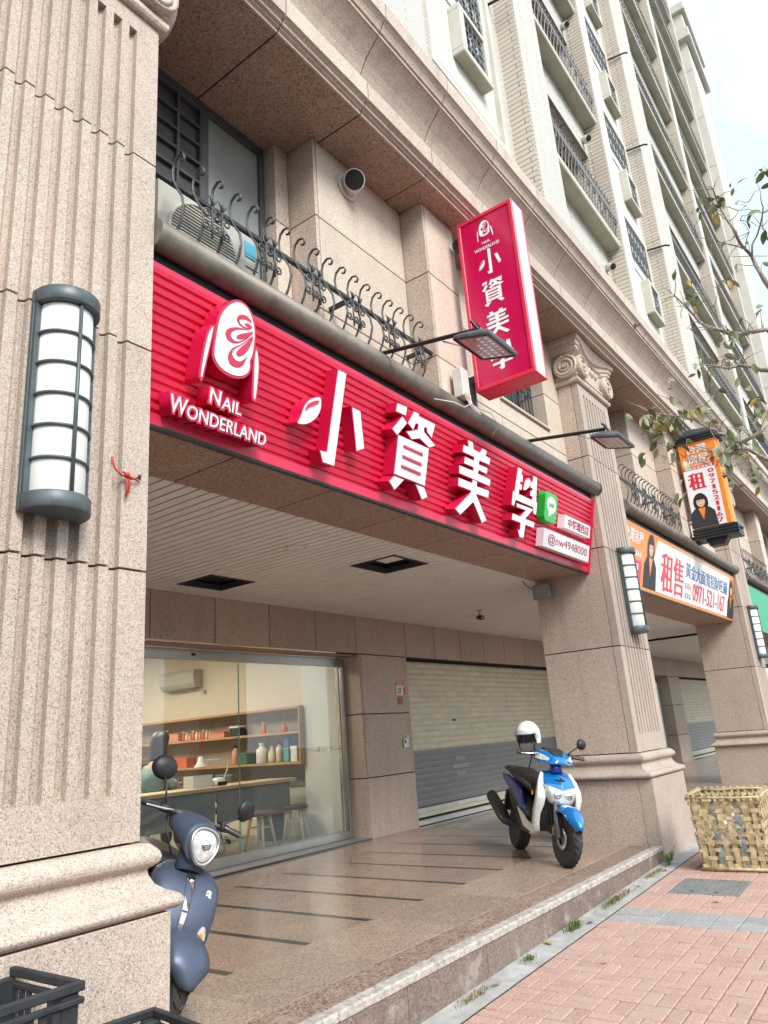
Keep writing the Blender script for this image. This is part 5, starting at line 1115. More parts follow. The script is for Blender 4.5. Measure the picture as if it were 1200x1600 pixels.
MB().tube([(8.42, 3.73, 3.18), (8.50, 3.73, 3.22), (8.537, 3.73, 3.22)], 0.012, 6).build('bracket', 'lamp_black', fl_)
MB().tube([(8.42, 3.84, 3.15), (8.40, 3.92, 3.22), (8.36, 3.95, 3.278)], 0.006, 6).build('cable', 'plastic_black', fl_)
np_ = thing('house_number_plate', 'white house number plate with red heading reading 37', 'sign', (9.47, 6.74, 2.17))
MB().box(9.37, 9.56, 6.738, 6.747, 2.145, 2.345).build('plate', 'paper', np_, 0.002); MB().box(9.375, 9.555, 6.7365, 6.7385, 2.30, 2.34).build('heading', 'banner_red', np_)
NPM = lambda x, z: Matrix.Translation((x, 6.7372, z)) @ Matrix.Rotation(R(90), 4, 'X')
place_text('number', '37', 0.1, 'plate_ink', NPM(9.455, 2.21), np_, 0.0008, 0.002, fit=(0.085, 0.085)); smudge('street_name', lambda u, v, d: (u, 6.7362-d, v), 9.40, 9.53, 2.306, 2.334, 4, 0.0, 'paper', np_)
MB().box(9.565, 9.60, 6.738, 6.746, 2.15, 2.26).build('sticker', 'banner_red', np_)
np2 = thing('unit_number_plate', 'small orange metal plate below the house number', 'sign', (9.46, 6.74, 2.02))
MB().box(9.40, 9.52, 6.738, 6.747, 2.01, 2.125).build('plate', 'plate_orange', np2, 0.002); smudge('engraving', lambda u, v, d: (u, 6.737-d, v), 9.43, 9.49, 2.04, 2.095, 1, 0.0, 'box_orange', np2)
ic = thing('intercom_panel', 'steel intercom and switch plate on the granite jamb', 'intercom', (9.52, 6.74, 1.4))
MB().box(9.45, 9.58, 6.722, 6.747, 1.375, 1.515).build('plate', 'alu', ic, 0.004); MB().box(9.54, 9.60, 6.730, 6.747, 1.49, 1.56).build('switch', 'pvc', ic, 0.003)
MB().box(9.47, 9.505, 6.7195, 6.7225, 1.44, 1.49).build('keyhole_cover', 'dark_void', ic); MB().lathe([(0.001, 6.719), (0.015, 6.719), (0.015, 6.723)], 12, (9.545, 0, 1.43), 'y').build('button', 'steel_bright', ic)
rc = thing('red_cord', 'red cord knotted round a hook on the fluted column', 'cord', (1.95, 2.91, 2.75))
for pth in ([(1.885, 2.905, 2.885), (1.90, 2.90, 2.83), (1.935, 2.892, 2.80), (1.975, 2.893, 2.805), (2.02, 2.90, 2.80), (2.045, 2.905, 2.815)], [(1.955, 2.89, 2.805), (1.965, 2.893, 2.75), (1.96, 2.895, 2.70)], [(1.935, 2.89, 2.82), (1.965, 2.88, 2.80), (1.985, 2.89, 2.79)], [(1.96, 2.89, 2.80), (1.98, 2.892, 2.77), (1.968, 2.894, 2.72)]):
    MB().tube(pth, 0.0055, 6).build('strand', 'rope_red', rc)
MB().lathe([(0.001, -0.014), (0.014, -0.008), (0.014, 0.008), (0.001, 0.014)], 10, (1.958, 2.888, 2.808)).build('knot', 'rope_red', rc)
MB().tube([(2.035, 2.918, 2.815), (2.035, 2.90, 2.815), (2.035, 2.895, 2.83)], 0.008, 6).build('hook', 'lamp_black', rc)

# ------------------------------------------------------------------ tower of flats above the arcade
TM = Matrix.Translation((12.3, 3.25, 0)) @ Matrix.Rotation(math.atan(0.014), 4, 'Z')
def tw(name, mb, mat, parent=bld, dz=0.0, bevel=0.0, me=None):
    me = me or mb.mesh(name, mat, bevel); o = bpy.data.objects.new(name, me); COL.objects.link(o)
    o.matrix_basis = TM @ Matrix.Translation((0, 0, dz)); o.parent = parent; o.matrix_parent_inverse = parent.matrix_basis.inverted(); return o
FH = 2.9; NF = 10; ZT = 38.5; D = 0.32
twl = tw('tower_wall', MB().box(-16, -6.30, 0.0, 1.5, 7.0, ZT).box(-4.30, -3.98, 0.0, 1.5, 7.0, ZT).box(0.55, 1.93, 0.0, 1.5, 7.0, ZT).box(3.66, 3.76, 0.0, 1.5, 7.0, ZT).box(11.8, 12.0, 0.0, 1.5, 7.0, ZT).box(18.9, 21.0, 0.0, 1.5, 7.0, ZT), 'tile_white')
tw('tower_wall', MB().box(-16, 25, 1.6, 8.0, 7.0, ZT), 'tile_beige')
def fin(s0, s1, d, front='tile_white'):
    tw('tower_pier', MB().box(s0, s1, -d+0.02, 1.55, 7.0, ZT), 'tile_beige')
    tw('pier_facing', MB().box(s0+0.004, s1+0.004, -d-0.005, -d+0.02, 7.0, ZT+0.1), front)
fin(-3.98, -3.05, D); fin(0.05, 0.55, D, 'tower_white'); fin(3.76, 5.35, D); fin(11.2, 11.8, D, 'tower_white'); fin(18.6, 18.9, D, 'tower_white')
for kk in range(NF):
    for s0, s1 in ((-3.98, -3.05), (0.05, 0.55), (3.76, 5.35), (11.2, 11.8)): pass
tw('tower_end_pier', MB().box(21.0, 25.0, -0.50, 1.6, 6.9, 34.2), 'tower_trim')
for kk in range(NF): tw('string_joint', MB().box(20.99, 21.01, -0.505, 0.0, 0, 0.03), 'slab_olive', dz=8.9+FH*kk)
tw('end_cap', MB().box(20.7, 25.2, -0.75, 1.7, 33.9, 34.5).box(20.85, 25.1, -0.62, 1.7, 34.5, 35.6).box(20.65, 25.2, -0.80, 1.7, 35.6, 36.1), 'tower_trim', bevel=0.03)
tw('tower_roof_edge', MB().box(-16, 21.0, -0.55, 1.7, ZT+0.1, ZT+0.6), 'tower_trim')
# balcony bays
def balcony_meshes(s0, s1, vent_s):
    z0 = 9.93
    par = MB().box(s0, s1, 0.0, 0.06, 12.14-FH, 12.83-FH).mesh('spandrel', 'tile_white')
    slab = MB().box(s0+0.01, s1-0.01, -0.255, 1.5, z0, z0+0.03).mesh('balcony_underside', 'slab_olive')
    edge = MB().box(s0, s1, -0.262, 1.5, z0+0.03, z0+0.12).mesh('balcony_slab', 'tower_trim')
    back = MB().box(s0, s1, 1.25, 1.3, z0+0.12, 12.14).mesh('balcony_back', 'tile_beige')
    top = MB().box(s0, s1, 0.06, 1.25, 12.13, 12.17).mesh('balcony_ceiling', 'tile_brown')
    side = MB().box(s1-0.03, s1, 0.0, 1.25, z0+0.16, 12.14).mesh('balcony_side', 'tile_beige')
    rail = MB(); rail.box(s0, s1, -0.22, -0.19, z0+0.98, z0+1.01); rail.box(s0, s1, -0.22, -0.19, z0+0.24, z0+0.265)
    n = int((s1-s0)/0.13)
    for i in range(n+1):
        x = s0+(s1-s0)*i/n
        rail.tube([(x, -0.205, z0+0.12), (x, -0.235, z0+0.4), (x, -0.28, z0+0.58), (x, -0.24, z0+0.78), (x, -0.205, z0+1.0), (x, -0.23, z0+1.06)], 0.011, 4, False, 1, False)
        if i % 2: rail.tube([(x+0.05*math.cos(a), -0.25, z0+0.62+0.10*math.sin(a)) for a in [j*math.pi/4 for j in range(8)]], 0.010, 4, False, 1, False)
    rail = rail.mesh('balcony_railing', 'iron')
    win = MB().box(s0+0.5, s0+0.5+(s1-s0)*0.55, 1.22, 1.249, z0+0.2, 12.0).mesh('balcony_door', 'window_teal')
    vp = MB().tube([(vent_s, 0.02, 12.36-FH), (vent_s-0.02, -0.09, 12.35-FH), (vent_s-0.06, -0.14, 12.31-FH)], 0.07, 12).mesh('vent_pipe', 'pvc')
    vm = MB().tube([(vent_s-0.0605, -0.1405, 12.3095-FH), (vent_s-0.063, -0.143, 12.3075-FH)], 0.06, 12).mesh('vent_mouth', 'dark_void')
    mb_ = MB().box(s1-1.9, s1-1.1, 0.25, 0.5, z0+0.17, z0+0.8).mesh('balcony_clutter', 'ac_white')
    return par, slab, edge, back, top, side, rail, win, vp, vm, mb_
NMS = ('spandrel', 'balcony_underside', 'balcony_slab', 'balcony_back', 'balcony_ceiling', 'balcony_side', 'balcony_railing', 'balcony_door', 'vent_pipe', 'vent_mouth', 'balcony_clutter')
for s0, s1, vs_ in ((-3.05, 0.05, -0.22), (5.35, 11.2, 5.95), (12.0, 18.6, 12.9)):
    ms = balcony_meshes(s0, s1, vs_)
    for kk in range(NF):
        dz = FH*kk
        p = tw('balcony', None, None, bld, dz, me=ms[2])
        for nm, me_ in zip(NMS, ms):
            if nm == 'balcony_slab' or (nm == 'balcony_clutter' and kk % 2): continue
            tw(nm, None, None, p, dz, me=me_)
    tw('spandrel', MB().box(s0, s1, 0.0, 1.5, 7.0, 12.14-FH), 'tile_white')
# window bays
def window_bay(s0, s1):
    tw('tower_wall', MB().box(s0, s1, 0.10, 1.5, 7.0, ZT), 'tile_white')
    z = 10.95
    fr = MB().box(s0, s1, 0.0, 0.10, z+1.10, z+1.30).box(s0, s1, 0.0, 0.10, z-0.22, z).box(s0, s0+0.10, 0.0, 0.10, z, z+1.10).box(s1-0.12, s1, 0.0, 0.10, z, z+1.10).mesh('window', 'tower_white')
    pane = MB().box(s0+0.10, s1-0.12, 0.06, 0.085, z, z+1.10).mesh('pane', 'window_dark')
    g = MB(); w0, w1 = s0+0.10, s1-0.12
    for i in range(14): x = w0+(w1-w0)*(i+0.5)/14; g.box(x-0.008, x+0.008, 0.005, 0.02, z, z+1.1)
    for i in range(5): zz = z+0.05+0.25*i; g.box(w0, w1, 0.003, 0.022, zz-0.01, zz+0.01)
    for i in range(7):
        x = w0+(w1-w0)*(i+0.5)/7
        for q_ in (0.3, 0.78): g.tube([(x+0.085*math.cos(a), 0.01, z+q_+0.13*math.sin(a)) for a in [j*math.pi/5 for j in range(11)]], 0.011, 4, False, 1, False)
    gr = g.mesh('grille', 'grille_pale')
    spn = MB().box(s0, s1, 0.02, 0.10, z-1.60, z-0.22).mesh('spandrel_panel', 'tower_white')
    b0, b1, bz = s0+0.53, s1-0.40, 9.78
    bx_ = MB().box(b0, b1, -0.15, 0.02, bz, bz+0.08).box(b0, b1, -0.15, 0.02, bz+0.72, bz+0.80).box(b0, b0+0.12, -0.15, 0.02, bz+0.08, bz+0.72).box(b1-0.12, b1, -0.15, 0.02, bz+0.08, bz+0.72).mesh('window_box', 'tower_box', 0.006)
    bot = MB().box(b0+0.004, b1-0.004, -0.146, 0.02, bz-0.015, bz-0.001).mesh('box_underside', 'slab_olive')
    bp_ = MB().box(b0+0.12, b1-0.12, -0.05, -0.03, bz+0.08, bz+0.72).mesh('pane', 'window_dark')
    g2 = MB()
    for i in range(5): x = b0+0.16+(b1-b0-0.32)*i/4; g2.box(x-0.007, x+0.007, -0.12, -0.105, bz+0.08, bz+0.72)
    for i in range(5): zz = bz+0.12+0.14*i; g2.box(b0+0.12, b1-0.12, -0.122, -0.103, zz-0.007, zz+0.007)
    g2.tube([((b0+b1)/2+0.1*math.cos(a), -0.112, bz+0.4+0.12*math.sin(a)) for a in [j*math.pi/6 for j in range(13)]], 0.014, 4, False, 1, False)
    g2 = g2.mesh('grille', 'grille_pale')
    for kk in range(NF):
        dz = FH*kk
        if kk < NF-1:
            w_ = tw('window', None, None, bld, dz, me=fr); tw('pane', None, None, w_, dz, me=pane); tw('grille', None, None, w_, dz, me=gr)
        tw('spandrel_panel', None, None, bld, dz, me=spn)
        b_ = tw('window_box', None, None, bld, dz, me=bx_); tw('box_underside', None, None, b_, dz, me=bot); tw('pane', None, None, b_, dz, me=bp_); tw('grille', None, None, b_, dz, me=g2)
window_bay(-6.12, -4.40); window_bay(1.93, 3.66)
# raised trim round the nearest window bay, drain spouts, string joints on the piers
tw('bay_trim', MB().box(-6.30, -6.12, -0.05, 0.1, 9.16, ZT).box(-4.40, -4.30, -0.05, 0.1, 9.16, ZT).box(-6.30, -4.30, -0.05, 0.1, 9.06, 9.16), 'tower_trim')
tw('bay_trim', MB().box(-16, 20, -0.06, 0.1, 8.9, 8.98), 'tower_trim')
for kk in range(NF):
    for s in (-4.15, 3.70):
        tw('spout', MB().tube([(s, 0.0, 12.05), (s+0.02, -0.42, 12.0), (s+0.02, -0.50, 11.95)], 0.022, 6), 'lamp_black', bld, FH*kk)
    for s0, s1 in ((-3.98, -3.05), (3.76, 5.35), (11.2, 11.8)): tw('string_joint', MB().box(s0-0.004, s0+0.01, -D-0.008, 0.0, 12.26, 12.285), 'slab_olive', bld, FH*kk)
# ------------------------------------------------------------------ scooters
def sring(xc, z, a, hw, n=24, e=0.75, tilt=0.0, yc=0.0):
    """horizontal ring, rounded-rectangular; a = half length along x"""
    r = []
    for i in range(n):
        t = 2*math.pi*i/n; c, s = math.cos(t), math.sin(t)
        x = a*math.copysign(abs(c)**e, c); y = hw*math.copysign(abs(s)**e, s)
        r.append((xc+x, yc+y, z+tilt*x))
    return r
def vring(x, zc, hh, hw, n=24, e=0.8):
    r = []
    for i in range(n):
        t = 2*math.pi*i/n; c, s = math.cos(t), math.sin(t)
        r.append((x, hw*math.copysign(abs(c)**e, c), zc+hh*math.copysign(abs(s)**e, s)))
    return r
def scooter_root(name, label, loc, rz, lean):
    o = thing(name, label, 'scooter', loc, 0); o.rotation_euler = (lean, 0, rz); return o
def turned(mb, ang, px=0.50):
    c, s = math.cos(ang), math.sin(ang)
    mb.v = [(px+(x-px)*c-y*s, (x-px)*s+y*c, z) for x, y, z in mb.v]; return mb
def wheel(root, x, r, wd, ang=0.0, spokes=5, disc=True, yc=0.0):
    prof = [(r-0.075, -wd*0.42), (r-0.06, -wd*0.5), (r-0.025, -wd*0.5), (r-0.008, -wd*0.33), (r, 0), (r-0.008, wd*0.33), (r-0.025, wd*0.5), (r-0.06, wd*0.5), (r-0.075, wd*0.42)]
    t = turned(MB().lathe(prof, 40, (x, yc, r), 'y'), ang).build('wheel', 'rubber', root, 0, False)
    g = MB()
    for i in range(26):
        for sgn in (-1, 1):
            a = 2*math.pi*i/26; b = a+0.13
            g.tube([(x+(r+0.001)*math.cos(a), yc+sgn*0.008, r+(r+0.001)*math.sin(a)), (x+(r-0.006)*math.cos(b), yc+sgn*wd*0.40, r+(r-0.006)*math.sin(b))], 0.004, 4, False, 1, False)
    turned(g, ang).build('tread', 'plastic_black', t, 0, False)
    ri = MB().lathe([(r-0.074, -wd*0.40), (r-0.085, -wd*0.30), (r-0.092, 0), (r-0.085, wd*0.30), (r-0.074, wd*0.40)], 36, (x, yc, r), 'y', cap=False)
    ri.lathe([(0.001, -0.04), (0.035, -0.04), (0.035, 0.04), (0.001, 0.04)], 14, (x, yc, r), 'y')
    for i in range(spokes):
        a = 2*math.pi*i/spokes+0.3; ri.tube([(x+0.03*math.cos(a), yc, r+0.03*math.sin(a)), (x+(r-0.088)*math.cos(a), yc, r+(r-0.088)*math.sin(a))], [0.022, 0.016], 6)
    turned(ri, ang).build('rim', 'fork_grey', t, 0, False)
    if disc: turned(MB().lathe([(0.055, 0), (0.095, 0), (0.095, 0.004), (0.055, 0.004)], 28, (x, yc-0.055, r), 'y', cap=False), ang).build('brake_disc', 'steel_bright', t, 0, False)
    return t
def fender(root, x, r, w_, a0, a1, mat, ang, drop=0.0):
    rg = []
    n = 14
    for i in range(n+1):
        a = a0+(a1-a0)*i/n; f_ = math.sin(math.pi*min(1, max(0.12, i/n)))**0.5 if 0 else 1.0
        wv = w_*(0.35+0.65*min(1, i/4.0))*(0.75+0.25*min(1, (n-i)/4.0)); row = []
        for j in range(9):
            t = -1+j/4.0; rr = r*(1-0.20*abs(t)**2.6); row.append((x+rr*math.cos(a), wv*t, 0.225+rr*math.sin(a)))
        rg.append(row)
    inner = [[(x+(px-x)*0.965, py*0.95, 0.225+(pz-0.225)*0.965) for px, py, pz in row] for row in rg]
    m_ = MB(); loops = [row+inn[::-1] for row, inn in zip(rg, inner)]; m_.rings(loops, True, True, True)
    return turned(m_, ang).build('front_fender', mat, root, 0, False)
def mirror(root, side, base, stem, c, rad, nrm, ang, mat='plastic_black'):
    m_ = MB().tube([base, stem, c], [0.006, 0.006, 0.008], 8); o = turned(m_, ang).build('mirror', 'plastic_black', root, 0, False)
    n = Vector(nrm).normalized(); a = n.cross(Vector((0, 0, 1))).normalized(); b = a.cross(n); C = Vector(c)
    def disc(k, d): return [C+n*d+a*k*rad*math.cos(2*math.pi*i/20)+b*k*rad*0.86*math.sin(2*math.pi*i/20) for i in range(20)]
    turned(MB().rings([disc(0.25, 0.038), disc(0.75, 0.028), disc(1.0, 0.008), disc(1.0, -0.004), disc(0.9, -0.006)]), ang).build('mirror_shell', mat, o, 0, False)
    turned(MB().rings([disc(0.9, -0.0065), disc(0.88, -0.0075)]), ang).build('mirror_glass', 'chrome', o, 0, False)
def common(root, ang, bar_z, bar_x, body, seat):
    hb = MB().tube([(bar_x-0.05, -0.34, bar_z-0.005), (bar_x, -0.20, bar_z), (bar_x, 0.20, bar_z), (bar_x-0.05, 0.34, bar_z-0.005)], 0.011, 10)
    turned(hb, ang).build('handlebar', 'fork_grey', root, 0, False)
    for sgn in (-1, 1):
        turned(MB().tube([(bar_x-0.018, sgn*0.235, bar_z), (bar_x-0.05, sgn*0.345, bar_z-0.005), (bar_x-0.052, sgn*0.352, bar_z-0.005)], [0.017, 0.018, 0.021], 12), ang).build('grip', 'rubber', root, 0, False)
        turned(MB().tube([(bar_x+0.05, sgn*0.17, bar_z+0.005), (bar_x+0.055, sgn*0.24, bar_z-0.005), (bar_x+0.02, sgn*0.33, bar_z-0.012), (bar_x+0.018, sgn*0.338, bar_z-0.012)], [0.008, 0.007, 0.006, 0.010], 8), ang).build('brake_lever', 'fork_grey' if sgn > 0 else 'chrome', root, 0, False)
        turned(MB().tube([(bar_x+0.0, sgn*0.165, bar_z), (bar_x-0.02, sgn*0.235, bar_z)], [0.026, 0.022], 10), ang).build('switch_pod', 'plastic_black', root, 0, False)
    MB().rings([sring(-0.02, z, 0.26, hw, 20, 0.5) for z, hw in ((0.255, 0.15), (0.27, 0.165), (0.315, 0.17), (0.325, 0.16))]).build('floorboard', 'plastic_black', root, 0, False)
# ---- navy retro scooter by the first column
s1 = scooter_root('navy_scooter', 'matt navy retro scooter parked beside the fluted column', (2.80, 4.03, ZF+0.02), R(-116), R(-23))
A1 = R(18)
wheel(s1, 0.585, 0.205, 0.095, A1, 5, True); wheel(s1, -0.62, 0.225, 0.11, 0, 5, False)
common(s1, A1, 0.965, 0.33, None, None)
MB().rings([sring(xc, z, a, hw, 32, 0.70, tl) for xc, z, a, hw, tl in ((0.44, 0.175, 0.05, 0.085, 0.9), (0.47, 0.205, 0.10, 0.150, 0.85), (0.485, 0.30, 0.130, 0.172, 0.45), (0.478, 0.42, 0.145, 0.190, 0.2), (0.46, 0.53, 0.138, 0.195, 0.05), (0.445, 0.61, 0.125, 0.190, -0.1), (0.42, 0.675, 0.108, 0.180, -0.2), (0.40, 0.715, 0.075, 0.135, -0.3), (0.39, 0.732, 0.04, 0.075, -0.3))]).build('apron', 'navy_matt', s1, 0, False)
MB().rings([sring(0.30, z, 0.035, hw, 20, 0.6) for z, hw in ((0.30, 0.15), (0.45, 0.185), (0.60, 0.185), (0.70, 0.15))]).build('leg_shield', 'plastic_black', s1, 0, False)
fender(s1, 0.585, 0.246, 0.128, R(4), R(98), 'navy_matt', A1)
fk = MB()
for sgn in (-1, 1): fk.tube([(0.585, sgn*0.062, 0.205), (0.50, sgn*0.055, 0.42)], [0.016, 0.018], 8)
turned(fk, A1).build('fork', 'fork_grey', s1, 0, False)
turned(MB().tube([(0.43, 0, 0.70), (0.37, 0, 0.90)], [0.075, 0.062], 18, True, 0.8), A1).build('neck', 'navy_matt', s1, 0, False)
turned(MB().rings([vring(x, z, hh, hw, 26, 0.9) for x, z, hh, hw in ((0.19, 0.945, 0.015, 0.06), (0.205, 0.945, 0.040, 0.11), (0.26, 0.935, 0.058, 0.148), (0.34, 0.915, 0.075, 0.145), (0.41, 0.885, 0.092, 0.125), (0.465, 0.86, 0.100, 0.112), (0.495, 0.85, 0.098, 0.110))]), A1).build('headset_cowl', 'navy_matt', s1, 0, False)
def tri_ring(x, k, zc, lean_=0.0):
    r = []
    for i in range(28):
        t = 2*math.pi*i/28; rad = 0.085*k*(1+0.07*math.cos(3*(t+math.pi/2)))
        r.append((x-lean_*rad*math.sin(t), rad*math.cos(t)*1.05, zc+rad*math.sin(t)*1.08))
    return r
o = turned(MB().rings([tri_ring(x, k, 0.85, 0.22) for x, k in ((0.49, 1.06), (0.512, 1.06), (0.520, 1.0), (0.516, 0.90), (0.505, 0.88))], False), A1).build('headlight', 'steel_bright', s1, 0, False)
turned(MB().rings([tri_ring(x, k, 0.85, 0.22) for x, k in ((0.506, 0.90), (0.514, 0.80), (0.522, 0.5), (0.525, 0.05))]), A1).build('headlight_lens', 'lens_white', o, 0, False)
turned(MB().lathe([(0.03, 0), (0.026, 0.012), (0.001, 0.016)], 16, (0.520, 0, 0.85), 'x'), A1).build('headlight_bulb', 'chrome', o, 0, False)
mirror(s1, -1, (0.31, -0.205, 0.985), (0.27, -0.215, 1.06), (0.21, -0.245, 1.165), 0.078, (1, -0.1, 0.1), A1)
mirror(s1, 1, (0.31, 0.205, 0.985), (0.30, 0.275, 1.03), (0.25, 0.36, 1.10), 0.080, (1, 0.5, -0.1), A1)
# badge strip, signals, marks on the apron
from mathutils.bvhtree import BVHTree
_ap = [c for c in s1.children if c.name.startswith('apron')][0].data
_bv = BVHTree.FromPolygons([v.co[:] for v in _ap.vertices], [tuple(p.vertices) for p in _ap.polygons])
def on_apron(y, z):      # front surface of the navy apron
    h = _bv.ray_cast(Vector((2, y, z)), Vector((-1, 0, 0))); return h[0].x if h[0] else 0.40
def patch(pts, d0, d1): return MB().prism(pts, lambda u, v, d: (on_apron(u, v)+d, u, v), d0, d1)
patch([(-0.026, 0.69), (0.0, 0.70), (0.026, 0.69), (0.026, 0.65), (0.022, 0.58), (0.018, 0.50), (0.012, 0.42), (-0.012, 0.42), (-0.018, 0.50), (-0.022, 0.58), (-0.026, 0.65)], -0.01, 0.006).build('badge_strip', 'lamp_black', s1, 0, False)
patch([(-0.020, 0.685), (0.020, 0.685), (0.020, 0.63), (0.018, 0.58), (0.016, 0.54), (-0.016, 0.54), (-0.018, 0.58), (-0.020, 0.63)], 0.0, 0.009).build('badge_upper', 'chrome', s1, 0, False)
patch([(-0.015, 0.53), (0.015, 0.53), (0.012, 0.48), (0.009, 0.427), (-0.009, 0.427), (-0.012, 0.48)], 0.0, 0.009).build('badge_lower', 'steel_bright', s1, 0, False)
MB().lathe([(0.017, 0), (0.017, 0.006), (0.001, 0.007)], 16, (on_apron(0, 0.665)+0.008, 0, 0.665), 'x').build('badge_roundel', 'steel_bright', s1, 0, False)
for sgn in (-1, 1):
    pts = [(sgn*0.122+0.030*math.cos(t)*(1-0.25*math.sin(t)), 0.435+0.058*math.sin(t)-sgn*0.0+0.25*(0.03*math.cos(t))*sgn) for t in [2*math.pi*i/20 for i in range(20)]]
    so = patch(pts, -0.015, 0.008).build('turn_signal', 'lens_white', s1, 0, False)
    patch([(sgn*0.122+0.016*math.cos(t), 0.430+0.034*math.sin(t)) for t in [2*math.pi*i/14 for i in range(14)]], 0.008, 0.012).build('signal_bulb', 'lens_amber', so, 0, False)
me_ = text_mesh('a', 0.075, 'letter_white', 0.001, 0.002); M_ = Matrix(((0, 0, 1, on_apron(0.11, 0.64)+0.012), (1, 0, 0, 0.11), (0, 1, 0, 0.64), (0, 0, 0, 1))); me_.transform(M_); link('apron_mark', me_, s1, False)
patch([(0.085, 0.335), (0.15, 0.345), (0.148, 0.332), (0.085, 0.323)], -0.002, 0.004).build('apron_badge', 'letter_white', s1, 0, False)
MB().rings([vring(x, z, hh, hw, 26, 0.75) for x, z, hh, hw in ((-0.12, 0.44, 0.12, 0.11), (-0.18, 0.48, 0.17, 0.155), (-0.32, 0.52, 0.17, 0.195), (-0.50, 0.55, 0.155, 0.205), (-0.70, 0.58, 0.125, 0.18), (-0.84, 0.60, 0.085, 0.12), (-0.90, 0.61, 0.04, 0.06))]).build('rear_body', 'navy_matt', s1, 0, False)
MB().rings([vring(x, z, hh, hw, 22, 0.7) for x, z, hh, hw in ((-0.06, 0.665, 0.03, 0.09), (-0.10, 0.69, 0.055, 0.13), (-0.30, 0.70, 0.055, 0.155), (-0.50, 0.725, 0.06, 0.155), (-0.72, 0.735, 0.055, 0.13), (-0.82, 0.72, 0.03, 0.08))]).build('seat', 'seat_vinyl', s1, 0, False)
MB().tube([(-0.30, -0.14, 0.26), (-0.55, -0.17, 0.30), (-0.90, -0.175, 0.36)], [0.02, 0.05, 0.05], 14).build('exhaust', 'plastic_black', s1, 0, False)
MB().rings([vring(x, 0.66, 0.03, 0.07, 16) for x in (-0.88, -0.915)]).build('tail_light', 'banner_red', s1, 0, False)
MB().tube([(0.02, 0.13, 0.27), (0.10, 0.19, 0.12), (0.13, 0.235, 0.045)], 0.010, 8).tube([(0.10, 0.235, 0.042), (0.17, 0.24, 0.042)], 0.012, 6).build('side_stand', 'plastic_black', s1, 0, False)
MB().tube([(-0.10, 0.18, 0.30), (-0.02, 0.27, 0.30), (0.06, 0.27, 0.30), (0.08, 0.19, 0.30)], 0.007, 6).build('foot_peg', 'fork_grey', s1, 0, False)
for sgn in (-1, 1): turned(MB().tube([(0.33, sgn*0.18, 0.95), (0.42, sgn*0.20, 0.86), (0.38, sgn*0.10, 0.76)], 0.005, 6), A1).build('cable', 'rubber', s1, 0, False)

# ---- blue and white sports scooter beside the second column
s2 = scooter_root('blue_scooter', 'glossy blue and white sports scooter parked before the roller shutter', (7.60, 3.80, ZF), R(-135), R(-10)); s2.scale = (1.06, 1.06, 1.06)
A2 = R(6)
wheel(s2, 0.66, 0.235, 0.088, A2, 5, True); wheel(s2, -0.64, 0.235, 0.12, 0, 5, False)
common(s2, A2, 0.955, 0.33, None, None)
fender(s2, 0.66, 0.300, 0.095, R(22), R(128), 'blue_paint', A2)
fk = MB()
for sgn in (-1, 1): fk.tube([(0.67, sgn*0.085, 0.235), (0.60, sgn*0.080, 0.40), (0.545, sgn*0.075, 0.56)], [0.024, 0.024, 0.017], 10)
turned(fk, A2).build('fork', 'fork_grey', s2, 0, False)
turned(MB().rings([vring(x, 0.30, 0.05, 0.02, 12) for x in (0.55, 0.60)]), A2).build('brake_caliper', 'caliper', s2, 0, False).location = (0, -0.075, 0)
turned(MB().tube([(0.57, -0.10, 0.32), (0.50, -0.09, 0.45), (0.50, -0.05, 0.60)], 0.006, 6), A2).build('brake_hose', 'rubber', s2, 0, False)
# black inner panel, white side wings, blue nose, headlight
MB().rings([sring(xc, z, a, hw, 24, 0.7) for xc, z, a, hw in ((0.30, 0.27, 0.05, 0.13), (0.36, 0.36, 0.07, 0.155), (0.40, 0.48, 0.08, 0.165), (0.40, 0.60, 0.075, 0.165), (0.36, 0.72, 0.06, 0.13))]).build('inner_panel', 'plastic_black', s2, 0, False)
def wing(sgn):
    P_ = [((0.385, 0.125, 0.785), (0.37, 0.150, 0.800), (0.34, 0.140, 0.800)), ((0.46, 0.150, 0.71), (0.435, 0.190, 0.72), (0.38, 0.182, 0.72)), ((0.52, 0.160, 0.64), (0.485, 0.212, 0.64), (0.41, 0.205, 0.63)), ((0.54, 0.150, 0.57), (0.495, 0.220, 0.56), (0.41, 0.214, 0.55)), ((0.51, 0.152, 0.50), (0.455, 0.218, 0.47), (0.36, 0.212, 0.46)), ((0.455, 0.165, 0.42), (0.41, 0.210, 0.38), (0.32, 0.204, 0.37)), ((0.42, 0.160, 0.34), (0.39, 0.200, 0.30), (0.29, 0.194, 0.29)), ((0.38, 0.140, 0.265), (0.345, 0.184, 0.245), (0.22, 0.182, 0.235)), ((0.29, 0.13, 0.225), (0.25, 0.168, 0.215), (0.12, 0.170, 0.218))]
    rg = [[(a[0], sgn*a[1], a[2]), (b[0], sgn*b[1], b[2]), (c[0], sgn*c[1], c[2]), (c[0]-0.01, sgn*(c[1]-0.025), c[2]), (a[0]-0.06, sgn*(a[1]-0.002), a[2])] for a, b, c in P_]
    return MB().rings(rg).build('front_wing', 'white_paint', s2, 0.004, False)
wing(-1); wing(1)
MB().rings([[(0.335, -0.13, 0.80), (0.40, 0.0, 0.825), (0.335, 0.13, 0.80), (0.33, 0, 0.79)], [(0.42, -0.150, 0.745), (0.485, 0.0, 0.765), (0.42, 0.150, 0.745), (0.40, 0, 0.74)], [(0.475, -0.150, 0.69), (0.555, 0.0, 0.69), (0.475, 0.150, 0.69), (0.45, 0, 0.68)], [(0.50, -0.125, 0.655), (0.585, 0.0, 0.630), (0.50, 0.125, 0.655), (0.47, 0, 0.65)]], True, True, False).build('nose_cowl', 'blue_paint', s2, 0.006, False)
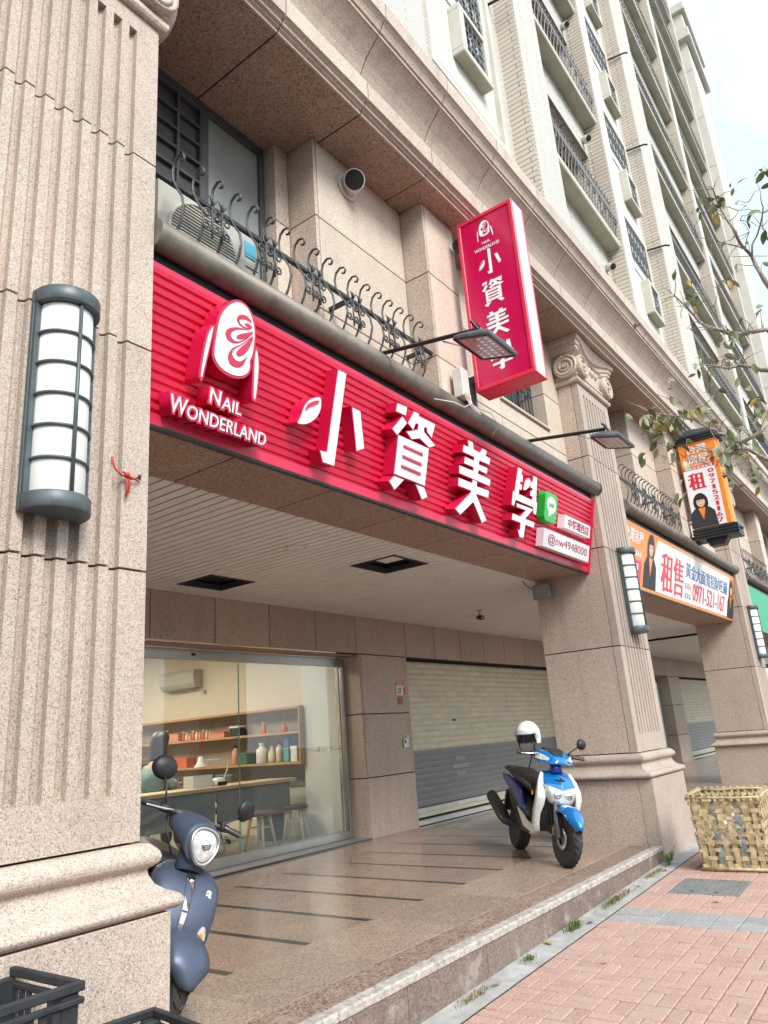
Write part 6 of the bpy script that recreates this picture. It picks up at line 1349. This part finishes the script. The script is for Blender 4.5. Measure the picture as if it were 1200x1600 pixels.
MB().rings([[(0.455, -0.03, 0.752), (0.49, 0, 0.758), (0.455, 0.03, 0.752)], [(0.50, -0.055, 0.728), (0.535, 0, 0.722), (0.50, 0.055, 0.728)]], True, True, False).build('nose_vent', 'plastic_black', s2, 0, False)
hl = MB().rings([[(0.49+dx_, y*k, 0.60+z*k) for y, z in ((-0.165, 0.085), (-0.06, 0.06), (0, 0.05), (0.06, 0.06), (0.165, 0.085), (0.15, 0.0), (0.115, -0.07), (0.045, -0.105), (-0.045, -0.105), (-0.115, -0.07), (-0.15, 0.0))] for dx_, k in ((-0.02, 1.0), (0.045, 0.98), (0.08, 0.85), (0.098, 0.55))]).build('headlight', 'lens_white', s2, 0, False)
for sgn in (-1, 1): MB().lathe([(0.045, 0), (0.040, 0.015), (0.001, 0.02)], 18, (0.572, sgn*0.05, 0.595), 'x').build('reflector', 'chrome', hl, 0, False)
MB().rings([[(0.47, y, z) for y, z in ((-0.13, 0.51), (0.13, 0.51), (0.14, 0.47), (-0.14, 0.47))], [(0.40, y, z) for y, z in ((-0.15, 0.55), (0.15, 0.55), (0.16, 0.42), (-0.16, 0.42))]], True, True, False).build('chin', 'plastic_black', s2, 0, False)
# headset
turned(MB().tube([(0.42, 0, 0.78), (0.38, 0, 0.90)], [0.06, 0.055], 14), A2).build('neck', 'blue_dark', s2, 0, False)
turned(MB().rings([[(0.22, -0.16, 0.935), (0.22, 0.16, 0.935), (0.20, 0.13, 0.975), (0.20, -0.13, 0.975)], [(0.33, -0.205, 0.90), (0.33, 0.205, 0.90), (0.30, 0.17, 0.995), (0.30, -0.17, 0.995)], [(0.42, -0.18, 0.875), (0.42, 0.18, 0.875), (0.385, 0.115, 0.985), (0.385, -0.115, 0.985)], [(0.49, -0.09, 0.865), (0.49, 0.09, 0.865), (0.465, 0.055, 0.935), (0.465, -0.055, 0.935)], [(0.505, -0.05, 0.875), (0.505, 0.05, 0.875), (0.50, 0.03, 0.905), (0.50, -0.03, 0.905)]], True, True, False), A2).build('headset_cowl', 'blue_paint', s2, 0.012, False)
turned(MB().rings([[(0.29, -0.10, 1.002), (0.29, 0.10, 1.002), (0.285, 0.09, 1.02), (0.285, -0.09, 1.02)], [(0.39, -0.085, 0.995), (0.39, 0.085, 0.995), (0.385, 0.07, 1.003), (0.385, -0.07, 1.003)], [(0.455, -0.04, 0.948), (0.455, 0.04, 0.948), (0.452, 0.03, 0.953), (0.452, -0.03, 0.953)]], True, True, False), A2).build('smoked_screen', 'plastic_black', s2, 0, False)
for sgn in (-1, 1):
    turned(MB().rings([[(0.345, sgn*0.200, 0.915), (0.35, sgn*0.185, 0.965), (0.34, sgn*0.17, 0.96)], [(0.40, sgn*0.180, 0.905), (0.405, sgn*0.150, 0.955), (0.39, sgn*0.14, 0.95)], [(0.465, sgn*0.115, 0.895), (0.455, sgn*0.10, 0.925), (0.45, sgn*0.09, 0.92)]], True, True, False), A2).build('turn_signal', 'lens_white', s2, 0, False)
mirror(s2, 1, (0.30, 0.17, 0.975), (0.31, 0.24, 1.03), (0.29, 0.32, 1.085), 0.062, (1, 0.45, 0.05), A2)
mirror(s2, -1, (0.30, -0.17, 0.975), (0.29, -0.19, 1.05), (0.26, -0.20, 1.13), 0.060, (1, -0.3, 0.05), A2)
# rear
MB().rings([vring(x, z, hh, hw, 24, 0.7) for x, z, hh, hw in ((0.10, 0.34, 0.09, 0.12), (-0.05, 0.38, 0.13, 0.15), (-0.25, 0.42, 0.17, 0.16), (-0.45, 0.46, 0.16, 0.155), (-0.60, 0.53, 0.11, 0.14), (-0.75, 0.60, 0.07, 0.11))]).build('rear_body', 'plastic_black', s2, 0, False)
for sgn in (-1, 1):
    pts = [(-0.02, 0.42), (-0.18, 0.60), (-0.40, 0.68), (-0.70, 0.735), (-0.86, 0.755), (-0.84, 0.69), (-0.62, 0.615), (-0.36, 0.54), (-0.15, 0.44)]
    MB().prism(pts, lambda u, v, d: (u, sgn*(0.155+d-0.06*max(0, -u-0.45)), v), -0.02, 0.022).build('side_panel', 'blue_dark', s2, 0.006, False)
    MB().prism([(0.22, 0.235), (-0.02, 0.27), (-0.16, 0.37), (-0.24, 0.44), (-0.10, 0.40), (0.06, 0.335), (0.24, 0.305)], lambda u, v, d: (u, sgn*(0.168+d), v), -0.012, 0.006).build('lower_stripe', 'white_paint', s2, 0.003, False)
    MB().prism([(0.25, 0.22), (-0.10, 0.22), (-0.32, 0.34), (-0.25, 0.42), (-0.16, 0.36), (-0.02, 0.262), (0.23, 0.229)], lambda u, v, d: (u, sgn*(0.150+d), v), -0.02, 0.012).build('under_cowl', 'plastic_black', s2, 0.004, False)
    MB().box(0.325, 0.345, sgn*0.213-0.006, sgn*0.213+0.006, 0.575, 0.615).build('reflector', 'lens_amber', s2, 0, False)
MB().rings([vring(x, z, hh, hw, 24, 0.7) for x, z, hh, hw in ((0.02, 0.60, 0.04, 0.07), (-0.04, 0.635, 0.07, 0.11), (-0.22, 0.685, 0.075, 0.14), (-0.40, 0.715, 0.07, 0.15), (-0.55, 0.76, 0.065, 0.145), (-0.72, 0.775, 0.055, 0.12), (-0.80, 0.765, 0.03, 0.08))]).build('seat', 'seat_vinyl', s2, 0, False)
MB().tube([(-0.60, -0.15, 0.775), (-0.74, -0.155, 0.80), (-0.88, -0.10, 0.815), (-0.90, 0, 0.818), (-0.88, 0.10, 0.815), (-0.74, 0.155, 0.80), (-0.60, 0.15, 0.775)], 0.015, 8).build('grab_rail', 'plastic_black', s2, 0, False)
MB().tube([(-0.34, -0.17, 0.25), (-0.52, -0.20, 0.28), (-0.60, -0.205, 0.32), (-1.02, -0.215, 0.49), (-1.03, -0.215, 0.495)], [0.03, 0.05, 0.066, 0.062, 0.04], 18).build('exhaust', 'plastic_black', s2, 0, False)
MB().rings([vring(x, 0.66, 0.045, 0.10, 16) for x in (-0.84, -0.90)]).build('tail_light', 'banner_red', s2, 0, False)
MB().prism([(-0.78, 0.60), (-0.92, 0.56), (-0.98, 0.36), (-0.94, 0.36), (-0.86, 0.52)], lambda u, v, d: (u, d, v), -0.09, 0.09).build('rear_mudguard', 'plastic_black', s2, 0.004, False)
MB().tube([(-0.05, 0.13, 0.25), (0.02, 0.19, 0.11), (0.05, 0.235, 0.047)], 0.010, 8).build('side_stand', 'plastic_black', s2, 0, False)
# helmet over the mirror
hc = thing('helmet', 'white open-face helmet hung over the blue scooter mirror', 'helmet', (7.40, 3.66, 1.46), R(178))
hs = MB(); N = 24
rings_ = []
for i in range(9):
    ph = math.pi/2*i/8*1.0; rr = math.cos(math.pi/2*(1-i/8)*1.0)
    z = 0.14*math.sin(math.pi/2*(1-i/8)); rr = max(0.02, math.cos(math.pi/2*(1-i/8)))
    rings_.append([(0.145*rr*math.cos(2*math.pi*k/N), 0.125*rr*math.sin(2*math.pi*k/N), z) for k in range(N)])
for dz, k_ in ((-0.04, 1.0), (-0.09, 0.96)):
    rings_.append([(0.145*k_*math.cos(2*math.pi*k/N), 0.125*k_*math.sin(2*math.pi*k/N), dz if math.cos(2*math.pi*k/N) < 0.45 else 0.012) for k in range(N)])
hs.rings(rings_, False); inn = [[(x*0.90, y*0.90, z*0.9-0.002) for x, y, z in r_] for r_ in rings_]
hs.build('helmet_shell', 'white_paint', hc, 0, False)
MB().rings(inn, False).build('helmet_lining', 'plastic_black', hc, 0, False)
MB().rings([[(0.158*math.cos(t), 0.138*math.sin(t), z) for t in [R(-75)+R(150)*k/14 for k in range(15)]] for z in (0.045, -0.075)], False, False).build('helmet_visor', 'visor', hc, 0, False)
for sgn in (-1, 1): MB().lathe([(0.018, 0), (0.016, 0.008), (0.001, 0.010)], 12, (0.02, sgn*0.122, -0.01), 'y').build('visor_stud', 'white_paint', hc, 0, False)
MB().tube([(0.03, 0.11, -0.05), (0.05, 0.06, -0.17), (0.06, 0.02, -0.27), (0.03, -0.02, -0.33)], 0.007, 6).tube([(0.03, -0.11, -0.05), (0.02, -0.10, -0.14), (0.0, -0.07, -0.17)], 0.007, 6).build('chin_strap', 'plastic_black', hc, 0, False)
MB().box(-0.02, 0.0, -0.08, -0.06, -0.19, -0.15).build('buckle', 'banner_red', hc, 0.003, False)

# ------------------------------------------------------------------ bamboo basket with rubbish
zb = zp(8.3)
bk = thing('bamboo_basket', 'tall square split-bamboo basket standing on the pavers by the column', 'basket', (8.36, 2.03, zb), R(4))
HB = 0.66
nS = 8
def strip(path, wv, tv, w_, t_):
    rg = []
    for i, p in enumerate(path):
        p = Vector(p); a = Vector(wv)*w_/2*rnd.uniform(0.82, 1.1); b = Vector(tv)*t_/2; rg.append([p-a-b, p+a-b, p+a+b, p-a+b])
    return MB().rings(rg, True, True, False)
def kk_(t): return 0.285+0.035*t
for face in range(4):
    a = face*math.pi/2; ca, sa = math.cos(a), math.sin(a)
    rot = lambda x, y, z: (x*ca-y*sa, x*sa+y*ca, z)
    wv, tv = rot(0, 1, 0), rot(1, 0, 0)
    for i in range(nS):
        u = -1+2*(i+0.5)/nS+rnd.uniform(-0.03, 0.03); lean_ = rnd.uniform(-0.015, 0.015)
        pth = [rot(kk_(j/6)+0.008*(1 if (i+j) % 2 else -1), u*kk_(j/6)+lean_*j/6+rnd.uniform(-0.004, 0.004), 0.01+HB*j/6) for j in range(7)]
        strip(pth, wv, tv, rnd.uniform(0.044, 0.060), 0.007).build('upright_slat', 'bamboo_blue' if (i, face) in ((2, 2), (5, 2), (3, 1)) else 'bamboo', bk, 0, False)
    for j in range(9):
        t = (j+0.5)/9.3; k = kk_(t); tl = rnd.uniform(-0.02, 0.02)
        pth = [rot(k-0.008*(1 if (i+j) % 2 else -1), (-1+2*i/8)*k, 0.01+HB*t+tl*(i/8-0.5)+rnd.uniform(-0.005, 0.005)) for i in range(9)]
        strip(pth, (0, 0, 1), tv, rnd.uniform(0.030, 0.044), 0.006).build('weaver_slat', 'bamboo', bk, 0, False)
    for zz, o_ in ((0.0, 0.012), (0.02, -0.012)):
        k = kk_(1)+o_; MB().tube([rot(k, -k, HB+zz), rot(k+0.004, -k*0.3, HB+zz+rnd.uniform(-0.006, 0.010)), rot(k+0.002, k*0.4, HB+zz+rnd.uniform(-0.006, 0.010)), rot(k, k, HB+zz)], 0.014, 6).build('rim_cane', 'bamboo', bk, 0, False)
    k = kk_(0)+0.004; MB().tube([rot(k, -k, 0.02), rot(k, k, 0.02)], 0.016, 6).build('foot_cane', 'bamboo', bk, 0, False)
    for i in range(11):
        u = -1+2*(i+rnd.uniform(-0.2, 0.2))/10; k = kk_(1); strip([rot(k-0.026, u*k, HB-0.03), rot(k-0.016, u*k, HB+0.035), rot(k+0.012, u*k+0.006, HB+0.045), rot(k+0.028, u*k+0.01, HB-0.03)], wv, (0, 0, 1), 0.026, 0.005).build('rim_lashing', 'bamboo', bk, 0, False)
rb = thing('rubbish_bags', 'crumpled white rubbish seen through the bamboo slats', 'rubbish', (8.36, 2.03, zb+0.01))
for i in range(7):
    cx, cy_, cz, rr = rnd.uniform(-0.11, 0.11), rnd.uniform(-0.11, 0.11), 0.10+0.05*i, rnd.uniform(0.07, 0.10)
    rg = []
    for a in range(7):
        ph = math.pi*a/6; rg.append([(cx+rr*math.sin(ph)*math.cos(2*math.pi*k/10)*rnd.uniform(0.75, 1.15), cy_+rr*math.sin(ph)*math.sin(2*math.pi*k/10)*rnd.uniform(0.75, 1.15), cz-rr*math.cos(ph)*0.7) for k in range(10)])
    MB().rings(rg, False, True, False).build('bag', 'rag_white', rb, 0, False)

# ------------------------------------------------------------------ plastic crates stacked at the first column
def crate(x, y, z, rz, label, L=0.60, W=0.44, Hc=0.30):
    c = thing('plastic_crate', label, 'crate', (x, y, z), rz, 'black crates stacked by the first column')
    MB().box(-L/2+0.015, L/2-0.015, -W/2+0.015, W/2-0.015, 0.0, 0.02).build('base', 'crate_black', c, 0.004, False)
    q = MB()
    for zz, t in ((Hc-0.028, 0.014), (Hc-0.062, 0.009), (0.03, 0.008)):
        for a0, a1, b0, b1 in ((-L/2-0.012, L/2+0.012, -W/2-0.012, -W/2+0.012), (-L/2-0.012, L/2+0.012, W/2-0.012, W/2+0.012), (-L/2-0.012, -L/2+0.012, -W/2+0.0125, W/2-0.0125), (L/2-0.012, L/2+0.012, -W/2+0.0125, W/2-0.0125)): q.box(a0, a1, b0, b1, zz, zz+2*t)
    q.build('rim', 'crate_black', c, 0.004, False)
    for sx in (-1, 1):
        for sy in (-1, 1): MB().box(sx*(L/2-0.03)-0.03, sx*(L/2-0.03)+0.03, sy*(W/2-0.03)-0.03, sy*(W/2-0.03)+0.03, 0.02, Hc-0.028).build('corner_post', 'crate_black', c, 0.006, False)
    me_a = PC.setdefault(('crs', Hc), MB().box(-0.012, 0.012, -0.004, 0.004, 0.045, Hc-0.062).mesh('side_slat', 'crate_black'))
    me_b = PC.setdefault(('crs2', Hc), MB().box(-0.004, 0.004, -0.012, 0.012, 0.045, Hc-0.062).mesh('side_slat', 'crate_black'))
    for sy in (-1, 1):
        for i in range(12): link('side_slat', me_a, c, False, (-L/2+0.075+(L-0.15)*i/11, sy*(W/2-0.006), 0))
    for sx in (-1, 1):
        for i in range(8):
            if 3 <= i <= 4: continue
            link('side_slat', me_b, c, False, (sx*(L/2-0.006), -W/2+0.07+(W-0.14)*i/7, 0))
    return c
for k_, lb in ((0, 'black plastic crate at the bottom of the tall stack'), (1, 'black plastic crate in the middle of the tall stack'), (2, 'empty black plastic crate on top of the tall stack by the column')):
    crate(1.21, 2.605, zp(1.2)+0.001+0.317*k_, R(-4+k_*2), lb, 0.60, 0.44, 0.315)
for k_, lb in ((0, 'black plastic crate at the bottom of the low stack'), (1, 'black plastic crate on top of the low stack by the column corner')):
    crate(1.70, 2.53, zp(1.9)+0.001+0.337*k_, R(-5-k_*3), lb, 0.60, 0.44, 0.335)

# ------------------------------------------------------------------ manhole cover, weeds
mh = thing('manhole_cover', 'square grey metal inspection cover set in the red pavers', 'manhole cover', (7.4525, 2.1075, zp(7.4525)))
mh.rotation_euler = (0, -slope, 0)
q = MB(); hx, hy = 0.2895, 0.2895
for a0, a1, b0, b1 in ((-hx, hx, -hy, -hy+0.035), (-hx, hx, hy-0.035, hy), (-hx, -hx+0.06, -hy+0.035, hy-0.035), (hx-0.06, hx, -hy+0.035, hy-0.035)): q.box(a0, a1, b0, b1, -0.03, 0.0)
q.build('frame', 'iron_cover', mh, 0.002, False)
MB().box(-hx+0.066, hx-0.066, -hy+0.041, hy-0.041, -0.03, 0.002).build('lid', 'iron_cover', mh, 0.003, False)
q = MB()
for i in range(11):
    for j in range(9): x, y = -hx+0.10+(2*hx-0.2)*i/10, -hy+0.07+(2*hy-0.14)*j/8; q.box(x-0.012, x+0.012, y-0.003, y+0.003, 0.001, 0.0045)
q.build('tread_bars', 'iron_cover', mh, 0, False)
for y in (-0.1, 0.1): MB().box(-hx+0.075, -hx+0.09, y-0.02, y+0.02, 0.0015, 0.004).build('lift_slot', 'dark_void', mh, 0, False)
def weed(x, y, n, h, mat, label, spread=0.07):
    t = thing('weed_tuft', label, 'weed', (x, y, zp(x)))
    m_ = MB()
    for i in range(n):
        a = rnd.uniform(0, 6.28); l = h*rnd.uniform(0.35, 1.1); lean_ = rnd.uniform(0.1, 1.3)*l; wd = rnd.uniform(0.0015, 0.0035)
        p0 = Vector((rnd.gauss(0, spread), rnd.gauss(0, 0.016), 0)); d = Vector((math.cos(a), math.sin(a), 0)); s = Vector((-math.sin(a), math.cos(a), 0))
        pts = [(p0, wd), (p0+d*lean_*0.35+Vector((0, 0, l*0.7)), wd), (p0+d*lean_+Vector((0, 0, l*rnd.uniform(0.4, 1.0))), wd*0.15)]
        m_.rings([[tuple(p-s*w_), tuple(p+s*w_)] for p, w_ in pts], False, False, True)
    tag(m_.build('blades', mat, t, 0, False), kind='stuff')
def herb(x, y, n, h, label):
    t = thing('weed_plant', label, 'weed', (x, y, zp(x))); m_ = MB()
    for i in range(n):
        a = rnd.uniform(0, 6.28); l = h*rnd.uniform(0.3, 1.0); d = Vector((math.cos(a), math.sin(a)*0.7, 0)); e = d*l*0.7+Vector((0, 0, l))
        m_.tube([(0, 0, 0), tuple(e*0.5+Vector((0, 0, 0.01))), tuple(e)], [0.002, 0.002, 0.001], 4)
        for _ in range(7):
            p = e*rnd.uniform(0.5, 1.05)+Vector((rnd.gauss(0, .012), rnd.gauss(0, .012), rnd.gauss(0, .008))); d1 = Vector((rnd.uniform(-1, 1), rnd.uniform(-1, 1), rnd.uniform(-0.4, 0.6))).normalized()*0.014; d2 = d1.orthogonal().normalized()*0.006
            m_.add([p-d1, p+d2, p+d1, p-d2], [(0, 1, 2, 3)])
    tag(m_.build('foliage', 'weed_green', t, 0, False), kind='stuff')
herb(8.28, 2.70, 26, 0.15, 'bright green leafy weed at the foot of the column plinth')
weed(7.9, 2.72, 160, 0.035, 'weed_dry', 'flat mat of dry weed beside the bright green one', 0.14)
weed(6.80, 2.71, 240, 0.055, 'weed_dry', 'dry grass along the step beside the grey band', 0.16); weed(6.72, 2.71, 90, 0.06, 'weed_green', 'sparse green grass along the step beside the grey band', 0.12)
weed(5.88, 2.72, 130, 0.075, 'weed_green', 'green grass tuft at the foot of the step', 0.06); weed(5.10, 2.72, 60, 0.045, 'weed_green', 'small green tuft in the gutter strip', 0.04); weed(4.35, 2.72, 90, 0.045, 'weed_dry', 'small dry tuft where the step edge is chipped', 0.09)

# ------------------------------------------------------------------ street tree whose branches reach into view
def ray(px, py, dist):
    d = (_f*1151.8+_r2*(px-600)-_u2*(py-800)).normalized(); return Vector((0, 0, 1.52))+d*dist
tr = thing('street_tree', 'half-bare street tree reaching thin branches and large leaves across the facade', 'tree', (9.3, -0.55, zp(9.3)))
tk = MB(); fork = Vector((9.05, -0.35, 3.1))
tk.tube([(9.3, -0.55, zp(9.3)-0.1), (9.28, -0.53, 0.9), (9.2, -0.46, 2.0), fork], [0.17, 0.13, 0.115, 0.10], 14)
trunk = tk.build('trunk', 'bark', tr)
q5 = lambda x, y: (950+x/4.8, 250+y/4.8); q6 = lambda x, y: (950+x/4.8, 500+y/4.8)
limbs = [
 (8.8, [(1330, 640), (1260, 560)]+[q5(*p) for p in ((1200, 1270), (1100, 1285), (1000, 1310), (900, 1300), (800, 1265), (740, 1250), (650, 1170), (500, 1020))], 0.050),
 (8.5, [(1340, 680), (1270, 590)]+[q6(*p) for p in ((1200, 375), (1080, 350), (980, 340), (900, 360), (800, 345), (710, 330))], 0.045),
 (8.2, [(1350, 800), (1260, 745)]+[q6(*p) for p in ((1180, 1040), (1130, 1010), (1060, 975), (1000, 965), (930, 1000), (875, 1020))], 0.040),
 (8.0, [(1350, 760), (1270, 690)]+[q6(*p) for p in ((1200, 770), (1130, 850), (1000, 920), (900, 880), (830, 850), (760, 815), (640, 745), (500, 720), (330, 700))], 0.038),
 (9.0, [(1340, 620), (1270, 520)]+[q5(*p) for p in ((1200, 940), (1150, 860), (1080, 720), (1030, 670), (960, 560), (900, 460), (830, 340), (790, 220))], 0.042)]
sub = [(9.0, [q5(*p) for p in ((1030, 670), (900, 630), (800, 590), (660, 570))], 0.014), (9.0, [q5(*p) for p in ((1080, 720), (1120, 560), (1160, 400), (1150, 320), (1100, 120))], 0.016), (9.0, [q5(*p) for p in ((1200, 600), (1160, 400))], 0.012),
 (9.0, [q5(*p) for p in ((1030, 670), (1060, 540), (990, 450))], 0.010), (9.0, [q5(*p) for p in ((910, 460), (980, 380), (1060, 310))], 0.008), (8.8, [q5(*p) for p in ((900, 1300), (800, 1100), (820, 970))], 0.009), (8.8, [q5(*p) for p in ((740, 1250), (600, 1100), (520, 1060))], 0.008),
 (8.5, [q6(*p) for p in ((980, 340), (1020, 260), (1000, 160), (960, 70))], 0.010), (8.2, [q6(*p) for p in ((875, 1020), (800, 990), (680, 950))], 0.008), (8.2, [q6(*p) for p in ((1000, 965), (1060, 1060), (1150, 1190))], 0.010), (8.0, [q6(*p) for p in ((1000, 920), (930, 990), (870, 1100), (760, 1090))], 0.010),
 (8.0, [q6(*p) for p in ((760, 815), (700, 700), (800, 560))], 0.008), (8.0, [q6(*p) for p in ((640, 745), (560, 640), (470, 600))], 0.008), (8.0, [q6(*p) for p in ((500, 720), (420, 800), (330, 850), (250, 860))], 0.008), (8.2, [q6(*p) for p in ((930, 1000), (900, 1080), (700, 1045), (580, 1035))], 0.007), (8.5, [q6(*p) for p in ((800, 345), (740, 420), (760, 540))], 0.006)]
tips = []
def sway(i, d): return d+0.16*math.sin(i*1.7)
def wobble(P_, amp):
    o_ = [P_[0]]
    for a, b in zip(P_, P_[1:]):
        mid = (a+b)/2+Vector((rnd.uniform(-1, 1), rnd.uniform(-1, 1), rnd.uniform(-1, 1)))*amp*(b-a).length; o_ += [mid, b]
    return o_
for li, (d, pts, r0) in enumerate(limbs):
    P_ = [ray(x, y, sway(i+li, d)) for i, (x, y) in enumerate(pts)]; P_ = [fork]+wobble(P_, 0.06); n = len(P_)
    MB().tube(P_, [r0*0.72*(1-0.82*i/(n-1))**0.9*rnd.uniform(0.9, 1.12) for i in range(n)], 8).build('branch', 'bark', tr)
    for p in P_[6:]: tips.append((p, 0.6))
    tips.append((P_[-1], 1.6))
for d, pts, r0 in sub:
    P_ = wobble([ray(x, y, sway(i, d)) for i, (x, y) in enumerate(pts)], 0.09); n = len(P_)
    MB().tube(P_, [r0*0.75*(1-0.75*i/(n-1)) for i in range(n)], 6).build('branch', 'bark', tr); tips += [(P_[-1], 1.8), (P_[n//2], 0.8)]
twm = MB()
def twig(p, l):
    d = Vector((rnd.uniform(-1, 0.4), rnd.uniform(-0.5, 0.9), rnd.uniform(-0.4, 0.9))).normalized(); e = p+d*l
    twm.tube([p, p+d*l*0.5+Vector((0, 0, rnd.uniform(-0.03, 0.05))), e], [0.005, 0.004, 0.002], 5); return e
tw_ends = []
for p, w_ in list(tips):
    for _ in range(2 if rnd.random() < 0.6 else 1): tw_ends.append(twig(p, rnd.uniform(0.10, 0.30)))
tag(twm.build('twigs', 'bark', tr), kind='stuff')
# leaves: each a folded blade of its own
def leaf_mesh(mat, fold, curl, wd):
    n = 7; rows = []
    for i in range(n):
        t = i/(n-1); w_ = wd*math.sin(math.pi*min(1, t*0.93+0.05))**0.75; z = curl*t*t
        rows.append([(t, -w_, z+fold*w_), (t, 0, z), (t, w_, z+fold*w_)])
    m_ = MB().rings(rows, False, False, True); m_.tube([(-0.22, 0, 0.02), (0, 0, 0)], 0.018, 4); return m_.mesh('leaf', mat)
lms = [leaf_mesh('leaf_green', 0.35, -0.25, 0.24), leaf_mesh('leaf_green', 0.2, -0.45, 0.28), leaf_mesh('leaf_pale', 0.3, -0.3, 0.26), leaf_mesh('leaf_yellow', 0.3, -0.35, 0.22), leaf_mesh('leaf_pale', 0.45, -0.15, 0.22)]
def put_leaf(p, s, kind=None):
    me = lms[kind if kind is not None else rnd.choices(range(5), (4, 3, 4, 1.6, 3))[0]]
    o = link('leaf', me, tr, True); o.location = p; o.rotation_euler = (rnd.uniform(-1.2, 1.2), rnd.uniform(-0.2, 1.3), rnd.uniform(0, 6.28)); o.scale = (s, s, s)
for e in tw_ends:
    if rnd.random() < 0.34: put_leaf(e, rnd.uniform(0.09, 0.15))
    if rnd.random() < 0.12: put_leaf(e+Vector((rnd.uniform(-.05, .05), rnd.uniform(-.05, .05), rnd.uniform(-.05, .03))), rnd.uniform(0.08, 0.13))
for cx, cy_, rx, ry, n, d in ((1022, 655, 34, 26, 46, 8.0), (1045, 695, 20, 16, 10, 8.0), (1165, 735, 28, 30, 22, 8.1), (1090, 640, 24, 14, 12, 8.0), (1180, 625, 24, 30, 12, 8.2), (1050, 715, 22, 18, 10, 8.05), (1010, 712, 12, 8, 4, 8.0), (1080, 460, 26, 20, 14, 8.7), (1140, 525, 18, 10, 5, 8.6), (1000, 508, 8, 8, 2, 8.6), (1065, 770, 18, 14, 5, 8.1), (1150, 690, 14, 12, 5, 8.2), (1145, 290, 10, 8, 3, 9.0), (1190, 268, 8, 6, 3, 9.0), (1125, 305, 12, 8, 3, 9.0), (1090, 325, 10, 8, 3, 9.0), (1135, 440, 14, 10, 4, 8.9), (1190, 485, 12, 8, 3, 8.8), (1040, 600, 12, 8, 4, 8.1)):
    for _ in range(n):
        u_, v_ = rnd.gauss(0, 0.5), rnd.gauss(0, 0.5); put_leaf(ray(cx+u_*rx, cy_+v_*ry, d+rnd.uniform(-0.2, 0.2)), rnd.uniform(0.06, 0.13))

# ------------------------------------------------------------------ across the street (seen as reflections in the glass)
def far_house(x0, x1, y, h, mat, label):
    b_ = thing('street_house', label, 'building', ((x0+x1)/2, y, -0.15))
    MB().box(x0, x1, y-8, y, -0.15, h).build('wall', mat, b_)
    MB().box(x0-0.1, x1+0.1, y-8.1, y+0.25, h, h+0.4).build('roof', 'concrete', b_)
    n = int((x1-x0)/2.2)
    me_w = MB().box(-0.7, 0.7, 0, 0.05, 0, 1.5).mesh('window', 'window_dark')
    for k_ in range(int(h/3.1)):
        for i in range(n): link('window', me_w, b_, True, (x0+1.1+(x1-x0-2.2)*i/max(1, n-1), y, 0.9+3.1*k_))
far_house(-26, -12, -36, 8.0, 'tower_white', 'white four-storey house across the street'); far_house(-11.8, 2, -36.5, 6.3, 'tile_beige', 'beige tiled house across the street'); far_house(2.2, 15, -36, 7.5, 'tower_trim', 'grey house across the street'); far_house(15.2, 34, -37, 6.0, 'tower_white', 'low white house across the street')
def far_tree(x, y, label):
    t_ = thing('roadside_tree', label, 'tree', (x, y, -0.15))
    MB().tube([(x, y, -0.2), (x+0.1, y, 2.2), (x, y+0.1, 3.6)], [0.2, 0.15, 0.1], 10).build('trunk', 'bark', t_)
    br = MB(); cr_ = MB()
    for i in range(26):
        a = rnd.uniform(0, 6.28); e = Vector((x+rnd.uniform(0.6, 2.4)*math.cos(a), y+rnd.uniform(0.6, 2.4)*math.sin(a), rnd.uniform(4, 7)))
        br.tube([(x, y+0.1, 3.3), (Vector((x, y, 4.0))+e)/2, e], [0.05, 0.03, 0.01], 5)
        for _ in range(34):
            p = e+Vector((rnd.gauss(0, .45), rnd.gauss(0, .45), rnd.gauss(0, .4))); s = 0.09; d1 = Vector((rnd.uniform(-1, 1), rnd.uniform(-1, 1), rnd.uniform(-1, 1))).normalized()*s; d2 = d1.orthogonal().normalized()*s*0.5
            cr_.add([p-d1, p+d2, p+d1, p-d2], [(0, 1, 2, 3)])
    br.build('branch', 'bark', t_); cr_.build('crown', 'leaf_green', t_)
far_tree(-4.5, -14.5, 'leafy tree on the far kerb before the beige house'); far_tree(2.5, -15, 'leafy tree on the far kerb before the grey house'); far_tree(-11, -15, 'leafy tree on the far kerb before the white house')
fl_me = [leaf_mesh('weed_dry', 0.3, 0.15, 0.24), leaf_mesh('leaf_yellow', 0.25, 0.2, 0.26)]
for i, (x, y) in enumerate(((7.35, 2.70), (5.45, 2.72), (6.1, 2.66), (8.05, 2.66), (4.6, 2.68), (5.2, 2.2), (6.9, 1.9), (7.75, 2.75))):
    o = link('fallen_leaf', fl_me[i % 2]); o.location = (x, y, zp(x)+0.008); o.rotation_euler = (0.1, 0.05, rnd.uniform(0, 6)); s_ = rnd.uniform(0.05, 0.08); o.scale = (s_, s_, s_)
    tag(o, 'dry brown fallen leaf lying on the ground near the step', 'leaf', 'fallen leaves along the step')
